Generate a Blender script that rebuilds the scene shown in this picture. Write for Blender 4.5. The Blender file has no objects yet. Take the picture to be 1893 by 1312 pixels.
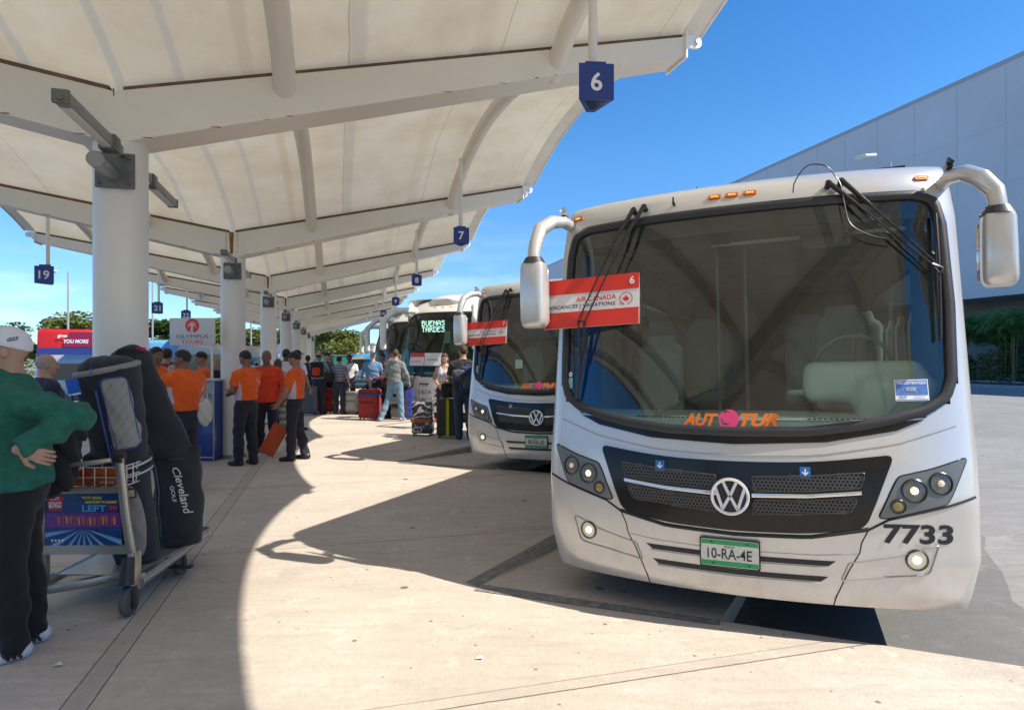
import bpy, bmesh, math, random
import numpy as np
from mathutils import Vector, Matrix
R = math.radians
SC = bpy.context.scene
COL = SC.collection
# ---------------------------------------------------------------- camera
cam_d = bpy.data.cameras.new("camera"); cam = bpy.data.objects.new("camera", cam_d); COL.objects.link(cam)
SC.camera = cam
cam_d.sensor_width = 36; cam_d.lens = 21.87; cam_d.shift_y = 0.0053
cam_d.clip_start = 0.05; cam_d.clip_end = 3000
cam.location = (0, 0, 1.6); cam.rotation_euler = (R(90), 0, 0)
# ---------------------------------------------------------------- sky and sun
SUNV = Vector((.656, -.2135, .724)).normalized()
SUN_EL = math.asin(SUNV.z); SUN_ROT = math.atan2(SUNV.x, SUNV.y)
world = bpy.data.worlds.new("World"); SC.world = world; world.use_nodes = True
wn = world.node_tree.nodes; wl = world.node_tree.links; wn.clear()
w_out = wn.new('ShaderNodeOutputWorld'); w_bg = wn.new('ShaderNodeBackground')
w_sky = wn.new('ShaderNodeTexSky'); w_sky.sky_type = 'NISHITA'; w_sky.sun_disc = False
w_sky.sun_elevation = SUN_EL; w_sky.sun_rotation = SUN_ROT
w_sky.air_density = 1.0; w_sky.dust_density = 0.1; w_sky.ozone_density = 3.0; w_sky.altitude = 0
w_hs = wn.new('ShaderNodeHueSaturation'); w_hs.inputs['Saturation'].default_value = 1.32; w_hs.inputs['Hue'].default_value = .503; w_hs.inputs['Value'].default_value = .88
w_tc = wn.new('ShaderNodeTexCoord'); w_map = wn.new('ShaderNodeMapping'); w_map.inputs['Scale'].default_value = (1.6, 1.6, 9)
w_ns = wn.new('ShaderNodeTexNoise'); w_ns.inputs['Scale'].default_value = 2.6; w_ns.inputs['Detail'].default_value = 7; w_ns.inputs['Roughness'].default_value = .58
w_cr = wn.new('ShaderNodeMapRange'); w_cr.inputs[1].default_value = .47; w_cr.inputs[2].default_value = .72
w_sep = wn.new('ShaderNodeSeparateXYZ')
w_h = wn.new('ShaderNodeMapRange'); w_h.inputs[1].default_value = .02; w_h.inputs[2].default_value = .24; w_h.inputs[3].default_value = 1; w_h.inputs[4].default_value = 0
w_m = wn.new('ShaderNodeMath'); w_m.operation = 'MULTIPLY'; w_m2 = wn.new('ShaderNodeMath'); w_m2.operation = 'MULTIPLY'; w_m2.inputs[1].default_value = .42
w_mix = wn.new('ShaderNodeMix'); w_mix.data_type = 'RGBA'; w_mix.inputs[7].default_value = (6.0, 6.6, 7.2, 1)
wl.new(w_sky.outputs[0], w_hs.inputs['Color']); wl.new(w_tc.outputs['Generated'], w_map.inputs[0]); wl.new(w_map.outputs[0], w_ns.inputs['Vector'])
wl.new(w_ns.outputs[0], w_cr.inputs[0]); wl.new(w_tc.outputs['Generated'], w_sep.inputs[0]); wl.new(w_sep.outputs['Z'], w_h.inputs[0])
wl.new(w_cr.outputs[0], w_m.inputs[0]); wl.new(w_h.outputs[0], w_m.inputs[1]); wl.new(w_m.outputs[0], w_m2.inputs[0])
w_g = wn.new('ShaderNodeMapRange'); w_g.inputs[1].default_value = -.02; w_g.inputs[2].default_value = .30; w_g.inputs[3].default_value = 1; w_g.inputs[4].default_value = 0
w_t = wn.new('ShaderNodeMix'); w_t.data_type = 'RGBA'; w_t.blend_type = 'MULTIPLY'; w_t.inputs[7].default_value = (.40, .60, .92, 1)
wl.new(w_sep.outputs['Z'], w_g.inputs[0]); wl.new(w_g.outputs[0], w_t.inputs[0]); wl.new(w_hs.outputs[0], w_t.inputs[6])
wl.new(w_m2.outputs[0], w_mix.inputs[0]); wl.new(w_t.outputs[2], w_mix.inputs[6]); wl.new(w_mix.outputs[2], w_bg.inputs['Color'])
w_bg.inputs['Strength'].default_value = .14
wl.new(w_bg.outputs[0], w_out.inputs[0])
sun_d = bpy.data.lights.new("sun", 'SUN'); sun = bpy.data.objects.new("sun", sun_d); COL.objects.link(sun)
sun_d.energy = 4.3; sun_d.angle = R(.5); sun_d.color = (1, .93, .82)
sun.rotation_euler = SUNV.to_track_quat('Z', 'Y').to_euler(); sun.location = (20, -6, 25)
SC.view_settings.view_transform = 'Standard'; SC.view_settings.look = 'None'; SC.view_settings.gamma = 1
SC.view_settings.use_curve_mapping = False
SC.view_settings.exposure = 0.75
SC.render.engine = 'CYCLES'
SC.cycles.max_bounces = 8; SC.cycles.transparent_max_bounces = 12; SC.cycles.caustics_reflective = False; SC.cycles.caustics_refractive = False
# ---------------------------------------------------------------- materials
MATS = {}
def mat(name, col, rough=.6, metal=0., bump=0., bscale=40., var=0., vscale=3., coat=0., spec=.5, var2=None, emit=None, es=0., trans=0., sheen=0.):
    if name in MATS: return MATS[name]
    m = bpy.data.materials.new(name); m.use_nodes = True; n = m.node_tree.nodes; l = m.node_tree.links
    b = n['Principled BSDF']; b.inputs['Roughness'].default_value = rough; b.inputs['Metallic'].default_value = metal
    b.inputs['Base Color'].default_value = (*col, 1); b.inputs['Coat Weight'].default_value = coat; b.inputs['Coat Roughness'].default_value = .04
    b.inputs['Specular IOR Level'].default_value = spec; b.inputs['Transmission Weight'].default_value = trans
    b.inputs['Sheen Weight'].default_value = sheen
    if emit: b.inputs['Emission Color'].default_value = (*emit, 1); b.inputs['Emission Strength'].default_value = es
    tc = n.new('ShaderNodeTexCoord')
    if var > 0:
        ns = n.new('ShaderNodeTexNoise'); ns.inputs['Scale'].default_value = vscale; ns.inputs['Detail'].default_value = 5; ns.inputs['Roughness'].default_value = .6
        l.new(tc.outputs['Object'], ns.inputs['Vector'])
        mr = n.new('ShaderNodeMapRange'); mr.inputs[1].default_value = .3; mr.inputs[2].default_value = .7
        l.new(ns.outputs[0], mr.inputs[0])
        mx = n.new('ShaderNodeMix'); mx.data_type = 'RGBA'
        c2 = var2 if var2 else tuple(c*(1-var) for c in col)
        mx.inputs[6].default_value = (*col, 1); mx.inputs[7].default_value = (*c2, 1)
        l.new(mr.outputs[0], mx.inputs[0]); l.new(mx.outputs[2], b.inputs['Base Color'])
    if bump > 0:
        n2 = n.new('ShaderNodeTexNoise'); n2.inputs['Scale'].default_value = bscale; n2.inputs['Detail'].default_value = 4
        l.new(tc.outputs['Object'], n2.inputs['Vector'])
        bp = n.new('ShaderNodeBump'); bp.inputs['Strength'].default_value = bump; bp.inputs['Distance'].default_value = .02
        l.new(n2.outputs[0], bp.inputs['Height']); l.new(bp.outputs[0], b.inputs['Normal'])
    MATS[name] = m
    return m
def glass_mat(name, tint=(.45, .5, .48), refl=1.0, rough=.0):
    if name in MATS: return MATS[name]
    m = bpy.data.materials.new(name); m.use_nodes = True; n = m.node_tree.nodes; l = m.node_tree.links; n.clear()
    o = n.new('ShaderNodeOutputMaterial'); mx = n.new('ShaderNodeMixShader'); t = n.new('ShaderNodeBsdfTransparent'); g = n.new('ShaderNodeBsdfGlossy')
    t.inputs[0].default_value = (*tint, 1); g.inputs['Roughness'].default_value = rough; g.inputs['Color'].default_value = (1, 1, 1, 1)
    fr = n.new('ShaderNodeFresnel'); fr.inputs[0].default_value = 1.5
    mm = n.new('ShaderNodeMath'); mm.operation = 'MULTIPLY'; mm.inputs[1].default_value = refl; mm.use_clamp = True
    ge = n.new('ShaderNodeNewGeometry'); fb = n.new('ShaderNodeMath'); fb.operation = 'SUBTRACT'; fb.inputs[0].default_value = 1.0; ml = n.new('ShaderNodeMath'); ml.operation = 'MULTIPLY'
    l.new(ge.outputs['Backfacing'], fb.inputs[1]); l.new(fr.outputs[0], mm.inputs[0]); l.new(mm.outputs[0], ml.inputs[0]); l.new(fb.outputs[0], ml.inputs[1]); l.new(ml.outputs[0], mx.inputs[0]); l.new(t.outputs[0], mx.inputs[1]); l.new(g.outputs[0], mx.inputs[2]); l.new(mx.outputs[0], o.inputs[0])
    MATS[name] = m
    return m
# ---------------------------------------------------------------- mesh builder
class MB:
    def __init__(s): s.v = []; s.f = []; s.mi = []
    def add(s, vs, fs, mi=0, M=None):
        o = len(s.v)
        if M is not None: vs = [M @ Vector(v) for v in vs]
        s.v += [tuple(v) for v in vs]; s.f += [tuple(i+o for i in f) for f in fs]; s.mi += [mi]*len(fs); return s
    def box(s, x, y, z, sx, sy, sz, mi=0, M=None):
        vs = [(x+a*sx/2, y+b*sy/2, z+c*sz/2) for a in (-1, 1) for b in (-1, 1) for c in (-1, 1)]
        return s.add(vs, [(0, 1, 3, 2), (4, 6, 7, 5), (0, 4, 5, 1), (2, 3, 7, 6), (0, 2, 6, 4), (1, 5, 7, 3)], mi, M)
    def tube(s, pts, r, n=10, mi=0, M=None, cap=True, sq=1.0):
        pts = [Vector(p) for p in pts]; k = len(pts); rs = r if isinstance(r, (list, tuple)) else [r]*k
        vs = []; fs = []; up = None
        for i, p in enumerate(pts):
            d = (pts[min(i+1, k-1)]-pts[max(i-1, 0)])
            d = d.normalized() if d.length > 1e-9 else Vector((0, 0, 1))
            if up is None: up = Vector((0, 0, 1)) if abs(d.z) < .9 else Vector((1, 0, 0))
            x = d.cross(up).normalized(); y = x.cross(d).normalized(); up = y
            for j in range(n):
                a = 2*math.pi*j/n; vs.append(p+x*math.cos(a)*rs[i]+y*math.sin(a)*rs[i]*sq)
        for i in range(k-1):
            for j in range(n): fs.append((i*n+j, i*n+(j+1) % n, (i+1)*n+(j+1) % n, (i+1)*n+j))
        if cap: fs.append(tuple(range(n-1, -1, -1))); fs.append(tuple((k-1)*n+j for j in range(n)))
        return s.add(vs, fs, mi, M)
    def lathe(s, prof, n=20, mi=0, M=None):
        k = len(prof); vs = []; fs = []
        for r, z in prof:
            for j in range(n): a = 2*math.pi*j/n; vs.append((r*math.cos(a), r*math.sin(a), z))
        for i in range(k-1):
            for j in range(n): fs.append((i*n+j, i*n+(j+1) % n, (i+1)*n+(j+1) % n, (i+1)*n+j))
        fs.append(tuple(range(n-1, -1, -1))); fs.append(tuple((k-1)*n+j for j in range(n)))
        return s.add(vs, fs, mi, M)
    def prism(s, poly, z0, z1, mi=0, M=None):
        n = len(poly); vs = [(x, y, z0) for x, y in poly]+[(x, y, z1) for x, y in poly]
        fs = [tuple(range(n-1, -1, -1)), tuple(range(n, 2*n))]+[(i, (i+1) % n, n+(i+1) % n, n+i) for i in range(n)]
        return s.add(vs, fs, mi, M)
    def grid(s, fn, nu, nv, mi=0, M=None):
        vs = [fn(i/nu, j/nv) for i in range(nu+1) for j in range(nv+1)]; w = nv+1
        return s.add(vs, [(i*w+j, (i+1)*w+j, (i+1)*w+j+1, i*w+j+1) for i in range(nu) for j in range(nv)], mi, M)
    def ball(s, c, r, n=12, mi=0, M=None):
        rx, ry, rz = r if isinstance(r, (list, tuple)) else (r, r, r); vs = []; fs = []; m = n//2
        for i in range(m+1):
            t = math.pi*i/m
            for j in range(n): a = 2*math.pi*j/n; vs.append((c[0]+rx*math.sin(t)*math.cos(a), c[1]+ry*math.sin(t)*math.sin(a), c[2]+rz*math.cos(t)))
        for i in range(m):
            for j in range(n): fs.append((i*n+j, (i+1)*n+j, (i+1)*n+(j+1) % n, i*n+(j+1) % n))
        return s.add(vs, fs, mi, M)
    def build(s, name, mats, parent=None, smooth=35, bevel=0, loc=None, rotz=0):
        me = bpy.data.meshes.new(name); me.from_pydata(s.v, [], s.f)
        mats = mats if isinstance(mats, (list, tuple)) else [mats]
        for m in mats: me.materials.append(m)
        me.polygons.foreach_set('material_index', s.mi)
        if bevel:
            bm = bmesh.new(); bm.from_mesh(me); bmesh.ops.remove_doubles(bm, verts=bm.verts, dist=1e-5)
            es = [e for e in bm.edges if len(e.link_faces) == 2 and e.calc_face_angle(0) > R(40)]
            bmesh.ops.bevel(bm, geom=es, offset=bevel, segments=2, affect='EDGES', profile=.5, clamp_overlap=True)
            bm.normal_update(); bm.to_mesh(me); bm.free()
        return link(name, me, parent, smooth, loc, rotz)
def link(name, me, parent=None, smooth=35, loc=None, rotz=0):
    if smooth and len(me.polygons):
        me.polygons.foreach_set('use_smooth', [True]*len(me.polygons))
        me.set_sharp_from_angle(angle=R(smooth))
    me.update()
    o = bpy.data.objects.new(name, me); COL.objects.link(o)
    if parent is not None: o.parent = parent
    if loc is not None: o.location = loc
    if rotz: o.rotation_euler = (0, 0, rotz)
    return o
def tag(o, label=None, cat=None, group=None, kind=None):
    if label: o['label'] = label
    if cat: o['category'] = cat
    if group: o['group'] = group
    if kind: o['kind'] = kind
    return o
def thing(name, label, cat, loc=(0, 0, 0), rotz=0, group=None):
    o = bpy.data.objects.new(name, None); o.empty_display_size = .2; COL.objects.link(o); o.location = loc; o.rotation_euler = (0, 0, rotz)
    return tag(o, label, cat, group)
def kids(o): return [c for c in bpy.data.objects if c.parent is o]
def copy_tree(o, parent=None, loc=None, rotz=None, label=None):
    c = o.copy(); COL.objects.link(c); c.parent = parent
    for ch in kids(o): copy_tree(ch, c)
    if loc is not None: c.location = loc
    if rotz is not None: c.rotation_euler = (c.rotation_euler[0], c.rotation_euler[1], rotz)
    if label: c['label'] = label
    return c
def T(x=0, y=0, z=0, rx=0, ry=0, rz=0, s=1):
    return Matrix.Translation((x, y, z)) @ Matrix.Rotation(rz, 4, 'Z') @ Matrix.Rotation(ry, 4, 'Y') @ Matrix.Rotation(rx, 4, 'X') @ Matrix.Scale(s, 4)
# ---- lettering: text curve turned to a flat mesh in the XY plane, centred, scaled to a width or height
def text_mesh(txt, height=None, width=None, bold=0.0, shear=0., space=1., depth=0.):
    cu = bpy.data.curves.new('t', 'FONT'); cu.body = txt; cu.align_x = 'CENTER'; cu.offset = bold; cu.shear = shear; cu.space_character = space
    cu.resolution_u = 3; cu.extrude = depth; cu.space_line = .95
    ob = bpy.data.objects.new('t', cu); me = bpy.data.meshes.new_from_object(ob)
    co = np.zeros(len(me.vertices)*3); me.vertices.foreach_get('co', co); co = co.reshape(-1, 3)
    fs = [tuple(p.vertices) for p in me.polygons]
    bpy.data.objects.remove(ob); bpy.data.curves.remove(cu); bpy.data.meshes.remove(me)
    lo = co.min(0); hi = co.max(0); c = (lo+hi)/2; co[:, :2] -= c[:2]
    sx = sy = None
    if height: sy = height/(hi[1]-lo[1])
    if width: sx = width/(hi[0]-lo[0])
    sx = sx or sy; sy = sy or sx
    co[:, 0] *= sx; co[:, 1] *= sy
    return [tuple(v) for v in co], fs
def put_text(mb, txt, M, mi=0, **k):
    v, f = text_mesh(txt, **k); mb.add(v, f, mi, M)
# frame whose local X runs right, local Y up, local Z out of the face, for a face whose outward normal in plan is n
def face_frame(p, n):
    z = Vector(n).normalized(); up = Vector((0, 0, 1)); x = up.cross(z).normalized(); y = z.cross(x)
    return Matrix.Translation(Vector(p)) @ Matrix((x, y, z)).transposed().to_4x4()
# ---------------------------------------------------------------- signed-distance modelling (organic shapes)
def smin(a, b, k):
    h = np.clip(.5+.5*(b-a)/k, 0, 1); return b+(a-b)*h-k*h*(1-h)
def rc(P, a, b, ra, rb):
    a = np.asarray(a, float); b = np.asarray(b, float); ba = b-a; pa = P-a
    h = np.clip((pa@ba)/max(ba@ba, 1e-9), 0, 1)
    return np.linalg.norm(pa-h[:, None]*ba, axis=1)-(ra+(rb-ra)*h)
def ell(P, c, r):
    q = (P-np.asarray(c, float))/np.asarray(r, float); k = np.linalg.norm(q, axis=1); return (k-1)*min(r)
def ecap(P, a, b, wa, da, wb, db):   # flattened tapered trunk from a to b, half widths w (x) and half depths d (y)
    a = np.asarray(a, float); b = np.asarray(b, float); ba = b-a; pa = P-a; L = math.sqrt(ba@ba); u = ba/L
    h = np.clip((pa@u)/L, 0, 1); q = pa-h[:, None]*ba; w = wa+(wb-wa)*h; d = da+(db-da)*h
    zz = (q[:, 2])/((w+d)/2)
    return (np.sqrt((q[:, 0]/w)**2+(q[:, 1]/d)**2+zz**2)-1)*np.minimum(w, d)
def rbx(P, c, h, r):   # rounded box
    q = np.abs(P-np.asarray(c, float))-(np.asarray(h, float)-r)
    return np.linalg.norm(np.maximum(q, 0), axis=1)+np.minimum(q.max(1), 0)-r
def nets(fn, lo, hi, res):
    lo = np.asarray(lo, float)-res; hi = np.asarray(hi, float)+res
    n = np.ceil((hi-lo)/res).astype(int)+1
    ax = [lo[i]+np.arange(n[i])*res for i in range(3)]
    G = np.stack(np.meshgrid(*ax, indexing='ij'), -1).reshape(-1, 3)
    D = fn(G).reshape(n); D = D.copy()
    D[0] = D[-1] = 1; D[:, 0] = D[:, -1] = 1; D[:, :, 0] = D[:, :, -1] = 1
    S = D < 0
    c = n-1; acc = np.zeros((*c, 3)); cnt = np.zeros(c)
    cor = [(i, j, k) for i in (0, 1) for j in (0, 1) for k in (0, 1)]
    sl = lambda o: tuple(slice(o[i], o[i]+c[i]) for i in range(3))
    for a in cor:
        for d in range(3):
            if a[d]: continue
            b = list(a); b[d] = 1
            da = D[sl(a)]; db = D[sl(b)]; m = S[sl(a)] != S[sl(b)]
            t = np.where(m, da/np.where(m, da-db, 1), 0)
            for q in range(3): acc[..., q] += np.where(m, a[q]+(t if q == d else 0), 0)
            cnt += m
    act = cnt > 0; idx = -np.ones(c, int); idx[act] = np.arange(act.sum())
    ii = np.argwhere(act); V = (acc[act]/cnt[act][:, None]+ii)*res+lo
    F = []
    for d in range(3):
        o1, o2 = [q for q in range(3) if q != d]
        sa = [slice(1, c[q]) for q in range(3)]; sa[d] = slice(0, c[d]); sb = list(sa); sb[d] = slice(1, c[d]+1)
        A = S[tuple(sa)]; B = S[tuple(sb)]; e = np.argwhere(A != B)
        if len(e) == 0: continue
        e2 = e.copy(); e2[:, o1] += 1; e2[:, o2] += 1
        def ci(x, y):
            t = e2.copy(); t[:, o1] -= x; t[:, o2] -= y; return idx[t[:, 0], t[:, 1], t[:, 2]]
        q = np.stack([ci(1, 1), ci(0, 1), ci(0, 0), ci(1, 0)], 1)
        inside = A[tuple(e.T)]; flip = inside if d != 1 else ~inside
        q[~flip] = q[~flip][:, ::-1]
        F.append(q)
    F = np.concatenate(F) if F else np.zeros((0, 4), int)
    return V, F
def sdf_obj(name, fn, lo, hi, res, mats, parent, cfn=None, extra=None, loc=None, rotz=0, smooth=180):
    V, F = nets(fn, lo, hi, res); fl = [tuple(int(i) for i in q) for q in F]; vl = [tuple(v) for v in V]
    mats = mats if isinstance(mats, (list, tuple)) else [mats]
    mi = [0]*len(fl)
    if cfn is not None and len(fl): mi = [int(x) for x in cfn(V[F].mean(1))]
    mb = MB(); mb.v = vl; mb.f = fl; mb.mi = mi
    if extra: extra(mb)
    return mb.build(name, mats, parent, smooth=smooth, loc=loc, rotz=rotz)
# ---------------------------------------------------------------- layout of the bus station (metres)
C0 = Vector((-3.11, 4.95)); AV = Vector((-1.507, 5.35)); SP = AV.length; A_ = AV/SP; E_ = Vector((A_.y, -A_.x))
def st(k, t, z=0): p = C0+AV*k+E_*t; return Vector((p.x, p.y, z))   # k bays along the canopy, t metres across it
ROAD = -.15
CANROT = math.atan2(E_.y, E_.x)
# ================================================================ ground
def ground_mat(name, base, dark, joints=False, scale=1.0, spots=True, rough=.85):
    m = bpy.data.materials.new(name); m.use_nodes = True; n = m.node_tree.nodes; l = m.node_tree.links; b = n['Principled BSDF']
    b.inputs['Roughness'].default_value = rough; b.inputs['Specular IOR Level'].default_value = .25
    tc = n.new('ShaderNodeTexCoord')
    def noise(sc, det=6, ro=.6, vec=None):
        x = n.new('ShaderNodeTexNoise'); x.inputs['Scale'].default_value = sc; x.inputs['Detail'].default_value = det; x.inputs['Roughness'].default_value = ro
        l.new(vec or tc.outputs['Object'], x.inputs['Vector']); return x.outputs[0]
    def mr(i, a, c, d=0, e=1):
        x = n.new('ShaderNodeMapRange'); x.inputs[1].default_value = a; x.inputs[2].default_value = c; x.inputs[3].default_value = d; x.inputs[4].default_value = e; l.new(i, x.inputs[0]); return x.outputs[0]
    def mix(f, c1, c2, mode='MIX'):
        x = n.new('ShaderNodeMix'); x.data_type = 'RGBA'; x.blend_type = mode
        if isinstance(f, float): x.inputs[0].default_value = f
        else: l.new(f, x.inputs[0])
        for i, c in ((6, c1), (7, c2)):
            if isinstance(c, tuple): x.inputs[i].default_value = (*c, 1)
            else: l.new(c, x.inputs[i])
        return x.outputs[2]
    def ma(op, a, c=None):
        x = n.new('ShaderNodeMath'); x.operation = op
        for i, q in enumerate((a, c)):
            if q is None: continue
            if isinstance(q, (int, float)): x.inputs[i].default_value = q
            else: l.new(q, x.inputs[i])
        return x.outputs[0]
    c = mix(mr(noise(.55*scale), .35, .68), base, dark)
    mp = n.new('ShaderNodeMapping'); mp.inputs['Scale'].default_value = (1.2, 7, 1); mp.inputs['Rotation'].default_value = (0, 0, -.28); l.new(tc.outputs['Object'], mp.inputs[0])
    c = mix(mr(noise(1.6*scale, 5, .65, mp.outputs[0]),   .45, .72, 0, .62), c, tuple(x*.66 for x in base))
    mp2 = n.new('ShaderNodeMapping'); mp2.inputs['Scale'].default_value = (.5, 9, 1); mp2.inputs['Rotation'].default_value = (0, 0, -.45); l.new(tc.outputs['Object'], mp2.inputs[0])
    c = mix(mr(noise(3.2*scale, 6, .7, mp2.outputs[0]), .56, .70, 0, .38), c, tuple(x*.55 for x in base))
    c = mix(mr(noise(22*scale, 4, .75), .42, .72, 0, .5), c, tuple(x*.62 for x in base))
    c = mix(mr(noise(120, 3, .7), .5, .75, 0, .45), c, tuple(x*.5 for x in base))
    c = mix(mr(noise(1.3*scale, 8, .72), .50, .60, 0, .42), c, tuple(x*.68 for x in base)); c = mix(mr(noise(3.7*scale, 8, .75), .57, .66, 0, .45), c, tuple(min(.9, x*1.22) for x in base))
    if spots:
        for sc, th, amt in ((2.1, .075, .8), (5.3, .085, .7), (1.1, .05, .85), (9, .10, .6)):
            v = n.new('ShaderNodeTexVoronoi'); v.inputs['Scale'].default_value = sc
            wv = n.new('ShaderNodeVectorMath'); wv.operation = 'ADD'; nz = n.new('ShaderNodeTexNoise'); nz.inputs['Scale'].default_value = 9
            sc_ = n.new('ShaderNodeVectorMath'); sc_.operation = 'SCALE'; sc_.inputs['Scale'].default_value = .035
            l.new(tc.outputs['Object'], nz.inputs['Vector']); l.new(nz.outputs['Color'], sc_.inputs[0]); l.new(tc.outputs['Object'], wv.inputs[0]); l.new(sc_.outputs[0], wv.inputs[1]); l.new(wv.outputs[0], v.inputs['Vector'])
            sepc = n.new('ShaderNodeSeparateColor'); l.new(v.outputs['Color'], sepc.inputs[0])
            on = ma('MULTIPLY', ma('LESS_THAN', sepc.outputs[0], .5), mr(v.outputs['Distance'], th*.7, th, 1, 0))
            c = mix(ma('MULTIPLY', on, amt), c, (.09, .08, .075))
    vc = n.new('ShaderNodeTexVoronoi'); vc.feature = 'DISTANCE_TO_EDGE'; vc.inputs['Scale'].default_value = .42
    wv = n.new('ShaderNodeVectorMath'); wv.operation = 'ADD'; nz = n.new('ShaderNodeTexNoise'); nz.inputs['Scale'].default_value = 2.2; nz.inputs['Detail'].default_value = 7
    sc_ = n.new('ShaderNodeVectorMath'); sc_.operation = 'SCALE'; sc_.inputs['Scale'].default_value = .9
    l.new(tc.outputs['Object'], nz.inputs['Vector']); l.new(nz.outputs['Color'], sc_.inputs[0]); l.new(tc.outputs['Object'], wv.inputs[0]); l.new(sc_.outputs[0], wv.inputs[1]); l.new(wv.outputs[0], vc.inputs['Vector'])
    c = mix(ma('MULTIPLY', mr(vc.outputs['Distance'], .0015, .0035, 1, 0), mr(noise(.5, 2), .54, .60, 0, .75)), c, tuple(x*.35 for x in base))
    if joints:
        sep = n.new('ShaderNodeSeparateXYZ'); l.new(tc.outputs['Object'], sep.inputs[0]); X, Y = sep.outputs[0], sep.outputs[1]
        ec = ma('ADD', ma('MULTIPLY', X, E_.x), ma('MULTIPLY', Y, E_.y)); ac = ma('ADD', ma('MULTIPLY', X, A_.x), ma('MULTIPLY', Y, A_.y))
        wob = mr(noise(6, 3), 0, 1, -.006, .006)
        def line(v, pos, w, amt, cc):
            nonlocal c
            d = ma('ABSOLUTE', ma('SUBTRACT', ma('ADD', v, wob), pos)); k = mr(d, w*.6, w, amt, 0); c = mix(k, c, cc)
        def rep(v, off, per, w, amt, cc):
            nonlocal c
            q = ma('SUBTRACT', v, off); q = ma('SUBTRACT', q, ma('MULTIPLY', ma('ROUND', ma('DIVIDE', q, per)), per)); q = ma('ADD', q, wob)
            c = mix(mr(ma('ABSOLUTE', q), w*.6, w, amt, 0), c, cc)
        dk = (.09, .075, .06)
        line(ec, -1.165, .058, .55, tuple(x*.62 for x in base)); line(ec, -1.225, .006, .75, dk); line(ec, -1.105, .006, .75, dk)
        rep(ac, 5.66, 2.779, .045, .16, tuple(x*.6 for x in base))
        rep(ac, 5.66-.045, 2.779, .007, .8, dk); rep(ac, 5.66+.045, 2.779, .0055, .5, dk)
    l.new(c, b.inputs['Base Color'])
    bp = n.new('ShaderNodeBump'); bp.inputs['Strength'].default_value = .35; bp.inputs['Distance'].default_value = .012
    l.new(noise(60, 4, .7), bp.inputs['Height']); l.new(bp.outputs[0], b.inputs['Normal'])
    return m
M_walk = ground_mat('pavement_concrete', (.645, .565, .48), (.49, .425, .355), joints=True)
M_road = ground_mat('road_concrete', (.33, .32, .305), (.25, .245, .235), spots=False, scale=.5)
M_asph = ground_mat('bay_asphalt', (.24, .235, .225), (.15, .148, .145), spots=False)
M_kerb = mat('kerb_concrete', (.36, .32, .27), .85, bump=.6, bscale=30, var=.5, vscale=9)
M_kdark = mat('worn_dark_paint', (.13, .125, .12), .8, bump=.5, bscale=40, var=1, vscale=14, var2=(.30, .27, .24))
def flat(name, poly, z, m, th=None):
    mb = MB()
    if th: mb.prism(poly, z-th, z)
    else: mb.add([(x, y, z) for x, y in poly], [tuple(range(len(poly)))])
    o = mb.build(name, m, smooth=0); tag(o, kind='structure'); return o
flat('ground', [(-900, -300), (900, -300), (900, 1500), (-900, 1500)], ROAD-.02, M_road)
# sawtooth pavement edge
KA = Vector((-.216, 4.444)); SD = Vector((.5, .866)); FD = Vector((.925, -.38)).normalized()
def cross2(a, b): return a.x*b.y-a.y*b.x
walk = []
rights = []
for k in range(-5, 9):
    Ak = KA+AV*k
    # corner where this bay's front edge meets the previous bay's side edge
    dlt = Ak-(Ak-AV)   # = AV
    v = cross2(AV, SD)/-cross2(FD, SD)
    Bk = Ak+FD*v
    rights += [Bk, Ak]
RAMP_IN = 1.62   # width of the sunken ramp strip beside each side kerb
walk = [(p.x, p.y) for p in rights]
last = rights[-1]; first = rights[0]
far = C0+AV*8.6; walk += [(last.x+.4, last.y+1.5), (far.x, far.y)]
for k in (8.6, -5.5): q = C0+AV*k-E_*7.2; walk.append((q.x, q.y))
walk += [(first.x-2, first.y-6)]
mb = MB(); mb.prism(walk, ROAD-.05, 0)
pav = mb.build('pavement', M_walk, smooth=0); tag(pav, kind='structure')
# kerb strips, ramps and bay asphalt
mk = MB(); md = MB(); mr_ = MB()
for k in range(-1, 8):
    Ak = KA+AV*k; Ck = Ak+FD*RAMP_IN
    n_s = Vector((SD.y, -SD.x))      # into the bay
    def P3(p, z): return (p.x, p.y, z)
    L = 2.9
    B1 = Ak+SD*L; in1 = Ck+SD*L
    # sloping concrete apron, flush at the front edge and sinking towards the road
    mr_.add([P3(Ak, .0), P3(Ck, .0), P3(in1, ROAD+.02), P3(B1, ROAD+.02), P3(Ak, ROAD-.01), P3(Ck, ROAD-.01), P3(in1, ROAD-.01), P3(B1, ROAD-.01)],
            [(0, 1, 2, 3), (1, 5, 6, 2), (2, 6, 7, 3), (0, 3, 7, 4), (4, 5, 1, 0)])
    # painted strip on the kerb top
    o = n_s*-.12
    md.add([P3(Ak+o-SD*.03, .004), P3(Ak-SD*.05, .004), P3(Ak+SD*3.7, .004), P3(Ak+SD*3.7+o, .004)], [(0, 1, 2, 3)])
    o2 = Vector((-FD.y, FD.x))*-.13
    md.add([P3(Ak+o2, .0045), P3(Ck+o2*.6, .0045), P3(Ck, .0045), P3(Ak, .0045)], [(0, 1, 2, 3)])
ramp = mr_.build('pavement_ramps', M_walk, smooth=0); tag(ramp, kind='structure')
kp = md.build('kerb_paint', M_kdark, smooth=0); tag(kp, kind='structure')
Bm = KA+FD*9; 
ba = MB()
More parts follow.
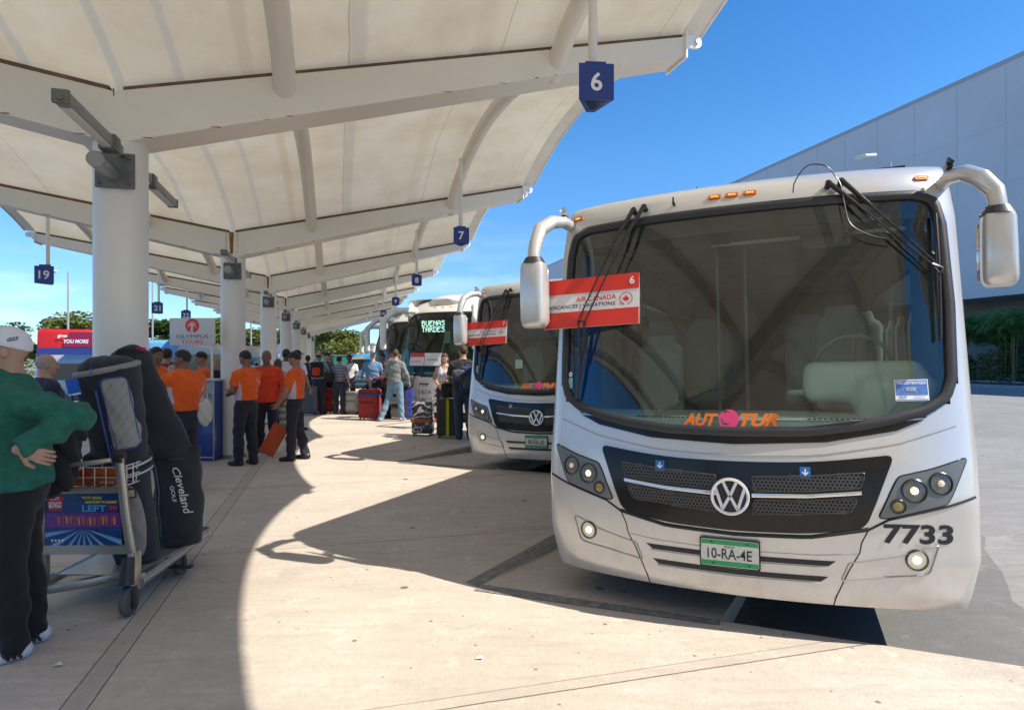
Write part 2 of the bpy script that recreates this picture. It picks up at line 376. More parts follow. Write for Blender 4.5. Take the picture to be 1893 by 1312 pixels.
for k in range(-1, 8):
    Ak = KA+AV*k; q = [Ak+FD*.3-SD*0+Vector((0, 0)), Ak+FD*3.4, Ak+FD*3.4+SD*8.5, Ak+FD*.3+SD*8.5]
    rb = random.Random(k+40); out = []
    for i in range(4):
        a_, b_ = q[i], q[(i+1) % 4]
        for j in range(22): p = a_.lerp(b_, j/22); out.append((p.x+rb.uniform(-.09, .09), p.y+rb.uniform(-.09, .09), ROAD-.012))
    ba.add(out, [tuple(range(len(out)))])
tag(ba.build('bay_asphalt', M_asph, smooth=0), kind='structure')
# ================================================================ canopy
def paint_mat(name, col, rust=.5, rough=.4):
    m = mat(name, col, rough, bump=.06, bscale=8, coat=.0); n = m.node_tree.nodes; l = m.node_tree.links; b = n['Principled BSDF']
    tc = n.new('ShaderNodeTexCoord'); ns = n.new('ShaderNodeTexNoise'); ns.inputs['Scale'].default_value = 7; ns.inputs['Detail'].default_value = 8; ns.inputs['Roughness'].default_value = .75
    l.new(tc.outputs['Object'], ns.inputs['Vector']); mr = n.new('ShaderNodeMapRange'); mr.inputs[1].default_value = .66; mr.inputs[2].default_value = .76; mr.inputs[4].default_value = rust
    l.new(ns.outputs[0], mr.inputs[0]); n2 = n.new('ShaderNodeTexNoise'); n2.inputs['Scale'].default_value = 1.3; n2.inputs['Detail'].default_value = 4; l.new(tc.outputs['Object'], n2.inputs['Vector'])
    mx0 = n.new('ShaderNodeMix'); mx0.data_type = 'RGBA'; mx0.inputs[6].default_value = (*col, 1); mx0.inputs[7].default_value = (*[c*.86 for c in col], 1); l.new(n2.outputs[0], mx0.inputs[0])
    mx = n.new('ShaderNodeMix'); mx.data_type = 'RGBA'; mx.inputs[7].default_value = (.42, .27, .13, 1)
    l.new(mr.outputs[0], mx.inputs[0]); l.new(mx0.outputs[2], mx.inputs[6]); l.new(mx.outputs[2], b.inputs['Base Color']); return m
M_steel = paint_mat('white_painted_steel', (.82, .775, .69), rust=.35)
M_rust = mat('rust', (.36, .17, .05), .85, bump=.5, bscale=60, var=.6, vscale=20)
M_rustlt = mat('rust_stain', (.50, .34, .16), .8, var=1, vscale=16, var2=(.74, .68, .58))
def membrane_mat():
    m = bpy.data.materials.new('canopy_fabric'); m.use_nodes = True; n = m.node_tree.nodes; l = m.node_tree.links; n.clear()
    o = n.new('ShaderNodeOutputMaterial'); d = n.new('ShaderNodeBsdfDiffuse'); t = n.new('ShaderNodeBsdfTranslucent'); mx = n.new('ShaderNodeMixShader'); mx.inputs[0].default_value = .26
    tc = n.new('ShaderNodeTexCoord')
    def nz(s, det, vec): x = n.new('ShaderNodeTexNoise'); x.inputs['Scale'].default_value = s; x.inputs['Detail'].default_value = det; x.inputs['Roughness'].default_value = .65; l.new(vec, x.inputs['Vector']); return x.outputs[0]
    c = n.new('ShaderNodeMix'); c.data_type = 'RGBA'; c.inputs[6].default_value = (.82, .74, .57, 1); c.inputs[7].default_value = (.67, .57, .40, 1)
    r = n.new('ShaderNodeMapRange'); r.inputs[1].default_value = .4; r.inputs[2].default_value = .75; l.new(nz(1.1, 8, tc.outputs['Object']), r.inputs[0]); l.new(r.outputs[0], c.inputs[0])
    # welded seam bands and grime stripes running along the bays
    uv = n.new('ShaderNodeUVMap'); sp = n.new('ShaderNodeSeparateXYZ'); l.new(uv.outputs[0], sp.inputs[0])
    def M(op, a, b=None):
        x = n.new('ShaderNodeMath'); x.operation = op
        for i, q in enumerate((a, b)):
            if q is None: continue
            if isinstance(q, (int, float)): x.inputs[i].default_value = q
            else: l.new(q, x.inputs[i])
        return x.outputs[0]
    cur = c.outputs[2]
    w = M('MULTIPLY', M('SUBTRACT', nz(.9, 3, tc.outputs['Object']), .5), .07)
    for pos, wd, amt, cc in ((-1.35, .05, .5, (.50, .52, .50)), (-.62, .045, .55, (.50, .52, .50)), (.02, .045, .55, (.52, .53, .50)), (.45, .04, .45, (.52, .52, .49)), (1.75, .006, .7, (.35, .3, .24)), (1.82, .09, .38, (.50, .46, .38)), (3.1, .006, .6, (.35, .3, .24)), (4.72, .006, .5, (.35, .3, .24)), (-2.6, .006, .6, (.35, .3, .24)), (.95, .07, .4, (.60, .50, .34)), (2.9, .12, .25, (.6, .5, .36))):
        dd = M('ABSOLUTE', M('SUBTRACT', M('ADD', sp.outputs[0], w), pos)); k = n.new('ShaderNodeMapRange'); k.inputs[1].default_value = wd*.5; k.inputs[2].default_value = wd; k.inputs[3].default_value = amt; k.inputs[4].default_value = 0
        l.new(dd, k.inputs[0]); q = n.new('ShaderNodeMix'); q.data_type = 'RGBA'; q.inputs[7].default_value = (*cc, 1); l.new(k.outputs[0], q.inputs[0]); l.new(cur, q.inputs[6]); cur = q.outputs[2]
    # mildew speckle
    k = n.new('ShaderNodeMapRange'); k.inputs[1].default_value = .66; k.inputs[2].default_value = .78; k.inputs[4].default_value = .35; l.new(nz(24, 6, tc.outputs['Object']), k.inputs[0])
    q = n.new('ShaderNodeMix'); q.data_type = 'RGBA'; q.inputs[7].default_value = (.40, .36, .28, 1); l.new(k.outputs[0], q.inputs[0]); l.new(cur, q.inputs[6]); cur = q.outputs[2]
    l.new(cur, d.inputs[0]); l.new(cur, t.inputs[0]); l.new(d.outputs[0], mx.inputs[1]); l.new(t.outputs[0], mx.inputs[2]); l.new(mx.outputs[0], o.inputs[0])
    bp = n.new('ShaderNodeBump'); bp.inputs['Strength'].default_value = .25; bp.inputs['Distance'].default_value = .05; l.new(nz(3, 4, tc.outputs['Object']), bp.inputs['Height']); l.new(bp.outputs[0], d.inputs['Normal'])
    return m
M_fab = membrane_mat()
M_hem = mat('canopy_hem', (.84, .80, .70), .6, var=.15, vscale=4)
def zb(t): return 3.70+(.225*t if t >= 0 else -.165*t)
RISE = .47
HT = 5.22
def zs(t, s):
    q = 4*s*(1-s); tt = math.sqrt(t*t+(.55*q)**2)
    return zb(math.copysign(tt, t) if t else 1e-6*0+tt*1.0) + RISE*q if t >= 0 else 3.70+.165*tt+RISE*q
def col_parts(k, label):
    root = thing('canopy_column', label, 'column', st(k, 0), 0, 'white steel columns down the middle of the canopy')
    mb = MB(); mb.lathe([(.19, 0), (.19, 3.335)], 36); mb.build('shaft', M_steel, root)
    mb = MB(); mb.lathe([(.196, 0), (.196, .05), (.19, .06)], 36, M=T(0, 0, 0)); mb.build('base_collar', M_kerb, root)
    # light bracket and tube lamps pointing both ways along the canopy
    rz = math.atan2(-A_.y, -A_.x)
    Mf = T(0, 0, 0, rz=rz)      # local X points back towards the camera side
    mb = MB(); mb.box(.205, 0.02, 3.05, .02, .27, .27, 0, Mf)
    for yy in (-.09, .12):
        for zz in (2.95, 3.15): mb.tube([Mf @ Vector((.21, yy, zz)), Mf @ Vector((.228, yy, zz))], .014, 6)
    mb.build('lamp_bracket', mat('bracket_grey', (.16, .165, .17), .5, .3, var=.3, vscale=9), root, bevel=.003)
    def lamp(sgn):
        g = MB(); x0 = .19*sgn; 
        g.box(x0+.62*sgn, .07, 3.17, .98, .085, .075, 0, Mf)
        o = g.build('tube_lamp', mat('lamp_housing', (.30, .295, .27), .45, .2, var=.2), root, bevel=.01)
        h = MB(); h.box(x0+.62*sgn, .07, 3.127, .86, .06, .012, 0, Mf); h.build('diffuser', mat('lamp_diffuser', (.62, .62, .58), .3), o, bevel=.003)
        e = MB(); e.box(x0+1.125*sgn, .07, 3.17, .03, .095, .085, 0, Mf); e.tube([Mf @ Vector((x0+1.14*sgn, .07, 3.16)), Mf @ Vector((x0+1.155*sgn, .07, 3.16))], .02, 10); e.build('end_cap', mat('lamp_cap', (.14, .15, .12), .5), o, bevel=.008)
        c = MB(); c.box(x0+.30*sgn, .07, 3.165, .12, .11, .11, 0, Mf); c.tube([Mf @ Vector((x0+.0*sgn, .07, 3.17)), Mf @ Vector((x0+.2*sgn, .07, 3.17))], .02, 8); c.build('clamp', mat('clamp_grey', (.12, .12, .12), .4, .4), o, bevel=.004)
    lamp(1); lamp(-1)
    g = MB(); g.tube([Mf @ Vector((.2, 0.0, 3.02)), Mf @ Vector((.56, 0.0, 3.03))], .058, 20); g.build('spot_lamp', mat('spot_grey', (.30, .30, .30), .35, .5), root)
    # splice block between the two beams above the column
    g = MB(); g.box(0, 0, 3.5, .30, .30, .34, 0, T(rz=CANROT)); g.build('head_block', M_steel, root, bevel=.004)
    return root
cpr = col_parts(0, 'thick round white column nearest the camera, a grey tube lamp bracketed to it above the golf bags')
names = ['second white column, with a rust streak at its head, beside the blue kiosk', 'third white column in line, behind the man in the orange jacket', 'fourth white column in line', 'fifth white column in line', 'sixth white column in line', 'seventh white column in line, next to last', 'eighth and farthest white column at the canopy end']
for k in range(1, 8): copy_tree(cpr, loc=st(k, 0), label=names[k-1])
for k, w_ in ((-1, 'just behind the camera'), (-2, 'second behind the camera'), (-3, 'third behind the camera'), (-4, 'fourth behind the camera')): copy_tree(cpr, loc=st(k, 0), label='white canopy column standing '+w_)
M_bolt = mat('galvanised', (.75, .75, .74), .35, .7)
def beam(k, label):
    root = thing('canopy_beam', label, 'roof beam', st(k, 0), 0, 'gull wing roof beams of the canopy')
    base = st(k, 0)
    def W3(t, s, z): p = E_*t+A_*s; return (p.x, p.y, z)
    for sg, nm in ((1, 1), (-1, -1)):
        mb = MB(); mg = MB(); n = 12; w = .17
        sec = []
        for i in range(n+1):
            t = .0+(4.95)*i/n; T_ = t*sg; zt = zb(T_)-.03; dp = .40-.215*i/n
            sec.append([W3(T_, -w, zt-dp), W3(T_, -w, zt), W3(T_, w, zt), W3(T_, w, zt-dp)])
        vs = [p for q in sec for p in q]; fs = []
        for i in range(n):
            for j in range(4): fs.append((i*4+j, i*4+(j+1) % 4, (i+1)*4+(j+1) % 4, (i+1)*4+j))
        fs += [(0, 3, 2, 1), (n*4, n*4+1, n*4+2, n*4+3)]
        mb.add(vs, fs); wing = mb.build('wing', M_steel, root, smooth=20)
        # dark gap and clamping strip between beam and membrane
        g = MB(); vs = []; fs = []
        for i in range(n+1):
            t = .05+4.9*i/n; T_ = t*sg; zt = zb(T_)-.03
            vs += [W3(T_, -.12, zt), W3(T_, -.12, zt+.05), W3(T_, .12, zt+.05), W3(T_, .12, zt)]
        for i in range(n):
            for j in range(4): fs.append((i*4+j, i*4+(j+1) % 4, (i+1)*4+(j+1) % 4, (i+1)*4+j))
        g.add(vs, fs); g.build('clamping_strip', mat('clamp_strip', (.20, .13, .09), .8, var=.5, vscale=8), root, smooth=0)
        # rust marks along lower weld
        rnd = random.Random(k*7+sg); g = MB()
        for _ in range(9):
            t = rnd.uniform(.1, 4.7); T_ = t*sg; zt = zb(T_)-.03; dp = .40-.215*t/4.95; ln = rnd.uniform(.01, .05); hh = rnd.uniform(.004, .011)
            g.add([W3(T_-ln, -w-.002, zt-dp-.001), W3(T_+ln, -w-.002, zt-dp-.001), W3(T_+ln*.7, -w-.002, zt-dp+hh), W3(T_-ln*.6, -w-.002, zt-dp+hh*.6)], [(0, 1, 2, 3)])
        g.build('rust_marks', M_rust, root, smooth=0)
        # end plate with two lugs holding the membrane corner
        g = MB(); zt = zb(4.95*sg)-.03; dp = .185
        X0 = 4.95*sg
        g.add([W3(X0, -.20, zt-dp-.03), W3(X0, .20, zt-dp-.03), W3(X0, .20, zt+.05), W3(X0, -.20, zt+.05), W3(X0+.018*sg, -.20, zt-dp-.03), W3(X0+.018*sg, .20, zt-dp-.03), W3(X0+.018*sg, .20, zt+.05), W3(X0+.018*sg, -.20, zt+.05)],
              [(0, 1, 2, 3), (7, 6, 5, 4), (0, 4, 5, 1), (1, 5, 6, 2), (2, 6, 7, 3), (3, 7, 4, 0)])
        for ss in (-.15, .15):
            prof = [(0, -.06)]+[(.12+.06*math.cos(a), .06*math.sin(a)) for a in np.linspace(-1.5, 1.5, 9)]+[(0, .06)]
            for (u, v) in [(0, 0)]:
                a3 = [W3(X0+(.018+pu)*sg, ss-.014, zt-.03+pv) for pu, pv in prof]; b3 = [W3(X0+(.018+pu)*sg, ss+.014, zt-.03+pv) for pu, pv in prof]; m = len(prof)
                g.add(a3+b3, [tuple(range(m)), tuple(range(2*m-1, m-1, -1))]+[(i, (i+1) % m, m+(i+1) % m, m+i) for i in range(m)])
        g.build('end_plate', mat('end_plate_white', (.86, .85, .82), .35), root, smooth=30)
        g = MB()
        for ss in (-.15, .15): g.tube([W3(X0+.14*sg, ss-.035, zt-.03), W3(X0+.14*sg, ss+.035, zt-.03)], .022, 10)
        g.build('pin', M_bolt, root)
    return root
bl = ['first white roof beam behind the camera', 'nearest white roof beam, running from the first column to the top right', 'second white roof beam, over the second column', 'third white roof beam', 'fourth white roof beam', 'fifth white roof beam', 'sixth white roof beam', 'seventh white roof beam', 'farthest white roof beam at the canopy end']
b0 = beam(0, bl[1])
for k in [-1]+list(range(1, 8)): copy_tree(b0, loc=st(k, 0), label=bl[k+1] if k > 0 else bl[0])
for k, w_ in ((-2, 'second'), (-3, 'third'), (-4, 'fourth')): copy_tree(b0, loc=st(k, 0), label=w_+' white roof beam behind the camera')
# rust streak at the heads of the columns
def rust_streak(k, wdt, ln, nm):
    g = MB(); p = st(k, -.0); 
    for (off, w, h, m) in ((0, wdt, ln, 0), (-.08, wdt*.35, ln*.8, 1), (.09, wdt*.3, ln*.9, 1)):
        q = E_*off-A_*.174; x, y = q.x, q.y; ex, ey = E_.x, E_.y
        g.add([(x-ex*w*.5, y-ey*w*.5, 3.69), (x+ex*w*.5, y+ey*w*.5, 3.69), (x+ex*w*.3, y+ey*w*.3, 3.69-h), (x-ex*w*.25, y-ey*w*.25, 3.69-h)], [(0, 1, 2, 3)], m)
    root = [o for o in bpy.data.objects if o.name.startswith('canopy_beam') and (o.location-st(k, 0)).length < .01][0]
    g.build('rust_streak', [M_rust, M_rustlt], root, smooth=0)
rust_streak(1, .07, .38, ''); rust_streak(2, .06, .3, ''); rust_streak(3, .06, .28, ''); rust_streak(0, .012, .06, '')
# purlin tubes: one arched tube per bay and side
def tube_pts(k, t, n=14):
    pts = []
    for i in range(n+1):
        s = i/n; p = st(k, t)+Vector((A_.x, A_.y, 0))*(SP*s); pts.append((p.x, p.y, zs(t, s)-.12-(.10 if i in (0, n) else 0)*1))
    return pts
cnt = 0
BAYN = {i-3: x for i, x in enumerate(['in the fourth bay behind the camera', 'in the third bay behind the camera', 'in the second bay behind the camera', 'in the bay over the camera', 'between the first and second columns', 'between the second and third columns', 'between the third and fourth columns', 'between the fourth and fifth columns', 'between the fifth and sixth columns', 'between the sixth and seventh columns', 'between the last two columns'])}
TL = {1.24: 'inner right', 3.63: 'outer right', -1.24: 'inner left', -3.63: 'outer left'}
for k in range(-4, 7):
    for t in (1.24, 3.63, -1.24, -3.63):
        mb = MB(); q = st(k, 0); pts = [(x-q.x, y-q.y, z) for x, y, z in tube_pts(k, t)]
        mb.tube(pts, .09, 18)
        o = mb.build('arched_tube', M_steel, None, loc=q)
        tag(o, 'white arched tube, %s run, %s' % (TL[t], BAYN[k+1]), 'roof tube', 'arched tubes under the canopy fabric')
# membranes
def membrane(k):
    mb = MB(); nu, nv = 60, 20; q = st(k, 0)
    def fn(u, v):
        edge_in = .02*4*v*(1-v); tt = -HT+edge_in+(2*HT-2*edge_in)*u
        p = st(k, tt)+Vector((A_.x, A_.y, 0))*(SP*v)
        z = zs(tt, v)+.02
        return (p.x-q.x, p.y-q.y, z)
    mb.grid(fn, nu, nv)
    me = bpy.data.meshes.new('canopy_membrane'); me.from_pydata(mb.v, [], mb.f); me.materials.append(M_fab)
    uv = me.uv_layers.new(name='uv')
    w = nv+1
    for lp in me.loops:
        i = lp.vertex_index//w; j = lp.vertex_index % w; v = j/nv; ei = .02*4*v*(1-v); uv.data[lp.index].uv = (-HT+ei+(2*HT-2*ei)*i/nu, v)
    o = link('canopy_membrane', me, None, 60, loc=q)
    tag(o, ['cream fabric roof panel directly over the camera', 'cream fabric roof panel between the first and second white columns', 'cream fabric roof panel between the second and third white columns', 'cream fabric roof panel, fourth from the camera', 'cream fabric roof panel, fifth from the camera', 'cream fabric roof panel, sixth from the camera', 'cream fabric roof panel, seventh from the camera', 'cream fabric roof panel farthest from the camera', 'cream fabric roof panel fourth behind the camera', 'cream fabric roof panel third behind the camera', 'cream fabric roof panel second behind the camera'][k+1], 'canopy', 'cream fabric roof panels')
    # reinforced hem and edge cable
    for sg in (1, -1):
        h = MB()
        def hf(u, v):
            ei = .02*4*v*(1-v); tt = HT-ei-.24*u; p = st(k, tt*sg)+Vector((A_.x, A_.y, 0))*(SP*v); return (p.x-q.x, p.y-q.y, zs(tt*sg, v)+.016)
        h.grid(hf, 2, nv); h.build('hem', M_hem, o)
        c = MB(); c.tube([hf(-.04, i/24) for i in range(25)], .018, 8); c.build('edge_cable', M_bolt, o)
for k in range(-4, 7): membrane(k)
# ================================================================ hanging bay number signs
M_blue = mat('sign_blue', (.012, .045, .25), .35, var=.15)
M_white = mat('sign_white', (.8, .8, .8), .5)
def bay_sign(num, pos, size, ztop, rz, label, grp='hanging blue bay number signs'):
    root = thing('bay_number_sign', label, 'sign', (pos.x, pos.y, pos.z), rz, grp); s = size
    g = MB(); g.tube([(0, .5*s, s*1.1), (0, .5*s, ztop-pos.z)], .032, 12); g.build('pole', M_steel, root)
    g = MB(); g.prism([(-s/2, 0), (s/2, 0), (s*.12, s*.9), (-s*.12, s*.9)], 0, s*1.02); g.prism([(-s*.3, .1*s), (s*.3, .1*s), (s*.1, s*.7), (-s*.1, s*.7)], s*1.02, s*1.12)
    b = g.build('box', M_blue, root, smooth=0, bevel=.004)
    g = MB(); put_text(g, num, face_frame((0, -.004, s*.5), (0, -1, 0)), height=s*.52, bold=.02); g.build('number', M_white, b, smooth=0)
    g = MB(); g.prism([(-s*.3, .1*s), (s*.3, .1*s), (s*.03, s*.7), (-s*.03, s*.7)], -.004, .002); g.build('bottom_lens', mat('dark_lens', (.01, .02, .06), .15), b, smooth=0)
    return root
rz_s = math.atan2(A_.y, A_.x)-R(90)
for n, k in (('6', -1), ('7', 0), ('8', 1), ('9', 2), ('10', 3)):
    s_ = .69; p = st(k, 3.5)+Vector((A_.x, A_.y, 0))*(SP*s_); zt = zs(3.5, s_)-.15
    if n == '6': p = p+Vector((-.15, 0, 0))
    bay_sign(n, Vector((p.x, p.y, 3.40 if n != '6' else 3.375)), .245, zt, rz_s*.6 if n != '6' else R(4), 'blue three sided sign reading %s hung on a white pole under the canopy' % n)
for n, x, y in (('19', -8.5, 11.3), ('21', -10.55, 18.5), ('22', -11.27, 21.5)):
    bay_sign(n, Vector((x, y, 3.0)), .31, 4.42, rz_s, 'blue three sided sign reading %s hung on the left side of the canopy' % n)
# ================================================================ coaches
BU = lambda th: None
class Shape:
    """front skin of a coach: local u right (seen from the front), w forward, z up from the road"""
    def __init__(s, hw=1.27, bow=.20, corner=.22, PZ=None, PP=None, ztop=2.95, length=8.2, lowz=.35, nexp=7):
        s.HW = hw; s.bow = bow; s.corner = corner; s.ztop = ztop; s.length = length; s.lowz = lowz; s.nexp = nexp
        s.PZ = PZ or [.30, .40, .95, 1.15, 1.3, 2.5, 2.8, 2.9, 2.95]; s.PP = PP or [-.05, 0, 0, -.03, -.07, -.36, -.43, -.48, -.55]
    def hw(s, z): return float(np.interp(z, [s.lowz, .62, s.ztop-.35, s.ztop], [s.HW-.06, s.HW, s.HW, s.HW-.03]))
    def w(s, u, z):
        q = min(abs(u)/s.hw(z), .99999); return -s.bow*q*q-s.corner*(1-(1-q**s.nexp)**(1/s.nexp))+float(np.interp(z, s.PZ, s.PP))
    def P(s, u, z, off=0):       # point on (or off mm proud of) the front skin, in local (x=u, y=-w, z)
        e = .01; w0 = s.w(u, z)
        if off:
            un = max(-s.HW+.10, min(s.HW-.10, u))
            du = (s.w(un+e, z)-s.w(un-e, z))/(2*e); dz = (s.w(u, z+e)-s.w(u, z-e))/(2*e)
            n = Vector((-du, 1, -dz)).normalized()
            return Vector((u+n.x*off, -(w0+n.y*off), z+n.z*off))
        return Vector((u, -w0, z))
def resample(poly, n, closed=True):
    pts = [Vector(p) for p in poly]; seg = list(zip(pts, pts[1:]+pts[:1])) if closed else list(zip(pts, pts[1:]))
    L = [(b-a).length for a, b in seg]; tot = sum(L); out = []
    for i in range(n if closed else n+1):
        d = tot*i/n; j = 0
        while j < len(seg)-1 and d > L[j]: d -= L[j]; j += 1
        a, b = seg[j]; out.append(a.lerp(b, min(1, d/max(L[j], 1e-9))))
    return out
def rounded(poly, r, n=5):
    out = []; k = len(poly)
    for i in range(k):
        p = Vector(poly[i]); a = Vector(poly[i-1]); b = Vector(poly[(i+1) % k]); rr = r[i] if isinstance(r, (list, tuple)) else r
        da = (a-p); db = (b-p); ra = min(rr, da.length*.49); rb = min(rr, db.length*.49)
        p0 = p+da.normalized()*ra; p1 = p+db.normalized()*rb
        for j in range(n+1): t = j/n; out.append(tuple((p0*(1-t)**2+p*2*t*(1-t)+p1*t*t)))
    return out
def patch(sh, poly, off, th, mats, name, parent, cut=.07, smooth=40, mi=0, ccell=None):
    bm = bmesh.new(); vs = [bm.verts.new((p[0], 0, p[1])) for p in poly]; bm.faces.new(vs)
    us = [p[0] for p in poly]; zs_ = [p[1] for p in poly]
    def cutp(co, no): bmesh.ops.bisect_plane(bm, geom=bm.verts[:]+bm.edges[:]+bm.faces[:], plane_co=co, plane_no=no, dist=1e-6)
    c = math.ceil(min(us)/cut)*cut
    while c < max(us): cutp((c, 0, 0), (1, 0, 0)); c += cut
    c = math.ceil(min(zs_)/(cut*1.5))*cut*1.5
    while c < max(zs_): cutp((0, 0, c), (0, 0, 1)); c += cut*1.5
    bm.verts.ensure_lookup_table(); bm.faces.ensure_lookup_table()
    for i, v in enumerate(bm.verts): v.index = i
    P2 = [(v.co.x, v.co.z) for v in bm.verts]; n = len(P2)
    top = [sh.P(a, b, off) for a, b in P2]; bot = [sh.P(a, b, off-th) for a, b in P2]
    fs = []; a2 = sum(poly[i][0]*poly[(i+1) % len(poly)][1]-poly[(i+1) % len(poly)][0]*poly[i][1] for i in range(len(poly)))
    for f in bm.faces:
        q = [v.index for v in f.verts]; ar = sum(P2[q[i]][0]*P2[q[(i+1) % len(q)]][1]-P2[q[(i+1) % len(q)]][0]*P2[q[i]][1] for i in range(len(q)))
        if ar < 0: q = q[::-1]
        fs.append(tuple(q))
    side = []
    cnt = {}
    for f in fs:
        for i in range(len(f)): cnt[(f[i], f[(i+1) % len(f)])] = 1
    for (i, j) in list(cnt):
        if (j, i) not in cnt: side.append((j, i, i+n, j+n))
    mb = MB(); mb.add(top+bot, fs+[tuple(i+n for i in f[::-1]) for f in fs]+side, mi); bm.free()
    return mb.build(name, mats, parent, smooth=smooth)
def ring_strip(sh, outer, inner, off, th, m, name, parent, n=160, round_=True):
    o = resample(outer, n); i_ = resample(inner, n); mb = MB(); vs = []; fs = []
    # align starts by nearest
    prof = [(0, -th), (0, off), (.3, off+.012), (.7, off+.012), (1, off), (1, -th)]
    for a, b in zip(o, i_):
        for t, of in prof: p = a.lerp(b, t); vs.append(sh.P(p.x, p.y, of))
    k = len(prof)
    for i in range(n):
        for j in range(k-1): fs.append((i*k+j, ((i+1) % n)*k+j, ((i+1) % n)*k+j+1, i*k+j+1))
    mb.add(vs, fs); return mb.build(name, m, parent, smooth=50)
def surf_text(sh, txt, u, z, m, name, parent, off=.004, extra_rot=0, **k):
    v, f = text_mesh(txt, **k); c, s_ = math.cos(extra_rot), math.sin(extra_rot); mb = MB()
    mb.add([sh.P(u+x*c-y*s_, z+x*s_+y*c, off) for x, y, _ in v], f); return mb.build(name, m, parent, smooth=0)
def surf_tube(sh, pts, r, off, m, name, parent, n=8, res=24):
    q = resample([Vector(p) for p in pts], res, closed=False); mb = MB(); mb.tube([sh.P(p.x, p.y, off) for p in q], r, n); return mb.build(name, m, parent)
def inpoly(x, y, poly):
    c = False; n = len(poly)
    for i in range(n):
        x1, y1 = poly[i][0], poly[i][1]; x2, y2 = poly[i-1][0], poly[i-1][1]
        if (y1 > y) != (y2 > y) and x < (x2-x1)*(y-y1)/(y2-y1)+x1: c = not c
    return c
def shell(sh, hole, m, parent, roofrings, name='body', crown=.0, sidewin=None):
    """body skin: nose, sides, roof and tail in one mesh with an opening for the windscreen"""
    svals = sorted(set([round(x, 4) for x in list(np.linspace(-.8, .8, 55))+[s_*q for s_ in (-1, 1) for q in (.84, .87, .9, .92, .94, .955, .968, .978, .986, .992, .9965, .9992)]]))
    zv = list(np.linspace(sh.lowz, sh.ztop, 70)); back = [sh.length*i/8 for i in range(9)]
    vs = []; rows = []
    def ring(z, hwv, push, zadd=0):
        r = []
        zz = min(z, sh.ztop)
        for b in back[::-1][:-1]: r.append((-hwv, max(b, 1.05+push), z))
        r.append((-hwv, .95+push, z))
        for q in svals:
            u = q*sh.hw(zz); w = sh.w(u, zz); r.append((q*hwv, -w+push, z+zadd*(1-q*q)))
        r.append((hwv, .95+push, z))
        for b in back[1:]: r.append((hwv, max(b, 1.05+push), z))
        return r
    for z in zv: rows.append(ring(z, sh.hw(z), 0))
    for dz, shr, push in roofrings: rows.append(ring(sh.ztop+dz, sh.hw(sh.ztop)-shr, push, crown*min(1, shr)))
    k = len(rows[0]); vs = [p for r in rows for p in r]; fs = []
    for i in range(len(rows)-1):
        for j in range(k-1):
            q = (i*k+j, i*k+j+1, (i+1)*k+j+1, (i+1)*k+j)
            if hole and i < len(zv)-1:
                cu = sum(vs[x][0] for x in q)/4; cz = sum(vs[x][2] for x in q)/4
                if vs[q[0]][1] < 1.2 and inpoly(cu, cz, hole): continue
            fs.append(q)
    # close roof and tail
    if sidewin:
        y0, y1, z0, z1 = sidewin
        fs = [f for f in fs if not (all(abs(abs(vs[i][0])) > sh.HW-.04 for i in f) and min(vs[i][1] for i in f) >= y0-.01 and max(vs[i][1] for i in f) <= y1+.01 and min(vs[i][2] for i in f) > z0 and max(vs[i][2] for i in f) < z1)]
    t = len(rows)-1; fs.append(tuple(t*k+j for j in range(k)))
    tail = [i*k for i in range(len(rows))]; tr = [i*k+k-1 for i in range(len(rows))]
    for i in range(len(rows)-1): fs.append((i*k, (i+1)*k, (i+1)*k+k-1, i*k+k-1))
    mb = MB(); mb.add(vs, fs); return mb.build(name, m, parent, smooth=45)
M_silver = mat('silver_paint', (.63, .62, .60), .26, .38, coat=.6, var=.07, vscale=2.5, bump=.03, bscale=300)
def grime(m):
    n = m.node_tree.nodes; l = m.node_tree.links; b = n['Principled BSDF']; tc = n.new('ShaderNodeTexCoord'); src = b.inputs['Base Color'].links[0].from_socket
    sp = n.new('ShaderNodeSeparateXYZ'); l.new(tc.outputs['Object'], sp.inputs[0]); cur = src
    def lay(scale, lo_, hi_, amt, col, zr=None, vs=(1, 1, 1)):
        nonlocal cur
        mp = n.new('ShaderNodeMapping'); mp.inputs['Scale'].default_value = vs; l.new(tc.outputs['Object'], mp.inputs[0])
        ns = n.new('ShaderNodeTexNoise'); ns.inputs['Scale'].default_value = scale; ns.inputs['Detail'].default_value = 6; ns.inputs['Roughness'].default_value = .7; l.new(mp.outputs[0], ns.inputs['Vector'])
        r = n.new('ShaderNodeMapRange'); r.inputs[1].default_value = lo_; r.inputs[2].default_value = hi_; r.inputs[4].default_value = amt; l.new(ns.outputs[0], r.inputs[0]); f = r.outputs[0]
        if zr:
            z = n.new('ShaderNodeMapRange'); z.inputs[1].default_value = zr[0]; z.inputs[2].default_value = zr[1]; z.inputs[3].default_value = 1; z.inputs[4].default_value = 0; l.new(sp.outputs['Z'], z.inputs[0]); q = n.new('ShaderNodeMath'); q.operation = 'MULTIPLY'; l.new(f, q.inputs[0]); l.new(z.outputs[0], q.inputs[1]); f = q.outputs[0]
        x = n.new('ShaderNodeMix'); x.data_type = 'RGBA'; x.inputs[7].default_value = (*col, 1); l.new(f, x.inputs[0]); l.new(cur, x.inputs[6]); cur = x.outputs[2]
    lay(5, .35, .7, .55, (.36, .31, .25), (.30, .75)); lay(95, .70, .74, .7, (.20, .17, .14)); lay(9, .55, .8, .25, (.40, .37, .33), None, (4, 4, .7))
    l.new(cur, b.inputs['Base Color'])
grime(M_silver)
M_cream = mat('cream_coach_paint', (.72, .71, .66), .3, .0, coat=.8, var=.05, vscale=2)
M_rub = mat('rubber_gasket', (.028, .028, .032), .42, bump=.05)
M_gloss = mat('gloss_black', (.010, .010, .011), .22, coat=.15, spec=.3)
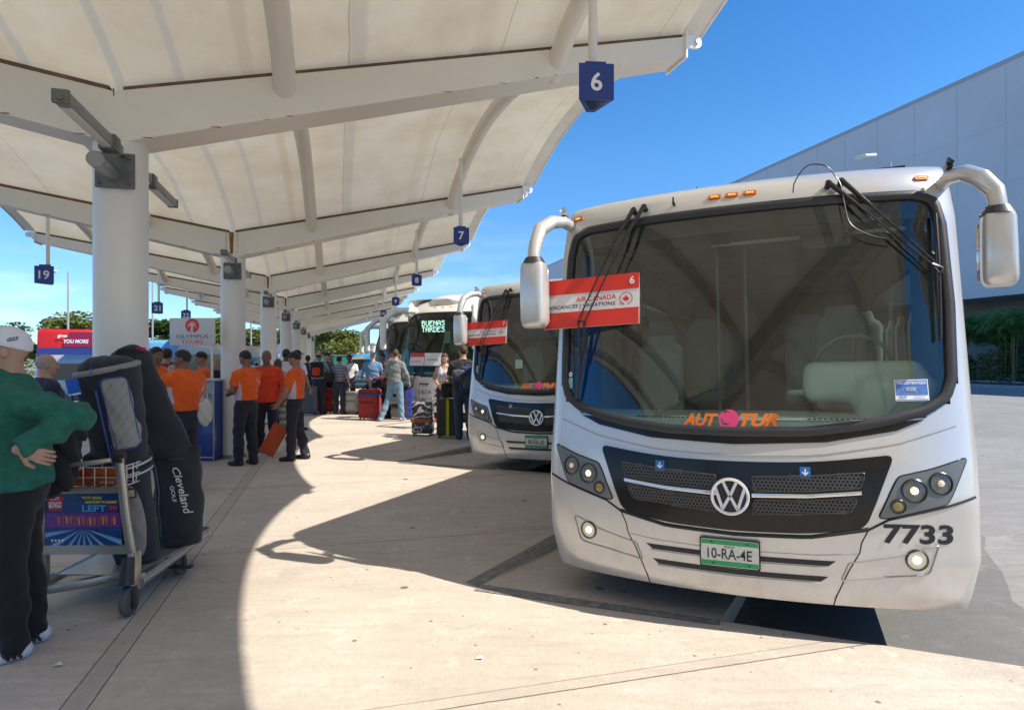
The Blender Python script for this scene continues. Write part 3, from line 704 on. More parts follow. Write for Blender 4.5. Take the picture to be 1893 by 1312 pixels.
M_dkgap = mat('panel_gap', (.02, .02, .02), .8)
M_glassw = glass_mat('windscreen_glass', (.84, .90, .87), 1.9)
M_glassd = mat('tinted_side_glass', (.012, .016, .02), .04, coat=1., spec=.8)
M_chr = mat('chrome', (.78, .78, .78), .08, 1.)
M_amb = mat('amber_lens', (.85, .22, .01), .2, coat=.8, emit=(1, .3, .02), es=.25)
M_lens = glass_mat('lamp_lens', (.95, .95, .93), 1.0)
M_refl = mat('lamp_reflector', (.88, .84, .76), .38, .55)
M_hlhouse = mat('lamp_surround_grey', (.15, .165, .17), .4, .2)
M_green = mat('plate_green', (.02, .30, .10), .5); M_plate = mat('plate_white', (.66, .66, .62), .5, var=.25, vscale=30); M_ink = mat('ink', (.012, .014, .018), .6)
M_dash = mat('dash_greygreen', (.55, .62, .57), .6, bump=.1, bscale=80); M_seat = mat('seat_grey', (.36, .39, .38), .9, bump=.3, bscale=60)
M_inner = mat('cabin_trim', (.42, .40, .35), .85, var=.2, vscale=2); M_ifloor = mat('cabin_floor', (.16, .16, .15), .9)
M_curt = mat('blue_curtain', (.03, .12, .42), .9)
M_red = mat('board_red', (.70, .035, .02), .5, var=.06); M_bwhite = mat('board_white', (.72, .70, .68), .5); M_navy = mat('ink_navy', (.03, .03, .10), .5)
M_tyre = mat('tyre_rubber', (.022, .022, .024), .8, bump=.4, bscale=60); M_rim = mat('wheel_rim', (.5, .5, .5), .35, .8)
M_orange_t = mat('decal_orange', (.95, .20, .01), .4); M_pink = mat('decal_pink', (.85, .06, .22), .4)
M_decblue = mat('decal_blue', (.02, .14, .42), .4); M_decwhite = mat('decal_white', (.8, .8, .8), .4)
WS = [(0, 1.29), (.40, 1.298), (.70, 1.338), (.85, 1.372), (1.02, 1.42), (1.14, 1.50), (1.185, 1.62), (1.205, 2.05), (1.195, 2.55), (1.16, 2.71), (1.05, 2.765), (.5, 2.77), (0, 2.77)]
def mirror_poly(h): return [(u, z) for u, z in h]+[(-u, z) for u, z in h[::-1] if u > 1e-6]
WS_O = mirror_poly(WS)
def inset(poly, d):
    n = len(poly); out = []; ar = sum(poly[i][0]*poly[(i+1) % n][1]-poly[(i+1) % n][0]*poly[i][1] for i in range(n)); sg = 1 if ar > 0 else -1
    for i in range(n):
        a = Vector(poly[i-1]); p = Vector(poly[i]); b = Vector(poly[(i+1) % n]); e1 = (p-a).normalized(); e2 = (b-p).normalized()
        nn = (Vector((-e1.y, e1.x))+Vector((-e2.y, e2.x))).normalized()*sg; out.append((p.x+nn.x*d, p.y+nn.y*d))
    return out
LEAF = [(0, -1), (.07, -.45), (.45, -.62), (.40, -.42), (.85, -.05), (.72, .0), (.80, .32), (.55, .27), (.50, .42), (.26, .15), (.32, .70), (.17, .60), (0, 1)]
def maple(r): h = [(x*r, y*r) for x, y in LEAF]; return h+[(-x, y) for x, y in h[::-1] if x > 1e-9]
def roundel(mb, M, r, mi):
    vs = []; n = 28
    for j in range(n):
        a = 2*math.pi*(j/n)
        for rr in (r, r*.88): vs.append((rr*math.sin(a), rr*math.cos(a), 0))
    mb.add(vs, [(2*j, 2*((j+1) % n), 2*((j+1) % n)+1, 2*j+1) for j in range(n) if j not in (13, 14)], mi, M)
    mb.add([(x, y-.02*r, 0) for x, y in maple(r*.62)], [tuple(range(len(maple(1))))], mi, M)
def flip_fix(mb): return mb
def wheel(parent, x, y, r=.42, w=.26, side=1):
    o = MB(); o.lathe([(r*.62, -w/2), (r*.95, -w/2), (r, -w/2+.03), (r, w/2-.03), (r*.95, w/2), (r*.62, w/2)], 32, M=T(x, y, r, ry=R(90)))
    t = o.build('wheel', M_tyre, parent)
    g = MB(); g.lathe([(.04, w*.2), (r*.3, w*.3), (r*.33, w*.12), (r*.55, w*.18), (r*.63, w*.45), (r*.63, -w*.45)], 24, M=T(x, y, r, ry=R(90)*side)); g.build('rim', M_rim, t)
def lamp_round(sh, u, z, r, name, parent, lit=0, amber=False):
    root = None; p = sh.P(u, z, 0); n = (sh.P(u, z, .1)-p).normalized(); Mf = Matrix.Translation(p) @ n.to_track_quat('Z', 'Y').to_matrix().to_4x4()
    g = MB(); g.lathe([(r*1.12, -.01), (r*1.12, .010), (r*1.02, .014), (r*.96, .006), (r*.96, -.012)], 28, M=Mf); o = g.build(name, mat('lamp_bezel', (.02, .02, .02), .3), parent)
    if amber: g = MB(); g.lathe([(r*.96, .002), (r*.7, .012), (0.001, .016)], 24, M=Mf); g.build('lens', mat('amber_dim', (.25, .19, .06), .2, coat=1.), o); return o
    g = MB(); g.lathe([(r*.95, .0045), (r*.8, .0044), (r*.55, .0038), (r*.22, .003), (.001, .003)], 28, M=Mf)
    vv = [(r*.95, 0)]; g = MB(); g.lathe([(r*.96, .004), (r*.80, -.004), (r*.5, -.006), (r*.3, -.007), (r*.25, .006), (.001, .010)], 28, M=Mf)
    # facets
    for j in range(14): a = 2*math.pi*j/14; g.box(math.cos(a)*r*.7, math.sin(a)*r*.7, .0, .004, r*.3, .006, 0, Mf @ Matrix.Rotation(0, 4, 'Z'))
    g.build('reflector', M_refl, o)
    g = MB(); g.ball((0, 0, .008), (r*.34, r*.34, r*.15), 12, M=Mf)
    g.build('bulb', mat('bulb_lit', (1, .9, .7), .3, emit=(1, .80, .50), es=6.) if lit == 1 else (mat('bulb_dimlit', (1, .8, .5), .3, emit=(1, .62, .3), es=2.2) if lit == 2 else mat('bulb_off_reflection', (.7, .6, .5), .2, coat=1, emit=(1, .55, .3), es=.15)), o)  # unlit bulb emits faintly, standing in for light reflected in the lamp
    g = MB(); g.lathe([(r*.97, .009), (r*.7, .017), (r*.35, .022), (.001, .023)], 28, M=Mf); g.build('lens', M_lens, o)
    return o
def card_board(parent_thing_name, label, loc, rot, w, h, num, tilt=0, lean=0):
    """red and white tour board; local X right, Z up, faces -Y"""
    root = thing(parent_thing_name, label, 'board', loc, rot); root.rotation_euler = (lean, tilt, rot)
    g = MB(); g.box(0, .006, 0, w, .01, h, 0); o = g.build('panel', M_bwhite, root, smooth=0)
    g = MB(); g.box(0, -.0005, h*.345, w, .0025, h*.31); g.box(0, -.0005, -h*.34, w, .0025, h*.32); g.build('red_band', M_red, root, smooth=0)
    F = lambda x, z: face_frame((x, -.003, z), (0, -1, 0))
    g = MB(); put_text(g, 'AIR CANADA', F(w*.06, h*.06), 0, height=h*.10, width=w*.42, bold=.012); roundel(g, F(w*.355, h*.005) if 0 else F(w*.37, h*.0), h*.125, 0); g.build('red_lettering', mat('letter_red', (.60, .02, .03), .5), root, smooth=0)
    g = MB(); put_text(g, 'VACANCES | VACATIONS', F(w*.02, -h*.085) if 0 else F(-w*.09, -h*.085), 0, height=h*.10, width=w*.70, bold=.01, shear=.15); g.build('dark_lettering', M_navy, root, smooth=0)
    g = MB(); put_text(g, num, face_frame((w*.43, -.004, h*.36), (0, -1, 0)), height=h*.155, bold=.02); g.build('number', M_decwhite, root, smooth=0)
    return root
def wiper_set(sh, root, piv, wrist, blade, m, nm='wiper', of=.052):
    g = MB()
    for (pu, pz), (qu, qz) in zip(piv, wrist):
        p = sh.P(pu, pz, .0); n = (sh.P(pu, pz, .1)-p).normalized(); g.tube([p, p+n*.05], .019, 12)
        a = sh.P(pu, pz, .045); b = sh.P(qu, qz, of); mids = [a.lerp(b, t)+(sh.P(pu+(qu-pu)*t, pz+(qz-pz)*t, of)-a.lerp(b, t))*.9 for t in (.3, .6, .85)]
        g.tube([a, mids[0]], [.017, .011], 8); g.tube([mids[0], mids[1], mids[2], b], .006, 8)
    o = g.build(nm, m, root)
    g = MB(); a = sh.P(*blade[0], .028); b = sh.P(*blade[1], .028); c = a.lerp(b, .5); c = sh.P((blade[0][0]+blade[1][0])/2, (blade[0][1]+blade[1][1])/2, .05)
    n = 10; g.tube([sh.P(blade[0][0]+(blade[1][0]-blade[0][0])*i/n, blade[0][1]+(blade[1][1]-blade[0][1])*i/n, .022) for i in range(n+1)], .008, 6)
    g.tube([sh.P(blade[0][0]+(blade[1][0]-blade[0][0])*i/n, blade[0][1]+(blade[1][1]-blade[0][1])*i/n, .034+.012*math.sin(math.pi*i/n)) for i in range(n+1)], .009, 6)
    w0 = sh.P(*wrist[0], of); w1 = sh.P(*wrist[-1], of); g.tube([w0, w1, c], .010, 6); g.tube([c, w0], .007, 6); g.build('wiper_blade', m, o); return o
ROLL = R(1.2)
def midibus(label, loc, rz, front_detail, plate_no, fleet_no=None):
    sh = Shape(); root = thing('coach', label, 'bus', loc, rz, 'silver coaches parked nose in'); root.rotation_euler = (0, -ROLL, rz)
    rr = [(.012, .02, .05), (.022, .06, .12), (.03, .12, .22), (.036, .25, .45), (.04, .5, .8)]
    body = shell(sh, WS_O, M_silver, root, rr, 'body', .02, sidewin=(2.05, 7.2, 1.62, 2.48))
    inner = inset(WS_O, .055)
    ring_strip(sh, WS_O, inner, .012, .06, M_rub, 'windscreen_gasket', root)
    # broad black base strip below the gasket
    low = [(-1.0, 1.395), (-.86, 1.335), (-.5, 1.268), (0, 1.245), (.5, 1.268), (.86, 1.335), (1.0, 1.395), (.86, 1.385), (.6, 1.328), (.3, 1.30), (0, 1.298), (-.3, 1.30), (-.6, 1.328), (-.86, 1.385)]
    patch(sh, low, .009, .02, M_gloss, 'base_strip', root)
    patch(sh, inner, -.004, .006, M_glassw, 'windscreen', root, cut=.1)
    # shaded band along the head of the glass
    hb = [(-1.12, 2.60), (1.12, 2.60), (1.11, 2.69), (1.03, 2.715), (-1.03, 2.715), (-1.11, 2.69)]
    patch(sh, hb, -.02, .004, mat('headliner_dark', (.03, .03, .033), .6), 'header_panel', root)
    # grille
    go = rounded([(-.84, 1.205), (-.45, 1.155), (0, 1.145), (.45, 1.155), (.84, 1.205), (.685, .80), (.40, .755), (0, .742), (-.40, .755), (-.685, .80)], [.05, .2, .2, .2, .05, .06, .1, .1, .1, .06])
    gi = inset(inset(go, -.012), 0) if False else go
    patch(sh, inset(go, -.016), .004, .03, M_silver, 'grille_frame', root); gr = patch(sh, go, .012, .03, M_gloss, 'grille', root)
    # mesh openings either side of the badge, four fields with honeycomb
    def halfmesh(sg):
        up = [(.10, 1.062), (.40, 1.078), (.688, 1.105), (.663, 1.02), (.40, .992), (.115, .978)]
        dn = [(.115, .935), (.40, .945), (.645, .968), (.612, .888), (.34, .866), (.10, .848)]
        for pl in (up, dn):
            pl = rounded([(x*sg, z) for x, z in pl], .012, 3); 
            if sg < 0: pl = pl[::-1]
            q = patch(sh, pl[::-1], .014, .004, mat('mesh_backing', (.006, .006, .007), .7), 'mesh_recess', gr)
            g = MB(); rr_ = .0125; dx = rr_*2*math.cos(R(30)); rowi = 0; z = min(p[1] for p in pl)
            while z < max(p[1] for p in pl):
                x = min(p[0] for p in pl)+(dx/2 if rowi % 2 else 0)
                while x < max(p[0] for p in pl):
                    if inpoly(x, z, pl):
                        vs = []
                        for j in range(6):
                            a = R(60*j+30)
                            for r_ in (rr_*1.0, rr_*.74): vs.append(sh.P(x+math.cos(a)*r_, z+math.sin(a)*r_, .017))
                        g.add(vs, [(2*j, 2*((j+1) % 6), 2*((j+1) % 6)+1, 2*j+1) for j in range(6)])
                    x += dx
                z += rr_*1.5; rowi += 1
            g.build('honeycomb', mat('mesh_plastic', (.085, .083, .08), .4), q, smooth=0)
            # rim
            g = MB(); g.tube([sh.P(p[0], p[1], .016) for p in pl]+[sh.P(pl[0][0], pl[0][1], .016)], .004, 6); g.build('mesh_rim', mat('rim_dark', (.05, .05, .05), .3), q)
        pts = [(sg*x, z) for x, z in ((.10, .958), (.40, .968), (.665, .995))]
        q = resample([Vector(p) for p in pts], 20, closed=False); g = MB(); vs = []
        for p in q:
            for dz, of in ((-.0125, .014), (-.010, .026), (0, .029), (.010, .026), (.0125, .014)): vs.append(sh.P(p.x, p.y+dz, of))
        g.add(vs, [(i*5+j, i*5+j+1, (i+1)*5+j+1, (i+1)*5+j) for i in range(20) for j in range(4)]); g.build('chrome_strip', M_chr, gr, smooth=60)
    halfmesh(1); halfmesh(-1)
    # round badge with the V over W
    p = sh.P(-.02, .945, 0); n = (sh.P(-.02, .945, .1)-p).normalized(); Mf = Matrix.Translation(p) @ (Vector((0, 0, 1)).cross(n).normalized() @ Matrix() if False else face_frame((0, 0, 0), n))
    g = MB(); g.lathe([(.112, .0), (.112, .02), (.001, .02)], 40, M=Mf); bd = g.build('badge', mat('badge_dark', (.02, .02, .03), .25), gr)
    g = MB(); g.lathe([(.110, .018), (.110, .030), (.104, .034), (.093, .030), (.093, .018)], 40, M=Mf)
    def stroke(a, b, wd):
        a = Vector(a); b = Vector(b); d = (b-a).normalized(); q = Vector((-d.y, d.x))*wd/2; g.prism([tuple(a+q), tuple(a-q), tuple(b-q), tuple(b+q)], .018, .031, 0, Mf)
    for s_ in (-1, 1):
        stroke((s_*.040, .090), (s_*.002, .006), .017); stroke((s_*.083, .052), (s_*.042, -.076), .017); stroke((s_*.044, -.078), (s_*.004, -.004), .017)
    g.build('emblem', mat('emblem_metal', (.80, .80, .80), .28, .55), bd, smooth=20)
    # little arrow stickers
    for u in (-.437, .386):
        st_ = patch(sh, [(u-.028, 1.067), (u+.028, 1.067), (u+.028, 1.13), (u-.028, 1.13)], .0165, .002, M_decblue, 'arrow_sticker', gr)
        g = MB(); 
        for pl in ([(-.0035, .02), (-.0035, -.012), (.0035, -.012), (.0035, .02)], [(-.0175, -.001), (-.013, .005), (0, -.009), (0, -.020)], [(0, -.020), (0, -.009), (.013, .005), (.0175, -.001)]):
            g.add([sh.P(u+x, 1.099+z, .0185) for x, z in pl], [(0, 1, 2, 3)])
        g.build('arrow', M_decwhite, st_, smooth=0)
    # headlamp units
    for sg in (-1, 1):
        pl = rounded([(sg*x, z) for x, z in ((1.20, 1.185), (1.02, 1.125), (.86, 1.085), (.835, 1.04), (.755, .862), (.80, .862), (1.085, .94), (1.115, .99))], .02, 4)
        if sg > 0: pl = pl[::-1]
        patch(sh, inset(pl, -.008), .001, .01, M_dkgap, 'headlamp_gap', root, smooth=40); h = patch(sh, pl, .006, .01, M_hlhouse, 'headlamp_unit', root)
        lamp_round(sh, sg*1.062, 1.052, .056, 'headlamp', h, 0 if sg < 0 else 0); lamp_round(sh, sg*.93, 1.012, .060, 'headlamp', h, 2); lamp_round(sh, sg*.848, .928, .036, 'indicator', h, amber=True)
        # bumper recess and fog lamp
        rec = rounded([(sg*x, z) for x, z in ((1.045, .715), (.99, .705), (.86, .655), (.60, .60), (.56, .50), (.80, .535), (.975, .552), (1.0, .57))], .012, 3)
        if sg > 0: rec = rec[::-1]
        g = MB(); g.tube([sh.P(p[0], p[1], .002) for p in rec]+[sh.P(rec[0][0], rec[0][1], .002)], .0045, 6); rc_ = g.build('fog_recess', mat('silver_shadowline', (.36, .35, .33), .4, .3), root)
        lamp_round(sh, sg*.935, .635, .052, 'fog_lamp', root, 1)
        # panel joints
        surf_tube(sh, [(sg*1.235, .975), (sg*1.08, .925), (sg*.80, .85), (sg*.70, .79)], .0065, .001, M_dkgap, 'panel_joint', root)
        surf_tube(sh, [(sg*.70, .79), (sg*.665, .715), (sg*.655, .66), (sg*.60, .56), (sg*.53, .40), (sg*.52, .352)], .0032, .001, M_dkgap, 'panel_joint', root)
        surf_tube(sh, [(sg*.655, .655), (sg*.45, .635), (0, .625)], .0022, .001, mat('silver_crease', (.4, .39, .37), .4, .3), 'panel_crease', root)
    surf_tube(sh, [(-.70, .795), (-.4, .735), (0, .722), (.4, .735), (.70, .795)], .013, .002, M_dkgap, 'grille_gap', root)
    surf_tube(sh, [(-1.16, 1.36), (-.86, 1.262), (-.45, 1.195), (0, 1.178), (.45, 1.195), (.86, 1.262), (1.16, 1.36)], .004, .001, mat('silver_crease', (.4, .39, .37), .4, .3), 'panel_crease', root)
    # bumper slots
    for (z, x, hh) in ((.590, .535, .030), (.500, .495, .030)):
        patch(sh, rounded([(-x, z+hh*.55), (-x+.04, z-hh*.45), (0, z-hh*.6), (x-.04, z-hh*.45), (x, z+hh*.55), (0, z+hh*.4)], .004, 2), .002, .012, mat('slot_black', (.012, .010, .014), .5), 'bumper_slot', root)
        surf_tube(sh, [(-x+.03, z-hh*.75), (0, z-hh*.95), (x-.03, z-hh*.75)], .005, .003, M_silver, 'slot_lip', root)
    # number plate
    p = sh.P(-.03, .607, .02); n = (sh.P(-.03, .607, .1)-sh.P(-.03, .607, 0)).normalized(); Mp = face_frame(p, n); g = MB()
    pw, ph = .325, .158
    g.prism(rounded([(-pw/2-.008, -ph/2-.008), (pw/2+.008, -ph/2-.008), (pw/2+.008, ph/2+.008), (-pw/2-.008, ph/2+.008)], .012, 3), -.012, .0, 0, Mp); pf = g.build('number_plate', M_gloss, root, smooth=0)
    g = MB(); g.prism(rounded([(-pw/2, -ph/2), (pw/2, -ph/2), (pw/2, ph/2), (-pw/2, ph/2)], .01, 3), 0, .004, 0, Mp); g.build('plate_face', M_plate, pf, smooth=0)
    g = MB(); g.prism([(-pw/2+.002, ph/2-.030), (pw/2-.002, ph/2-.030), (pw/2-.002, ph/2-.003), (-pw/2+.002, ph/2-.003)], .004, .0048, 0, Mp); g.prism([(-pw/2+.002, -ph/2+.003), (pw/2-.002, -ph/2+.003), (pw/2-.002, -ph/2+.032), (-pw/2+.002, -ph/2+.032)], .004, .0048, 0, Mp); g.build('plate_band', M_green, pf, smooth=0)
    g = MB(); put_text(g, plate_no, Mp @ T(0, -.004, .0056), height=.062, width=.25, bold=.008); g.build('plate_characters', M_ink, pf, smooth=0); g = MB(); put_text(g, 'MEXICO', Mp @ T(0, .038, .0056), height=.011); g.build('plate_country', M_ink, pf, smooth=0)
    for x, y in ((-.10, ph/2-.016), (.10, ph/2-.016), (-.09, -ph/2+.017), (.11, -ph/2+.017)): g = MB(); g.prism([(x-.009, y-.003), (x+.009, y-.003), (x+.009, y+.003), (x-.009, y+.003)], .005, .0058, 0, Mp); g.build('plate_bolt', M_ink, pf, smooth=0)
    if fleet_no: surf_text(sh, fleet_no, .945, .775, M_ink, 'fleet_number', root, height=.108, width=.34, bold=.03, shear=.05)
    # company name on the glass
    tz = 1.388; g = MB()
    for s_, w_, u_ in (('AUT', .20, -.195), ('TUR', .20, .145)):
        v, f = text_mesh(s_, height=.078, width=w_+.015, bold=.045, shear=.35); g.add([sh.P(u_+x, tz+y+.010*(x+u_), .004) for x, y, _ in v], f); nm = g.build('windscreen_name', M_orange_t, root, smooth=0); g = MB()
    g = MB()
    def disc(cu, cz, r1, r2, a0, a1, of):
        n_ = 24; vs = []
        for j in range(n_+1):
            a = a0+(a1-a0)*j/n_
            for r_ in (r1, r2(j/n_) if callable(r2) else r2): vs.append(sh.P(cu+r_*math.cos(a), cz+r_*math.sin(a)*1.05, of))
        g.add(vs, [(2*j, 2*j+2, 2*j+3, 2*j+1) for j in range(n_)])
    disc(-.024, tz+.004, .056, lambda t: .056-.045*math.sin(math.pi*min(1, t*1.05)), R(-150), R(130), .005); disc(-.034, tz+.012, .032, .0005, 0, R(360), .0045)
    disc(-.024, tz+.0, .062, .048, R(130), R(290), .005)
    g.build('pink_swirl', M_pink, nm, smooth=0)
    # paper stickers behind the glass
    q = patch(sh, [(-1.128, 1.575), (-1.092, 1.575), (-1.092, 1.648), (-1.128, 1.648)], -.002 if 0 else .003, .002, mat('sticker_teal', (.25, .50, .48), .5), 'permit_sticker', root)
    g = MB(); n_ = 16; g.add([sh.P(-1.112+.016*math.cos(2*math.pi*j/n_), 1.672+.018*math.sin(2*math.pi*j/n_), .004) for j in range(n_)], [tuple(range(n_))]); o = g.build('round_sticker', M_decwhite, root, smooth=0); surf_text(sh, 'OK', -1.112, 1.672, M_ink, 'sticker_text', o, off=.006, height=.010)
    if fleet_no:
        q = patch(sh, [(.866, 1.50), (1.036, 1.502), (1.034, 1.622), (.864, 1.618)], .003, .002, M_decwhite, 'permit_card', root); patch(sh, [(.871, 1.532), (1.031, 1.534), (1.029, 1.617), (.869, 1.613)], .0045, .001, mat('permit_blue', (.03, .10, .38), .5, var=1, vscale=60, var2=(.12, .25, .55)), 'permit_field', q)
        patch(sh, [(.871, 1.505), (1.031, 1.507), (1.031, 1.510), (.871, 1.508)], .0045, .001, mat('permit_blue', (.03, .10, .38), .5), 'permit_edge', q)
        surf_text(sh, 'PRECONTRATADO', .949, 1.601, M_decwhite, 'permit_title', q, off=.007, width=.148, height=.017, bold=.02)
        patch(sh, [(.922, 1.555), (.968, 1.556), (.968, 1.575), (.922, 1.574)], .0065, .001, mat('permit_grey', (.5, .55, .55), .5), 'permit_window', q); surf_text(sh, '9876', .945, 1.565, M_ink, 'permit_number', q, off=.009, width=.036)
        surf_text(sh, 'ASUR', .90, 1.521, M_decblue, 'permit_brand', q, off=.007, width=.042, bold=.03, shear=.2); surf_text(sh, 'Propiedad de\nAeropuerto', .985, 1.521, M_decblue, 'permit_note', q, off=.007, width=.055)
    # amber roof markers
    for u in (-1.13, -.118, -.008, .103, 1.085):
        p = sh.P(u, 2.845 if abs(u) < 1 else 2.85, 0); n = (sh.P(u, 2.845, .1)-p).normalized(); Mm = face_frame(p, n); g = MB()
        g.prism(rounded([(-.043, -.016), (.043, -.016), (.043, .016), (-.043, .016)], .015, 4), -.01, .010, 0, Mm); o = g.build('marker_lamp', mat('marker_base', (.62, .13, .01), .3, coat=.5), root)
        g = MB()
        for x in (-.016, 0, .016): g.ball((x, 0, .0115), (.007, .006, .005), 8, M=Mm)
        g.build('marker_lens', mat('marker_glow', (1, .45, .1), .2, emit=(1, .42, .08), es=.9), o)
    # wipers
    M_wip = mat('wiper_black', (.012, .012, .014), .35)
    wiper_set(sh, root, [(-.66, 2.81), (-.585, 2.822)], [(-1.005, 2.03), (-.955, 2.02)], [(-.975, 1.98), (-1.035, 1.50)], M_wip, of=.105)
    wiper_set(sh, root, [(.56, 2.83), (.632, 2.838)], [(1.075, 2.28), (1.125, 2.255)], [(1.125, 2.60), (1.10, 1.84)], M_wip)
    g = MB(); pts = [(.36, 2.80, .02), (.37, 2.85, .06), (.44, 2.90, .10), (.54, 2.895, .10), (.60, 2.85, .06), (.625, 2.80, .05), (.64, 2.68, .05), (.67, 2.55, .05), (.78, 2.47, .05), (.90, 2.44, .05)]
    hp_ = [sh.P(*p) for p in pts]; sm_ = []
    for i in range(len(hp_)-1):
        p0, p1, p2, p3 = hp_[max(i-1, 0)], hp_[i], hp_[i+1], hp_[min(i+2, len(hp_)-1)]
        for t in (0, .2, .4, .6, .8): sm_.append(.5*((2*p1)+(p2-p0)*t+(2*p0-5*p1+4*p2-p3)*t*t+(3*p1-p0-3*p2+p3)*t**3))
    g.tube(sm_+[hp_[-1]], .0040, 6); g.build('washer_hose', M_wip, root)
    g = MB(); p = sh.P(-.385, 2.83, 0); n = (sh.P(-.385, 2.83, .1)-p).normalized(); g.tube([p, p+n*.03], .010, 8); g.tube([p+n*.025, p+n*.03+Vector((0, 0, .035))], .006, 6); g.build('washer_jet', M_wip, root)
    # mirrors
    for sg, mx, my, mz, hh in ((-1, -1.33, .20, 2.24, .47), (1, 1.375, .27, 2.325, .405)):
        a = MB(); top = mz+hh/2
        a.tube([(sg*1.19, .66, 2.80), (sg*1.225, .55, 2.825), (sg*1.27, .42, 2.80), (sg*1.315, .30, 2.73), (mx*.998, my+.03, top+.13), (mx, my, top+.06), (mx, my, top+.01)], [.040, .045, .050, .052, .049, .044, .050], 14); arm = a.build('mirror_arm', M_silver, root)
        a = MB(); a.tube([(mx, my, top-.01), (mx, my, top+.035)], [.085, .06], 18); a.build('swivel', M_rub, arm)
        a = MB(); a.tube([(sg*1.21, .60, 2.89), (sg*1.21, .52, 2.92), (sg*1.215, .47, 2.89)], .012, 8); a.box(sg*1.21, .55, 2.88, .03, .10, .03); a.build('bracket', M_chr if sg < 0 else M_wip, arm)
        a = MB(); pr = []
        for i, (t, wx, wy) in enumerate(((0, .062, .05), (.02, .084, .072), (.08, .090, .08), (.5, .094, .085), (.86, .095, .084), (.93, .09, .075), (.985, .075, .055), (1, .06, .04))):
            pr.append((t, wx*(1 if sg < 0 else .84), wy))
        vs = []; fs = []; n_ = 28
        for t, wx, wy in pr:
            for j in range(n_):
                an = 2*math.pi*j/n_; c_, s2 = math.cos(an), math.sin(an); ex = .55
                vs.append((mx+wx*math.copysign(abs(c_)**ex, c_), my+wy*math.copysign(abs(s2)**ex, s2), top-t*hh))
        for i in range(len(pr)-1):
            for j in range(n_): fs.append((i*n_+j, (i+1)*n_+j, (i+1)*n_+(j+1) % n_, i*n_+(j+1) % n_))
        fs += [tuple(range(n_)), tuple((len(pr)-1)*n_+j for j in range(n_-1, -1, -1))]
        a.add(vs, fs); h = a.build('mirror', M_silver, root, smooth=50)
        a = MB(); a.box(mx, my+.084, mz, .165, .006, hh*.8); a.build('mirror_glass', mat('mirror_glass', (.6, .62, .64), .03, 1.), h, bevel=.002)
    # sides: dark glazing, door strip, wheels, lower shade
    for sg in (-1, 1):
        g = MB(); x = sg*(1.272)
        g.box(x, 4.4, 2.05, .012, 6.0, .95); g.build('side_window', glass_mat('coach_side_glass', (.42, .48, .46), 1.5), root, bevel=.004); g = MB(); g.box(x, 1.02, 1.75, .012, .46, 2.0); g.build('door_glass', M_glassd, root, bevel=.004)
        g = MB(); g.box(x+sg*.003, 1.29, 1.75, .02, .03, 2.1); g.build('door_edge', M_rub, root)
        for y in (2.0, 6.3): wheel(root, sg*1.05, y, side=sg)
        g = MB(); g.box(sg*1.262, 2.0, .58, .03, 1.15, .72) ; g.box(sg*1.262, 6.3, .58, .03, 1.15, .72); g.build('wheel_arch', M_dkgap, root, bevel=.02)
    g = MB(); g.box(0, 4.3, .42, 2.1, 7.4, .12); g.box(0, .42, .36, 1.9, .3, .05); g.build('underfloor', M_dkgap, root)
    g = MB(); g.box(0, 8.22, 1.5, 2.3, .03, 1.2); g.build('rear_panel', M_silver, root, bevel=.01)
    # cabin
    c = MB(); c.add([(-1.2, .95, .9), (1.2, .95, .9), (1.2, 7.9, .9), (-1.2, 7.9, .9)], [(0, 1, 2, 3)]); fl = c.build('cabin_floor', M_ifloor, root, smooth=0)
    c = MB()
    for sg in (-1, 1):
        for y0, y1, z0, z1 in ((.9, 7.9, .9, 1.62), (.9, 7.9, 2.48, 2.85), (.9, 2.05, 1.62, 2.48), (7.2, 7.9, 1.62, 2.48)): c.add([(sg*1.235, y0, z0), (sg*1.235, y1, z0), (sg*1.235, y1, z1), (sg*1.235, y0, z1)], [(0, 1, 2, 3)])
    c.add([(-1.2, 7.9, .9), (1.2, 7.9, .9), (1.2, 7.9, 2.85), (-1.2, 7.9, 2.85)], [(0, 1, 2, 3)]); c.add([(-1.2, .75, 2.86), (1.2, .75, 2.86), (1.2, 7.9, 2.86), (-1.2, 7.9, 2.86)], [(0, 1, 2, 3)]); c.build('cabin_lining', M_inner, root, smooth=0)
    c = MB(); vs = []; n_ = 24
    for i in range(n_+1):
        u = -1.18+2.36*i/n_; y0 = -sh.w(u, 1.36)+.035
        vs += [(u, y0, 1.34-.02*0), (u, y0+.02, 1.375), (u, max(y0+.42, .72), 1.40), (u, max(y0+.5, .86), 1.36), (u, max(y0+.5, .86), .9)]
    c.add(vs, [(i*5+j, (i+1)*5+j, (i+1)*5+j+1, i*5+j+1) for i in range(n_) for j in range(4)]); dsh = c.build('dashboard', M_dash, root)
    c = MB()
    for u0 in (-.62, .42):
        for i in range(12): c.box(u0+i*.03, -sh.w(u0+i*.03, 1.38)+.14, 1.388, .020, .03, .006)
    c.build('air_vent', M_dkgap, dsh)
    sdf_obj('instrument_binnacle', lambda P: np.maximum(smin(rbx(P, (.74, .72, 1.60), (.34, .16, .13), .07), rbx(P, (.92, .66, 1.42), (.22, .22, .22), .10), .08), -rbx(P, (.70, .90, 1.62), (.28, .14, .08), .03)), (.3, .4, 1.15), (1.2, .95, 1.8), .022, M_dash, dsh)
    c = MB(); q = Matrix.Translation((.72, .98, 1.70)) @ Matrix.Rotation(R(-62), 4, 'X'); c.tube([q @ Vector((.23*math.cos(a), .23*math.sin(a), 0)) for a in np.linspace(0, 2*math.pi, 33)], .016, 10, cap=False)
    for a in (R(0), R(180), R(270)): c.tube([q @ Vector((.22*math.cos(a), .22*math.sin(a), 0)), q @ Vector((.05*math.cos(a), .05*math.sin(a), -.03))], .012, 8)
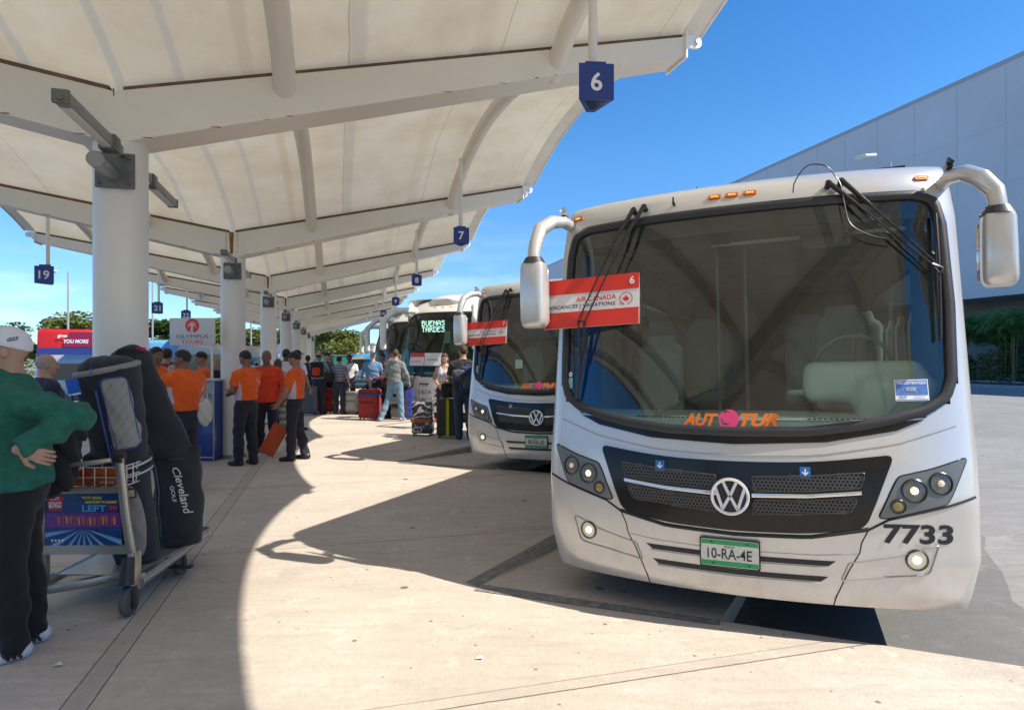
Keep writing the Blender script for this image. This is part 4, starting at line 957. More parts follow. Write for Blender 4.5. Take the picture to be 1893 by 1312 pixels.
    c.tube([q @ Vector((0, 0, -.01)), q @ Vector((0, 0, -.35))], [.05, .03], 12); c.build('steering_wheel', mat('wheel_grey', (.22, .23, .23), .5), root)
    seats = [(.72, 1.75)]+[(x, y) for y in (2.6, 3.45, 4.3, 5.15, 6.0, 6.85) for x in (-.92, -.48, .48, .92)]+[(-.72, 1.45)]
    for i, (x, y) in enumerate(seats):
        if i == 0:
            s0 = sdf_obj('passenger_seat', lambda P: smin(rbx(P, (0, 0, .45), (.21, .22, .06), .05), smin(rbx(P, (0, .20, .80), (.20, .06, .36), .06), rbx(P, (0, .21, 1.17), (.13, .05, .08), .04), .03), .04), (-.25, -.3, .3), (.25, .35, 1.3), .03, M_seat, root, loc=(x, y, .95)); s_prev = s0
        else: cc = s0.copy(); COL.objects.link(cc); cc.location = (x, y, .95 if y > 2 else .75)
    # glazed cabin partition with handrails
    c = MB()
    for u in (-.22, .0): c.tube([(u, 1.55, .95), (u, 1.55, 2.7)], .014, 8)
    c.build('handrail', mat('rail_dim', (.24, .25, .24), .4, .3), root)
    c = MB(); c.box(-.55, .74, 2.62, 1.0, .04, .08); c.build('perforated_visor', mat('visor', (.06, .06, .06), .6), root)
    c = MB(); c.box(.42, .80, 2.585, 1.2, .02, .022); c.build('blind_rail', mat('rail_pale', (.45, .46, .44), .4, .3), root)
    c = MB(); c.box(.55, .62, 2.52, .30, .03, .10); c.build('inside_mirror', mat('mirror_back', (.05, .05, .05), .3), root, bevel=.02)
    c = MB()
    def cf(u, v): return (-1.215+.03*math.sin(u*50)*.6, .75+u*.75, 1.4+v*1.25)
    c.grid(cf, 60, 1); c.build('side_curtain', M_curt, root)
    if fleet_no:
        sdf_obj('reflective_vest', lambda P: smin(ell(P, (1.07, .62, 1.46), (.09, .10, .10)), ell(P, (.98, .60, 1.43), (.07, .08, .06)), .04)+.012*np.sin(P[:, 0]*60)*np.sin(P[:, 2]*55+P[:, 1]*30), (.85, .45, 1.3), (1.2, .8, 1.65), .018, [mat('vest_yellow', (.55, .75, .02), .7), mat('vest_grey', (.10, .10, .11), .8)], root, cfn=lambda c: (c[:, 2] > 1.48).astype(int))
    # roof bits
    c = MB(); c.box(.95, .95, 3.0, .18, .18, .02); c.build('roof_hatch', M_gloss, root, bevel=.005)
    c = MB(); c.tube([(-.35, 1.3, 2.98), (-.36, 1.5, 3.22)], .004, 6); c.build('aerial', M_dkgap, root)
    if front_detail:
        b = card_board('tour_board', front_detail[1], (0, 0, 0), 0, .69, .365, front_detail[0])
        Mw = root.matrix_basis if False else Matrix.Translation(Vector(loc)) @ Matrix.Rotation(rz, 4, 'Z') @ Matrix.Rotation(-ROLL, 4, 'Y')
        pos = Mw @ Vector((-.955, .318, 2.185)); b.location = pos; b.rotation_euler = (R(-13), R(-2.5), rz)
        # wiper wrist clips that pin it are parts of the coach
    return root
BRZ = -R(24)      # local +X points along U = (cos24, -sin24); local +Y away from the camera
bus1 = midibus('large silver coach in the foreground with fleet number 7733 and plate 10-RA-4E', (1.337, 3.69, ROAD), BRZ, ('6', 'red and white tour board numbered 6, under the wipers of the nearest coach'), '10-RA-4E', '7733')
bus2 = midibus('second silver coach, partly behind the nearest one, with plate 98-RA-3E', (1.337-.95, 3.69+5.05, ROAD), BRZ, ('7', 'red and white tour board numbered 7, under the wipers of the second coach'), '98-RA-3E')
# ================================================================ white touring coaches farther along
M_dest = mat('display_lit', (.7, .9, .85), .4, emit=(.80, 1, .97), es=1.1)
def tour_coach(label, loc, rz, dest=None, detail=True):
    PZ = [.30, .50, 1.0, 1.3, 2.2, 2.9, 3.2, 3.4, 3.5]; PP = [-.10, 0, 0, -.03, -.22, -.50, -.72, -.98, -1.25]
    sh = Shape(hw=1.28, bow=.34, corner=.30, PZ=PZ, PP=PP, ztop=3.5, length=11.5, lowz=.32, nexp=5)
    root = thing('tour_coach', label, 'bus', loc, rz, 'white touring coaches parked nose in')
    W_ = [(0, 1.30), (.5, 1.32), (.95, 1.42), (1.17, 1.62), (1.22, 2.0), (1.215, 2.5), (1.15, 2.95), (1.0, 3.10), (.5, 3.13), (0, 3.13)]
    hole = mirror_poly(W_)
    shell(sh, hole, M_cream, root, [(.03, .04, .1), (.07, .12, .25), (.10, .3, .5), (.13, .6, .9)], 'body', .06)
    inn = inset(hole, .05); ring_strip(sh, hole, inn, .006, .05, M_rub, 'windscreen_gasket', root, n=100); patch(sh, inn, -.004, .006, glass_mat('green_windscreen', (.72, .86, .80), 1.0), 'windscreen', root, cut=.16)
    sdf_obj('roof_pod', lambda P: smin(ell(P, (0, 3.2, 3.52), (.95, 1.9, .30)), ell(P, (0, 1.9, 3.42), (.88, .95, .26)), .2), (-1.0, .9, 3.1), (1.0, 5.2, 3.85), .06, M_cream, root)
    for sg in (-1, 1):
        sdf_obj('hanging_mirror', lambda P: smin(rc(P, (sg*1.05, 1.0, 3.22), (sg*1.30, .30, 3.18), .11, .09), smin(rc(P, (sg*1.30, .30, 3.18), (sg*1.46, -.02, 2.88), .09, .08), rbx(P, (sg*1.47, -.02, 2.45), (.095, .075, .42), .07), .08), .1), (sg*1.3-.4, -.3, 1.9), (sg*1.3+.4, 1.2, 3.5), .035, M_cream, root)
        g = MB(); g.box(sg*1.283, 5.8, 2.35, .012, 9.6, 1.15); g.build('side_window', M_glassd, root, bevel=.004)
        for y in (2.6, 8.6): wheel(root, sg*1.05, y, r=.5, side=sg)
        pl = rounded([(sg*x, z) for x, z in ((1.22, 1.02), (.80, .86), (.62, .72), (.95, .70), (1.20, .82))], .03, 3)
        if sg > 0: pl = pl[::-1]
        h = patch(sh, pl, .006, .01, M_glassd, 'headlamp_unit', root); lamp_round(sh, sg*1.05, .86, .065, 'headlamp', h); lamp_round(sh, sg*.86, .79, .055, 'headlamp', h)
        surf_tube(sh, [(sg*1.24, 1.06), (sg*.8, .93), (sg*.45, .70), (0, .62)], .006, .001, M_dkgap, 'panel_joint', root)
        surf_tube(sh, [(sg*1.24, .60), (sg*.8, .50), (0, .45)], .004, .001, M_dkgap, 'panel_joint', root)
    for u in (-.95, -.25, 0, .25, .95):
        p = sh.P(u, 3.27, 0); n = (sh.P(u, 3.27, .1)-p).normalized(); g = MB(); g.ball((0, 0, 0), (.065, .028, .02), 10, M=face_frame(p, n)); g.build('marker_lamp', M_amb, root)
    g = MB(); patch(sh, [(-.62, .60), (.62, .60), (.55, .50), (-.55, .50)], .004, .01, M_dkgap, 'lower_grille', root)
    p = sh.P(-.02, .70, .02); Mp = face_frame(p, (0, -1, 0)); g = MB(); g.prism([(-.16, -.075), (.16, -.075), (.16, .075), (-.16, .075)], -.01, 0, 0, Mp); pl = g.build('number_plate', M_plate, root, smooth=0); g = MB(); put_text(g, '20-RA-1K', Mp @ T(0, 0, .002), height=.06); g.build('plate_characters', M_ink, pl, smooth=0)
    surf_text(sh, 'Irizar', -.12, 1.10, mat('letter_grey', (.22, .23, .24), .4, .4), 'maker_name', root, height=.11, bold=.02, off=.006)
    g = MB(); g.add([sh.P(*p, .006) for p in ((.12, .87), (.46, .80), (.28, .78))]+[sh.P(*p, .006) for p in ((.14, .87), (.30, .97), (.46, .82))], [(0, 2, 1)]); 
    g = MB(); g.add([sh.P(.20, .98, .006), sh.P(.24, .86, .006), sh.P(.44, .84, .006)], [(0, 1, 2)]); e = g.build('red_emblem', M_red, root, smooth=0)
    g = MB(); g.add([sh.P(.22, .82, .006), sh.P(.17, .74, .006), sh.P(.40, .81, .006)], [(0, 1, 2)]); g.build('blue_emblem', M_navy, root, smooth=0); surf_text(sh, 'DELTA', -.10, .88, mat('letter_blue', (.03, .05, .25), .5), 'airline_name', root, height=.10, bold=.02, off=.006)
    # cabin
    c = MB(); c.add([(-1.2, 1.3, 1.1), (1.2, 1.3, 1.1), (1.2, 11, 1.1), (-1.2, 11, 1.1)], [(0, 1, 2, 3)]); c.build('cabin_floor', M_ifloor, root, smooth=0)
    c = MB(); c.add([(-1.23, 3.2, 1.1), (1.23, 3.2, 1.1), (1.23, 3.2, 3.3), (-1.23, 3.2, 3.3)], [(0, 1, 2, 3)])
    for sg in (-1, 1): c.add([(sg*1.24, .95, 1.1), (sg*1.24, 3.2, 1.1), (sg*1.24, 3.2, 3.3), (sg*1.24, 1.4, 3.3)], [(0, 1, 2, 3)])
    c.build('cabin_lining', mat('coach_lining', (.16, .25, .21), .85, var=.4, vscale=3), root, smooth=0)
    c = MB(); vs = []
    for i in range(17): u = -1.15+2.3*i/16; y0 = -sh.w(u, 1.4)+.05; vs += [(u, y0, 1.38), (u, 1.6, 1.46), (u, 1.6, 1.1)]
    c.add(vs, [(i*3+j, (i+1)*3+j, (i+1)*3+j+1, i*3+j+1) for i in range(16) for j in range(2)]); d = c.build('dashboard', mat('dash_dark', (.07, .12, .11), .7), root)
    c = MB(); c.ball((.5, 1.25, 1.5), (.42, .3, .20), 20); c.build('instrument_hood', mat('hood_green', (.06, .13, .11), .5), d)
    c = MB(); c.tube([(0, .95, 1.45), (-.05, .85, 2.0), (.02, .95, 2.55)], .02, 8); c.box(.02, 1.05, 2.42, .18, .05, .35); c.build('monitor_stalk', mat('pale_green', (.30, .42, .34), .5), root)
    c = MB(); c.box(.1, 1.6, 2.15, .62, .1, .36); c.build('monitor', mat('screen_grey', (.13, .2, .19), .3), root, bevel=.02)
    if dest:
        c = MB(); c.box(-.25, 1.02, 2.77, 1.25, .03, .34); b = c.build('destination_box', mat('disp_black', (.015, .03, .03), .3), root, bevel=.005)
        # dot matrix lettering from small square cells
        F5 = {'B': '11110100011111010001100011000111110', 'U': '10001100011000110001100011000101110', 'E': '11111100001111010000100001000011111', 'N': '10001110011010110011100011000110001', 'A': '01110100011000111111100011000110001', 'S': '01111100000111000001000011000101110', 'T': '11111001000010000100001000010000100', 'R': '11110100011111010100100101000110001', 'D': '11110100011000110001100011000111110'}
        c = MB(); px = .022
        for li, wd in enumerate(dest.split()):
            for ci_, ch in enumerate(wd):
                for i, bit in enumerate(F5[ch]):
                    if bit == '1': x = (ci_*6+i % 5-len(wd)*3)*px-.42; z = 2.90-li*.18-(i//5)*px; c.box(x, .998, z, px*.9, .006, px*.9)
        c.build('display_lettering', M_dest, b, smooth=0)
    if detail:
        for x0, m_, tx in ((-.72, M_red, 'card'), (-.18, M_decwhite, 'card')):
            p = patch(sh, [(x0, 1.60), (x0+.52, 1.60), (x0+.52, 1.95), (x0, 1.95)], .02, .01, M_bwhite, 'tour_card', root, smooth=0)
            if m_ is M_red: patch(sh, [(x0, 1.84), (x0+.52, 1.84), (x0+.52, 1.95), (x0, 1.95)], .022, .001, M_red, 'red_band', p); surf_text(sh, 'AIR CANADA', x0+.24, 1.72, M_red, 'card_lettering', p, off=.024, width=.36)
            else: surf_text(sh, 'sunwing', x0+.26, 1.76, mat('card_blue', (.05, .2, .45), .5), 'card_lettering', p, off=.024, width=.36, shear=.3)
    g = MB()
    for u0, u1 in ((-.9, .1), (.1, .95)): g.tube([sh.P(u0+(u1-u0)*i/8, 1.52+.05*math.sin(math.pi*i/8), .02) for i in range(9)], .009, 6)
    g.tube([sh.P(-.5, 1.22, .03), sh.P(-.35, 1.56, .03)], .014, 6); g.tube([sh.P(.5, 1.22, .03), sh.P(.5, 1.56, .03)], .014, 6); g.build('wiper', M_gloss, root)
    g = MB(); g.box(0, 6, .45, 2.1, 10.5, .15); g.build('underfloor', M_dkgap, root)
    return root
co = tour_coach('white touring coach with its display reading BUENAS TARDES', (-2.31, 17.1, ROAD), BRZ, 'BUENAS TARDES')
tour_coach('white touring coach just left of the BUENAS TARDES coach, half hidden behind it', (-3.75, 21.35, ROAD), BRZ)
tour_coach('farthest white touring coach, only its edge and mirror seen past the others', (-5.05, 25.9, ROAD), BRZ, detail=False)
# ================================================================ terminal building beyond the road
M_term = mat('terminal_panel', (.64, .65, .67), .7, var=.10, vscale=.15, bump=.05, bscale=3)
M_join = mat('panel_joint_dark', (.56, .57, .59), .8)
def tp(a, t, z): p = A_*a+E_*(t-1.651); return (p.x, p.y, z)      # metres along the canopy axis from the camera, across, up
TT = 54.6
term = thing('terminal_building', 'large grey panelled terminal building behind the nearest coach', 'building', tp(60, TT, 0))
def tw(a, t, z): p = Vector(tp(a, t, z))-Vector(tp(60, TT, 0)); return tuple(p)
def tbox(mb, a0, a1, t0, t1, z0, z1, mi=0):
    v = [tw(a, t, z) for a in (a0, a1) for t in (t0, t1) for z in (z0, z1)]; mb.add(v, [(0, 1, 3, 2), (4, 6, 7, 5), (0, 4, 5, 1), (2, 3, 7, 6), (0, 2, 6, 4), (1, 5, 7, 3)], mi)
g = MB(); tbox(g, -30, 175, TT, TT+40, 6.95, 26); g.build('upper_wall', M_term, term, smooth=0)
g = MB(); tbox(g, -30, 175, TT-.05, TT+.3, 26, 26.35); g.build('parapet', mat('parapet_grey', (.40, .42, .44), .6), term, smooth=0)
g = MB(); tbox(g, -30, 175, TT+5, TT+40, ROAD, 6.95); g.build('recessed_wall', mat('recess_wall', (.30, .29, .27), .7), term, smooth=0)
g = MB()
for i in range(60): a = -8+i*4.2; tbox(g, a, a+(.05 if i % 5 else .12), TT-.02, TT, 6.97, 25.98)
for z in (11.4, 16.2, 21.0): tbox(g, -30, 175, TT-.018, TT, z, z+.05)
g.build('panel_joints', M_join, term, smooth=0)
for i in range(14):
    a = 18+i*8.4; g = MB(); tbox(g, a, a+1.5, TT+.4, TT+1.9, ROAD, 6.9); g.build('pillar', M_term, term, smooth=0)
    g = MB(); tbox(g, a+2.4, a+7.4, TT+4.95, TT+5, .4, 5.2); g.build('window', M_glassd, term, smooth=0)
# planted verge in front of it
def strip(name, t0, t1, z, h, m, a0=-20, a1=140):
    g = MB(); v = [tp(a, t, zz) for a in (a0, a1) for t in (t0, t1) for zz in (z-h, z)]; g.add(v, [(0, 1, 3, 2), (4, 6, 7, 5), (0, 4, 5, 1), (2, 3, 7, 6), (0, 2, 6, 4), (1, 5, 7, 3)]); return tag(g.build(name, m, smooth=0), kind='structure')
strip('kerb', 42.0, 42.25, .05, .25, mat('kerb_pale', (.38, .38, .37), .8, var=.2)); strip('planting_soil', 42.25, 47.5, .0, .2, mat('soil', (.06, .045, .03), .95, var=.5, vscale=2)); strip('kerb', 47.5, 47.8, .12, .3, MATS['kerb_pale']); strip('planting_soil', 47.8, 54, .05, .2, MATS['soil'])
def leaf_mat(name, c, c2):
    m = mat(name, c, .6, var=1, vscale=.9, var2=c2, spec=.3); n = m.node_tree.nodes; l = m.node_tree.links; b = n['Principled BSDF']; o = n['Material Output']
    t = n.new('ShaderNodeBsdfTranslucent'); mx = n.new('ShaderNodeMixShader'); mx.inputs[0].default_value = .3; src = b.inputs['Base Color'].links[0].from_socket
    l.new(src, t.inputs[0]); l.new(b.outputs[0], mx.inputs[1]); l.new(t.outputs[0], mx.inputs[2]); l.new(mx.outputs[0], o.inputs[0]); return m
M_leafA = leaf_mat('foliage_mid', (.12, .17, .035), (.20, .23, .06)); M_leafB = leaf_mat('foliage_dark', (.06, .11, .025), (.10, .15, .035)); M_leafC = leaf_mat('foliage_yellow', (.24, .24, .05), (.13, .17, .035)); M_bark = mat('bark', (.13, .10, .07), .9, bump=.6, bscale=12, var=.4)
M_palm = leaf_mat('palm_frond', (.10, .26, .08), (.17, .32, .09))
def leaves(mb, rnd, c, rad, n, size, mi=0):
    for _ in range(n):
        while True:
            v = Vector((rnd.uniform(-1, 1), rnd.uniform(-1, 1), rnd.uniform(-1, 1)))
            if .35 < v.length < 1: break
        p = Vector(c)+Vector((v.x*rad[0], v.y*rad[1], v.z*rad[2])); q = Matrix.Rotation(rnd.uniform(0, 6.28), 3, 'Z') @ Matrix.Rotation(rnd.uniform(-1.3, 1.3), 3, 'X'); s = size*rnd.uniform(.6, 1.3)
        mb.add([p+q @ Vector(w)*s for w in ((-.5, 0, 0), (0, -.28, .08), (.55, 0, 0), (0, .28, .05))], [(0, 1, 2, 3)], mi)
def tree(name, label, loc, h, r, m, seed, n=1500, group='trees along the horizon', leaf=.34):
    rnd = random.Random(seed); root = thing(name, label, 'tree', loc, 0, group); tr = MB(); cr = MB(); cl = []
    for i in range(rnd.randint(9, 12)):
        a = rnd.uniform(0, 6.28); d = r*rnd.uniform(.15, .8); z = h*rnd.uniform(.35, .88); cl.append(Vector((math.cos(a)*d, math.sin(a)*d, z)))
    cl.append(Vector((0, 0, h*.86)))
    tr.tube([(0, 0, -.3), (.05*h*.2, 0, h*.2), (0, .05, h*.42)], [.055*h*.6, .045*h*.6, .03*h*.6], 10)
    for c in cl: tr.tube([(0, .02, h*.25+rnd.uniform(0, .12)*h), (c.x*.5, c.y*.5, c.z*.75), tuple(c)], [.016*h, .010*h, .004*h], 6)
    tr.build('trunk', M_bark, root)
    for c in cl: rr = r*rnd.uniform(.32, .55); leaves(cr, rnd, c, (rr, rr, rr*.72), n//len(cl), leaf)
    cr.build('crown', m, root, smooth=0); return root
gx = lambda px_, Y: (px_-946.5)/1150*Y
TR = [(-60, 48, 5.4, 3.0, 'A', 'broad tree at the far left edge of the horizon'), (30, 60, 5.2, 2.6, 'B', 'low dark tree behind the white cap of the man in green'), (100, 55, 5.6, 2.4, 'A', 'feathery green tree left of the slim lamp post'), (150, 50, 5.6, 2.6, 'C', 'bushy tree right of the slim lamp post, above the red bus'), (205, 58, 5.2, 2.8, 'A', 'tree hidden mostly by the nearest column'),
      (295, 55, 5.4, 2.5, 'B', 'dark green tree between the nearest column and the palm board'), (350, 62, 5.0, 2.8, 'A', 'tree behind the white palm board'), (405, 50, 5.2, 2.2, 'C', 'tree between the palm board and the second column'), (462, 56, 4.4, 3.0, 'A', 'tree between the second and third columns'), (520, 66, 5.0, 3.0, 'B', 'tree behind the gap after the third column'),
      (600, 72, 8.2, 3.6, 'C', 'tallest yellow green tree at the end of the canopy'), (578, 84, 9.4, 4.2, 'B', 'dark tree rising behind the yellow green one at the canopy end'), (632, 76, 5.4, 2.8, 'A', 'small tree beside the white shed at the canopy end'), (655, 90, 4.6, 2.4, 'A', 'low tree right of the canopy end, against the sky')]
for i, (px_, Y, h, r, k, lb) in enumerate(TR): tree('tree', lb, (gx(px_, Y), Y, ROAD), h, r, {'A': M_leafA, 'B': M_leafB, 'C': M_leafC}[k], 50+i, n=4200, leaf=.36)
hg = MB(); rnd = random.Random(4)
for i in range(90): x = -75+i*.95; leaves(hg, rnd, (x, 74+rnd.uniform(-3, 3), 1.4), (1.6, 1.4, 2.0+rnd.uniform(0, .7)), 100, .42)
tag(hg.build('distant_woodland', M_leafA, smooth=0), 'low band of scrub woodland along the horizon', 'woodland', kind='stuff')
def palm(label, loc, h, seed):
    rnd = random.Random(seed); root = thing('areca_palm', label, 'palm', loc, 0, 'palms along the terminal'); tr = MB()
    st_ = [(rnd.uniform(-.4, .4), rnd.uniform(-.4, .4)) for _ in range(6)]
    for x, y in st_: tr.tube([(x*.4, y*.4, 0), (x, y, h*.5)], [.06, .045], 8)
    tr.build('stem', mat('palm_stem', (.14, .14, .06), .8), root); fr = MB()
    for x, y in st_:
        for j in range(11):
            a = rnd.uniform(0, 6.28); L = h*rnd.uniform(.40, .60); pts = []; up_ = rnd.uniform(.9, 1.7); N = 26
            for t in np.linspace(0, 1, N): r_ = L*.72*t; pts.append(Vector((x+math.cos(a)*r_, y+math.sin(a)*r_, h*.52+L*(up_*t-(up_*.62+.35)*t*t))))
            fr.tube(pts[::5], .018, 4)
            for i in range(3, N-1):
                d = (pts[i+1]-pts[i]).normalized(); sd = d.cross(Vector((0, 0, 1))).normalized(); ll = L*.24*math.sin(math.pi*min(1, i/N+.06))
                for sg in (-1, 1):
                    q = pts[i]+sd*sg*ll+d*ll*.5+Vector((0, 0, ll*rnd.uniform(-.5, .15))); fr.add([pts[i], pts[i]+d*.055, q], [(0, 1, 2)])
    fr.build('fronds', M_palm, root, smooth=0)
PL = ['nearest feathery palm at the right edge', 'second palm from the right edge', 'third palm from the right edge', 'fourth palm from the right edge', 'fifth palm along the terminal', 'sixth palm along the terminal', 'farthest palm along the terminal']
for i in range(7): palm(PL[i], tp(33.6+i*1.35, 48.9+(i % 3)*1.2, .05), 6.6-(i % 3)*.9, i)
hb = MB(); rnd = random.Random(9)
for i in range(60): leaves(hb, rnd, tp(16+i*1.1, 49.0+rnd.uniform(-.6, 2.6), .9), (1.0, 1.0, 1.0+rnd.uniform(0, .9)), 420, .26)
tag(hb.build('hedge', M_leafA, smooth=0), 'dark clipped hedge under the palms by the terminal', 'hedge', kind='stuff')
lw = MB()
for i in range(70): leaves(lw, rnd, tp(16+i*.95, 44.8+rnd.uniform(-1.4, 1.4), .22), (.6, .6, .3), 60, .16)
tag(lw.build('ground_cover', mat('purple_cover', (.05, .05, .05), .7, var=1, vscale=2, var2=(.07, .10, .03)), smooth=0), 'low dark ground cover in the kerbed verge', 'plants', kind='stuff')
# lamp posts
def lamp_post(label, loc, h, rz):
    root = thing('street_lamp', label, 'street lamp', loc, rz, 'slim street lamps'); g = MB(); g.tube([(0, 0, 0), (0, 0, h)], [.09, .05], 10); g.build('pole', mat('pole_grey', (.45, .46, .47), .4, .5), root)
    g = MB(); g.add([], []); g.box(.35, 0, h+.10, .85, .50, .14, 0, T(0, 0, 0, ry=-R(12))); g.build('lamp_head', mat('lamp_head_pale', (.55, .58, .58), .4), root, bevel=.05)
    g = MB(); g.box(.35, 0, h+.025, .6, .36, .02, 0, T(ry=-R(12))); g.build('lens', mat('lamp_lens_pale', (.7, .72, .7), .2), root)
lamp_post('slim street lamp above the red painted bus, left of the nearest column', (gx(126, 42), 42, ROAD), 1.75+42*(666-503)/1150, 0)
lamp_post('street lamp at the far left edge, only its head in view', (gx(-12, 46), 46, ROAD), 1.75+46*(666-525)/1150, 0)
lamp_post('street lamp standing between the nearest column and the palm board', (gx(282, 48), 48, ROAD), 8.5, 0)
lamp_post('street lamp behind the second column', (gx(464, 50), 50, ROAD), 6.4, R(180))
lamp_post('street lamp whose head shows above the roof of the nearest coach', (gx(1646, 27), 27, ROAD), 1.75+27*(666-300)/1150, R(30))
# far shed and fence
sd_ = thing('shed', 'white flat roofed shed far away at the end of the canopy', 'building', (gx(668, 88), 88, ROAD)); g = MB(); g.box(0, 0, 2, 4.6, 5, 4.0); g.build('wall', mat('shed_white', (.75, .75, .74), .7), sd_, smooth=0); g = MB(); g.box(0, 0, 4.06, 4.9, 5.3, .14); g.build('roof', mat('shed_roof', (.5, .5, .5), .7), sd_, smooth=0); g = MB(); g.box(-.8, -2.52, 1.0, .9, .04, 2.0); g.build('door', mat('shed_door', (.3, .32, .34), .6), sd_, smooth=0)
fe = thing('mesh_fence', 'green screened fence at the end of the canopy', 'fence', (gx(628, 62), 62, ROAD)); g = MB(); g.box(0, 0, 1.1, 5.4, .03, 2.1); g.build('screen', mat('fence_green', (.05, .30, .18), .7, var=.3, vscale=1), fe, smooth=0)
for i in range(5): g = MB(); g.tube([(-2.7+i*1.35, -.04, 0), (-2.7+i*1.35, -.04, 2.3)], .04, 8); g.build('post', mat('pole_grey', (.45, .46, .47), .4, .5), fe)
g = MB(); g.tube([(-2.7, -.04, 2.25), (2.7, -.04, 2.25)], .03, 8); g.build('top_rail', MATS['pole_grey'], fe)
# ---- vans and painted buses in the background
def van(name, label, cat, loc, rz, L, W, H, m, window=M_glassd, grp=None, rear=True):
    root = thing(name, label, cat, loc, rz, grp); g = MB()      # rear faces local -Y
    n = .12*H
    prof = [(-L/2, .35), (-L/2-.02, H*.5), (-L/2+.10, H-.12), (-L/2+.30, H), (L/2-.7, H), (L/2-.25, H*.62), (L/2, H*.5), (L/2, .35)]
    vs = [(-W/2, y, z) for y, z in prof]+[(W/2, y, z) for y, z in prof]; k = len(prof)
    g.add(vs, [tuple(range(k-1, -1, -1)), tuple(range(k, 2*k))]+[(i, (i+1) % k, k+(i+1) % k, k+i) for i in range(k)]); b = g.build('body', m, root, bevel=.09)
    g = MB(); y0 = -L/2-.025
    g.prism(rounded([(-W*.40, H*.52), (W*.40, H*.52), (W*.37, H*.84), (-W*.37, H*.84)], .06, 3), 0, .03, 0, Matrix.Translation((0, y0+.045, 0)) @ Matrix.Rotation(R(90), 4, 'X') @ Matrix.Rotation(R(0), 4, 'Z')); g.build('rear_window', window, root, smooth=0)
    for sg in (-1, 1):
        g = MB(); g.box(sg*(W/2+.004), -.2, H*.68, .012, L*.78, H*.26); g.build('side_window', window, root, bevel=.004)
        g = MB(); g.box(sg*W*.43, y0+.01, H*.36, W*.08, .05, H*.16); g.build('tail_lamp', mat('tail_red', (.35, .01, .01), .2, coat=1), root, bevel=.01)
        for y in (-L*.31, L*.31): wheel(root, sg*(W/2-.12), y, r=.34, w=.22, side=sg)
    g = MB(); g.box(0, y0, .42, W*.96, .14, .22); g.build('bumper', mat('bumper_grey', (.12, .12, .12), .5), root, bevel=.04)
    g = MB(); g.box(0, y0-.0, H*.30+.12, .34, .012, .14); g.build('number_plate', M_plate, root, bevel=.004)
    return root
pb = van('painted_bus', 'bus painted red and blue with a parrot, left behind the man in green', 'bus', (gx(112, 33), 35.5, ROAD), R(18), 8, 2.6, 3.35, mat('bus_red', (.52, .012, .012), .5))
for c_ in [c for c in kids(pb) if c.name.startswith('rear_window')]: bpy.data.objects.remove(c_)
g = MB(); F_ = lambda x, z, o=.035: face_frame((x, -4.0-o, z), (0, -1, 0))
g.box(0, -4.03, 2.18, 2.5, .012, .42); g.build('navy_band', mat('bus_navy', (.02, .04, .20), .4), pb, smooth=0)
g = MB(); g.box(0, -4.028, 1.2, 2.56, .012, 1.5); g.box(1.306, 0, 1.75, .012, 7.6, 2.7); g.build('blue_panel', mat('bus_skyblue', (.06, .26, .50), .4, var=.3, vscale=1), pb, smooth=0)
g = MB(); g.add([(.15, -4.05, 3.2), (1.25, -4.05, 3.2), (1.25, -4.05, 2.42), (-.15, -4.05, 2.42)], [(0, 3, 2, 1)]); g.build('magenta_panel', mat('bus_magenta', (.24, .008, .05), .4), pb, smooth=0)
g = MB(); put_text(g, 'gives', F_(-.15, 2.98, .06), height=.20, bold=.03); put_text(g, 'YOU MORE', F_(.45, 2.72, .06), height=.20, width=1.1, bold=.03, shear=.2); g.build('slogan', M_decwhite, pb, smooth=0)
g = MB()
bird = [(0, 0), (.35, .15), (.6, .75), (.72, .95), (.82, .80), (.74, .42), (1.0, .28), (1.35, .05), (1.5, -.02), (1.0, .10), (.7, .15), (.45, -.05)]
Mb = Matrix.Translation((1.32, -3.4, 1.3)) @ Matrix.Rotation(R(90), 4, 'Z') @ Matrix.Rotation(R(90), 4, 'X'); g.add([(x*1.4, z*1.2, 0) for x, z in bird], [tuple(range(len(bird)))], 0, Mb); g.build('bird_silhouette', mat('bus_bird', (.03, .04, .14), .5), pb, smooth=0)
g = MB(); rnd = random.Random(3)
for i in range(16): a = R(20+i*9); g.add([(0, 0, 0), (math.cos(a)*.9-.03, math.sin(a)*.9, 0), (math.cos(a)*.9+.03, math.sin(a)*.9+.05, 0)], [(0, 1, 2)], 0, Mb @ T(.8, -.9, .004))
g.build('painted_fronds', mat('bus_yellow', (.55, .55, .06), .5), pb, smooth=0)
van('minivan', 'silver minivan with a dark rear window in front of the red painted bus', 'minivan', (gx(104, 22), 24.4, ROAD), R(6), 4.6, 1.85, 1.95, mat('van_silver', (.50, .48, .46), .35, .3, coat=.5), grp='vans parked beyond the canopy')
van('minivan', 'light blue van glimpsed right of the nearest column', 'van', (gx(283, 34), 36, ROAD), R(8), 5.5, 2.2, 2.85, mat('van_blue', (.14, .36, .60), .4, coat=.5), grp='vans parked beyond the canopy')
van('minivan', 'pale grey van with a wide dark rear window behind the palm board', 'van', (gx(362, 24), 27, ROAD), R(4), 5.5, 2.1, 2.35, mat('van_grey', (.48, .49, .48), .4, coat=.5), grp='vans parked beyond the canopy')
van('minivan', 'red van seen between the second and third columns', 'van', (gx(462, 40), 42, ROAD), R(8), 5.5, 2.2, 2.7, mat('van_red', (.5, .03, .03), .4, coat=.5), grp='vans parked beyond the canopy')
van('minivan', 'white van seen between the third and fourth columns', 'van', (gx(506, 46), 48, ROAD), R(8), 5.5, 2.2, 2.5, mat('van_white', (.7, .7, .7), .4, coat=.5), grp='vans parked beyond the canopy')
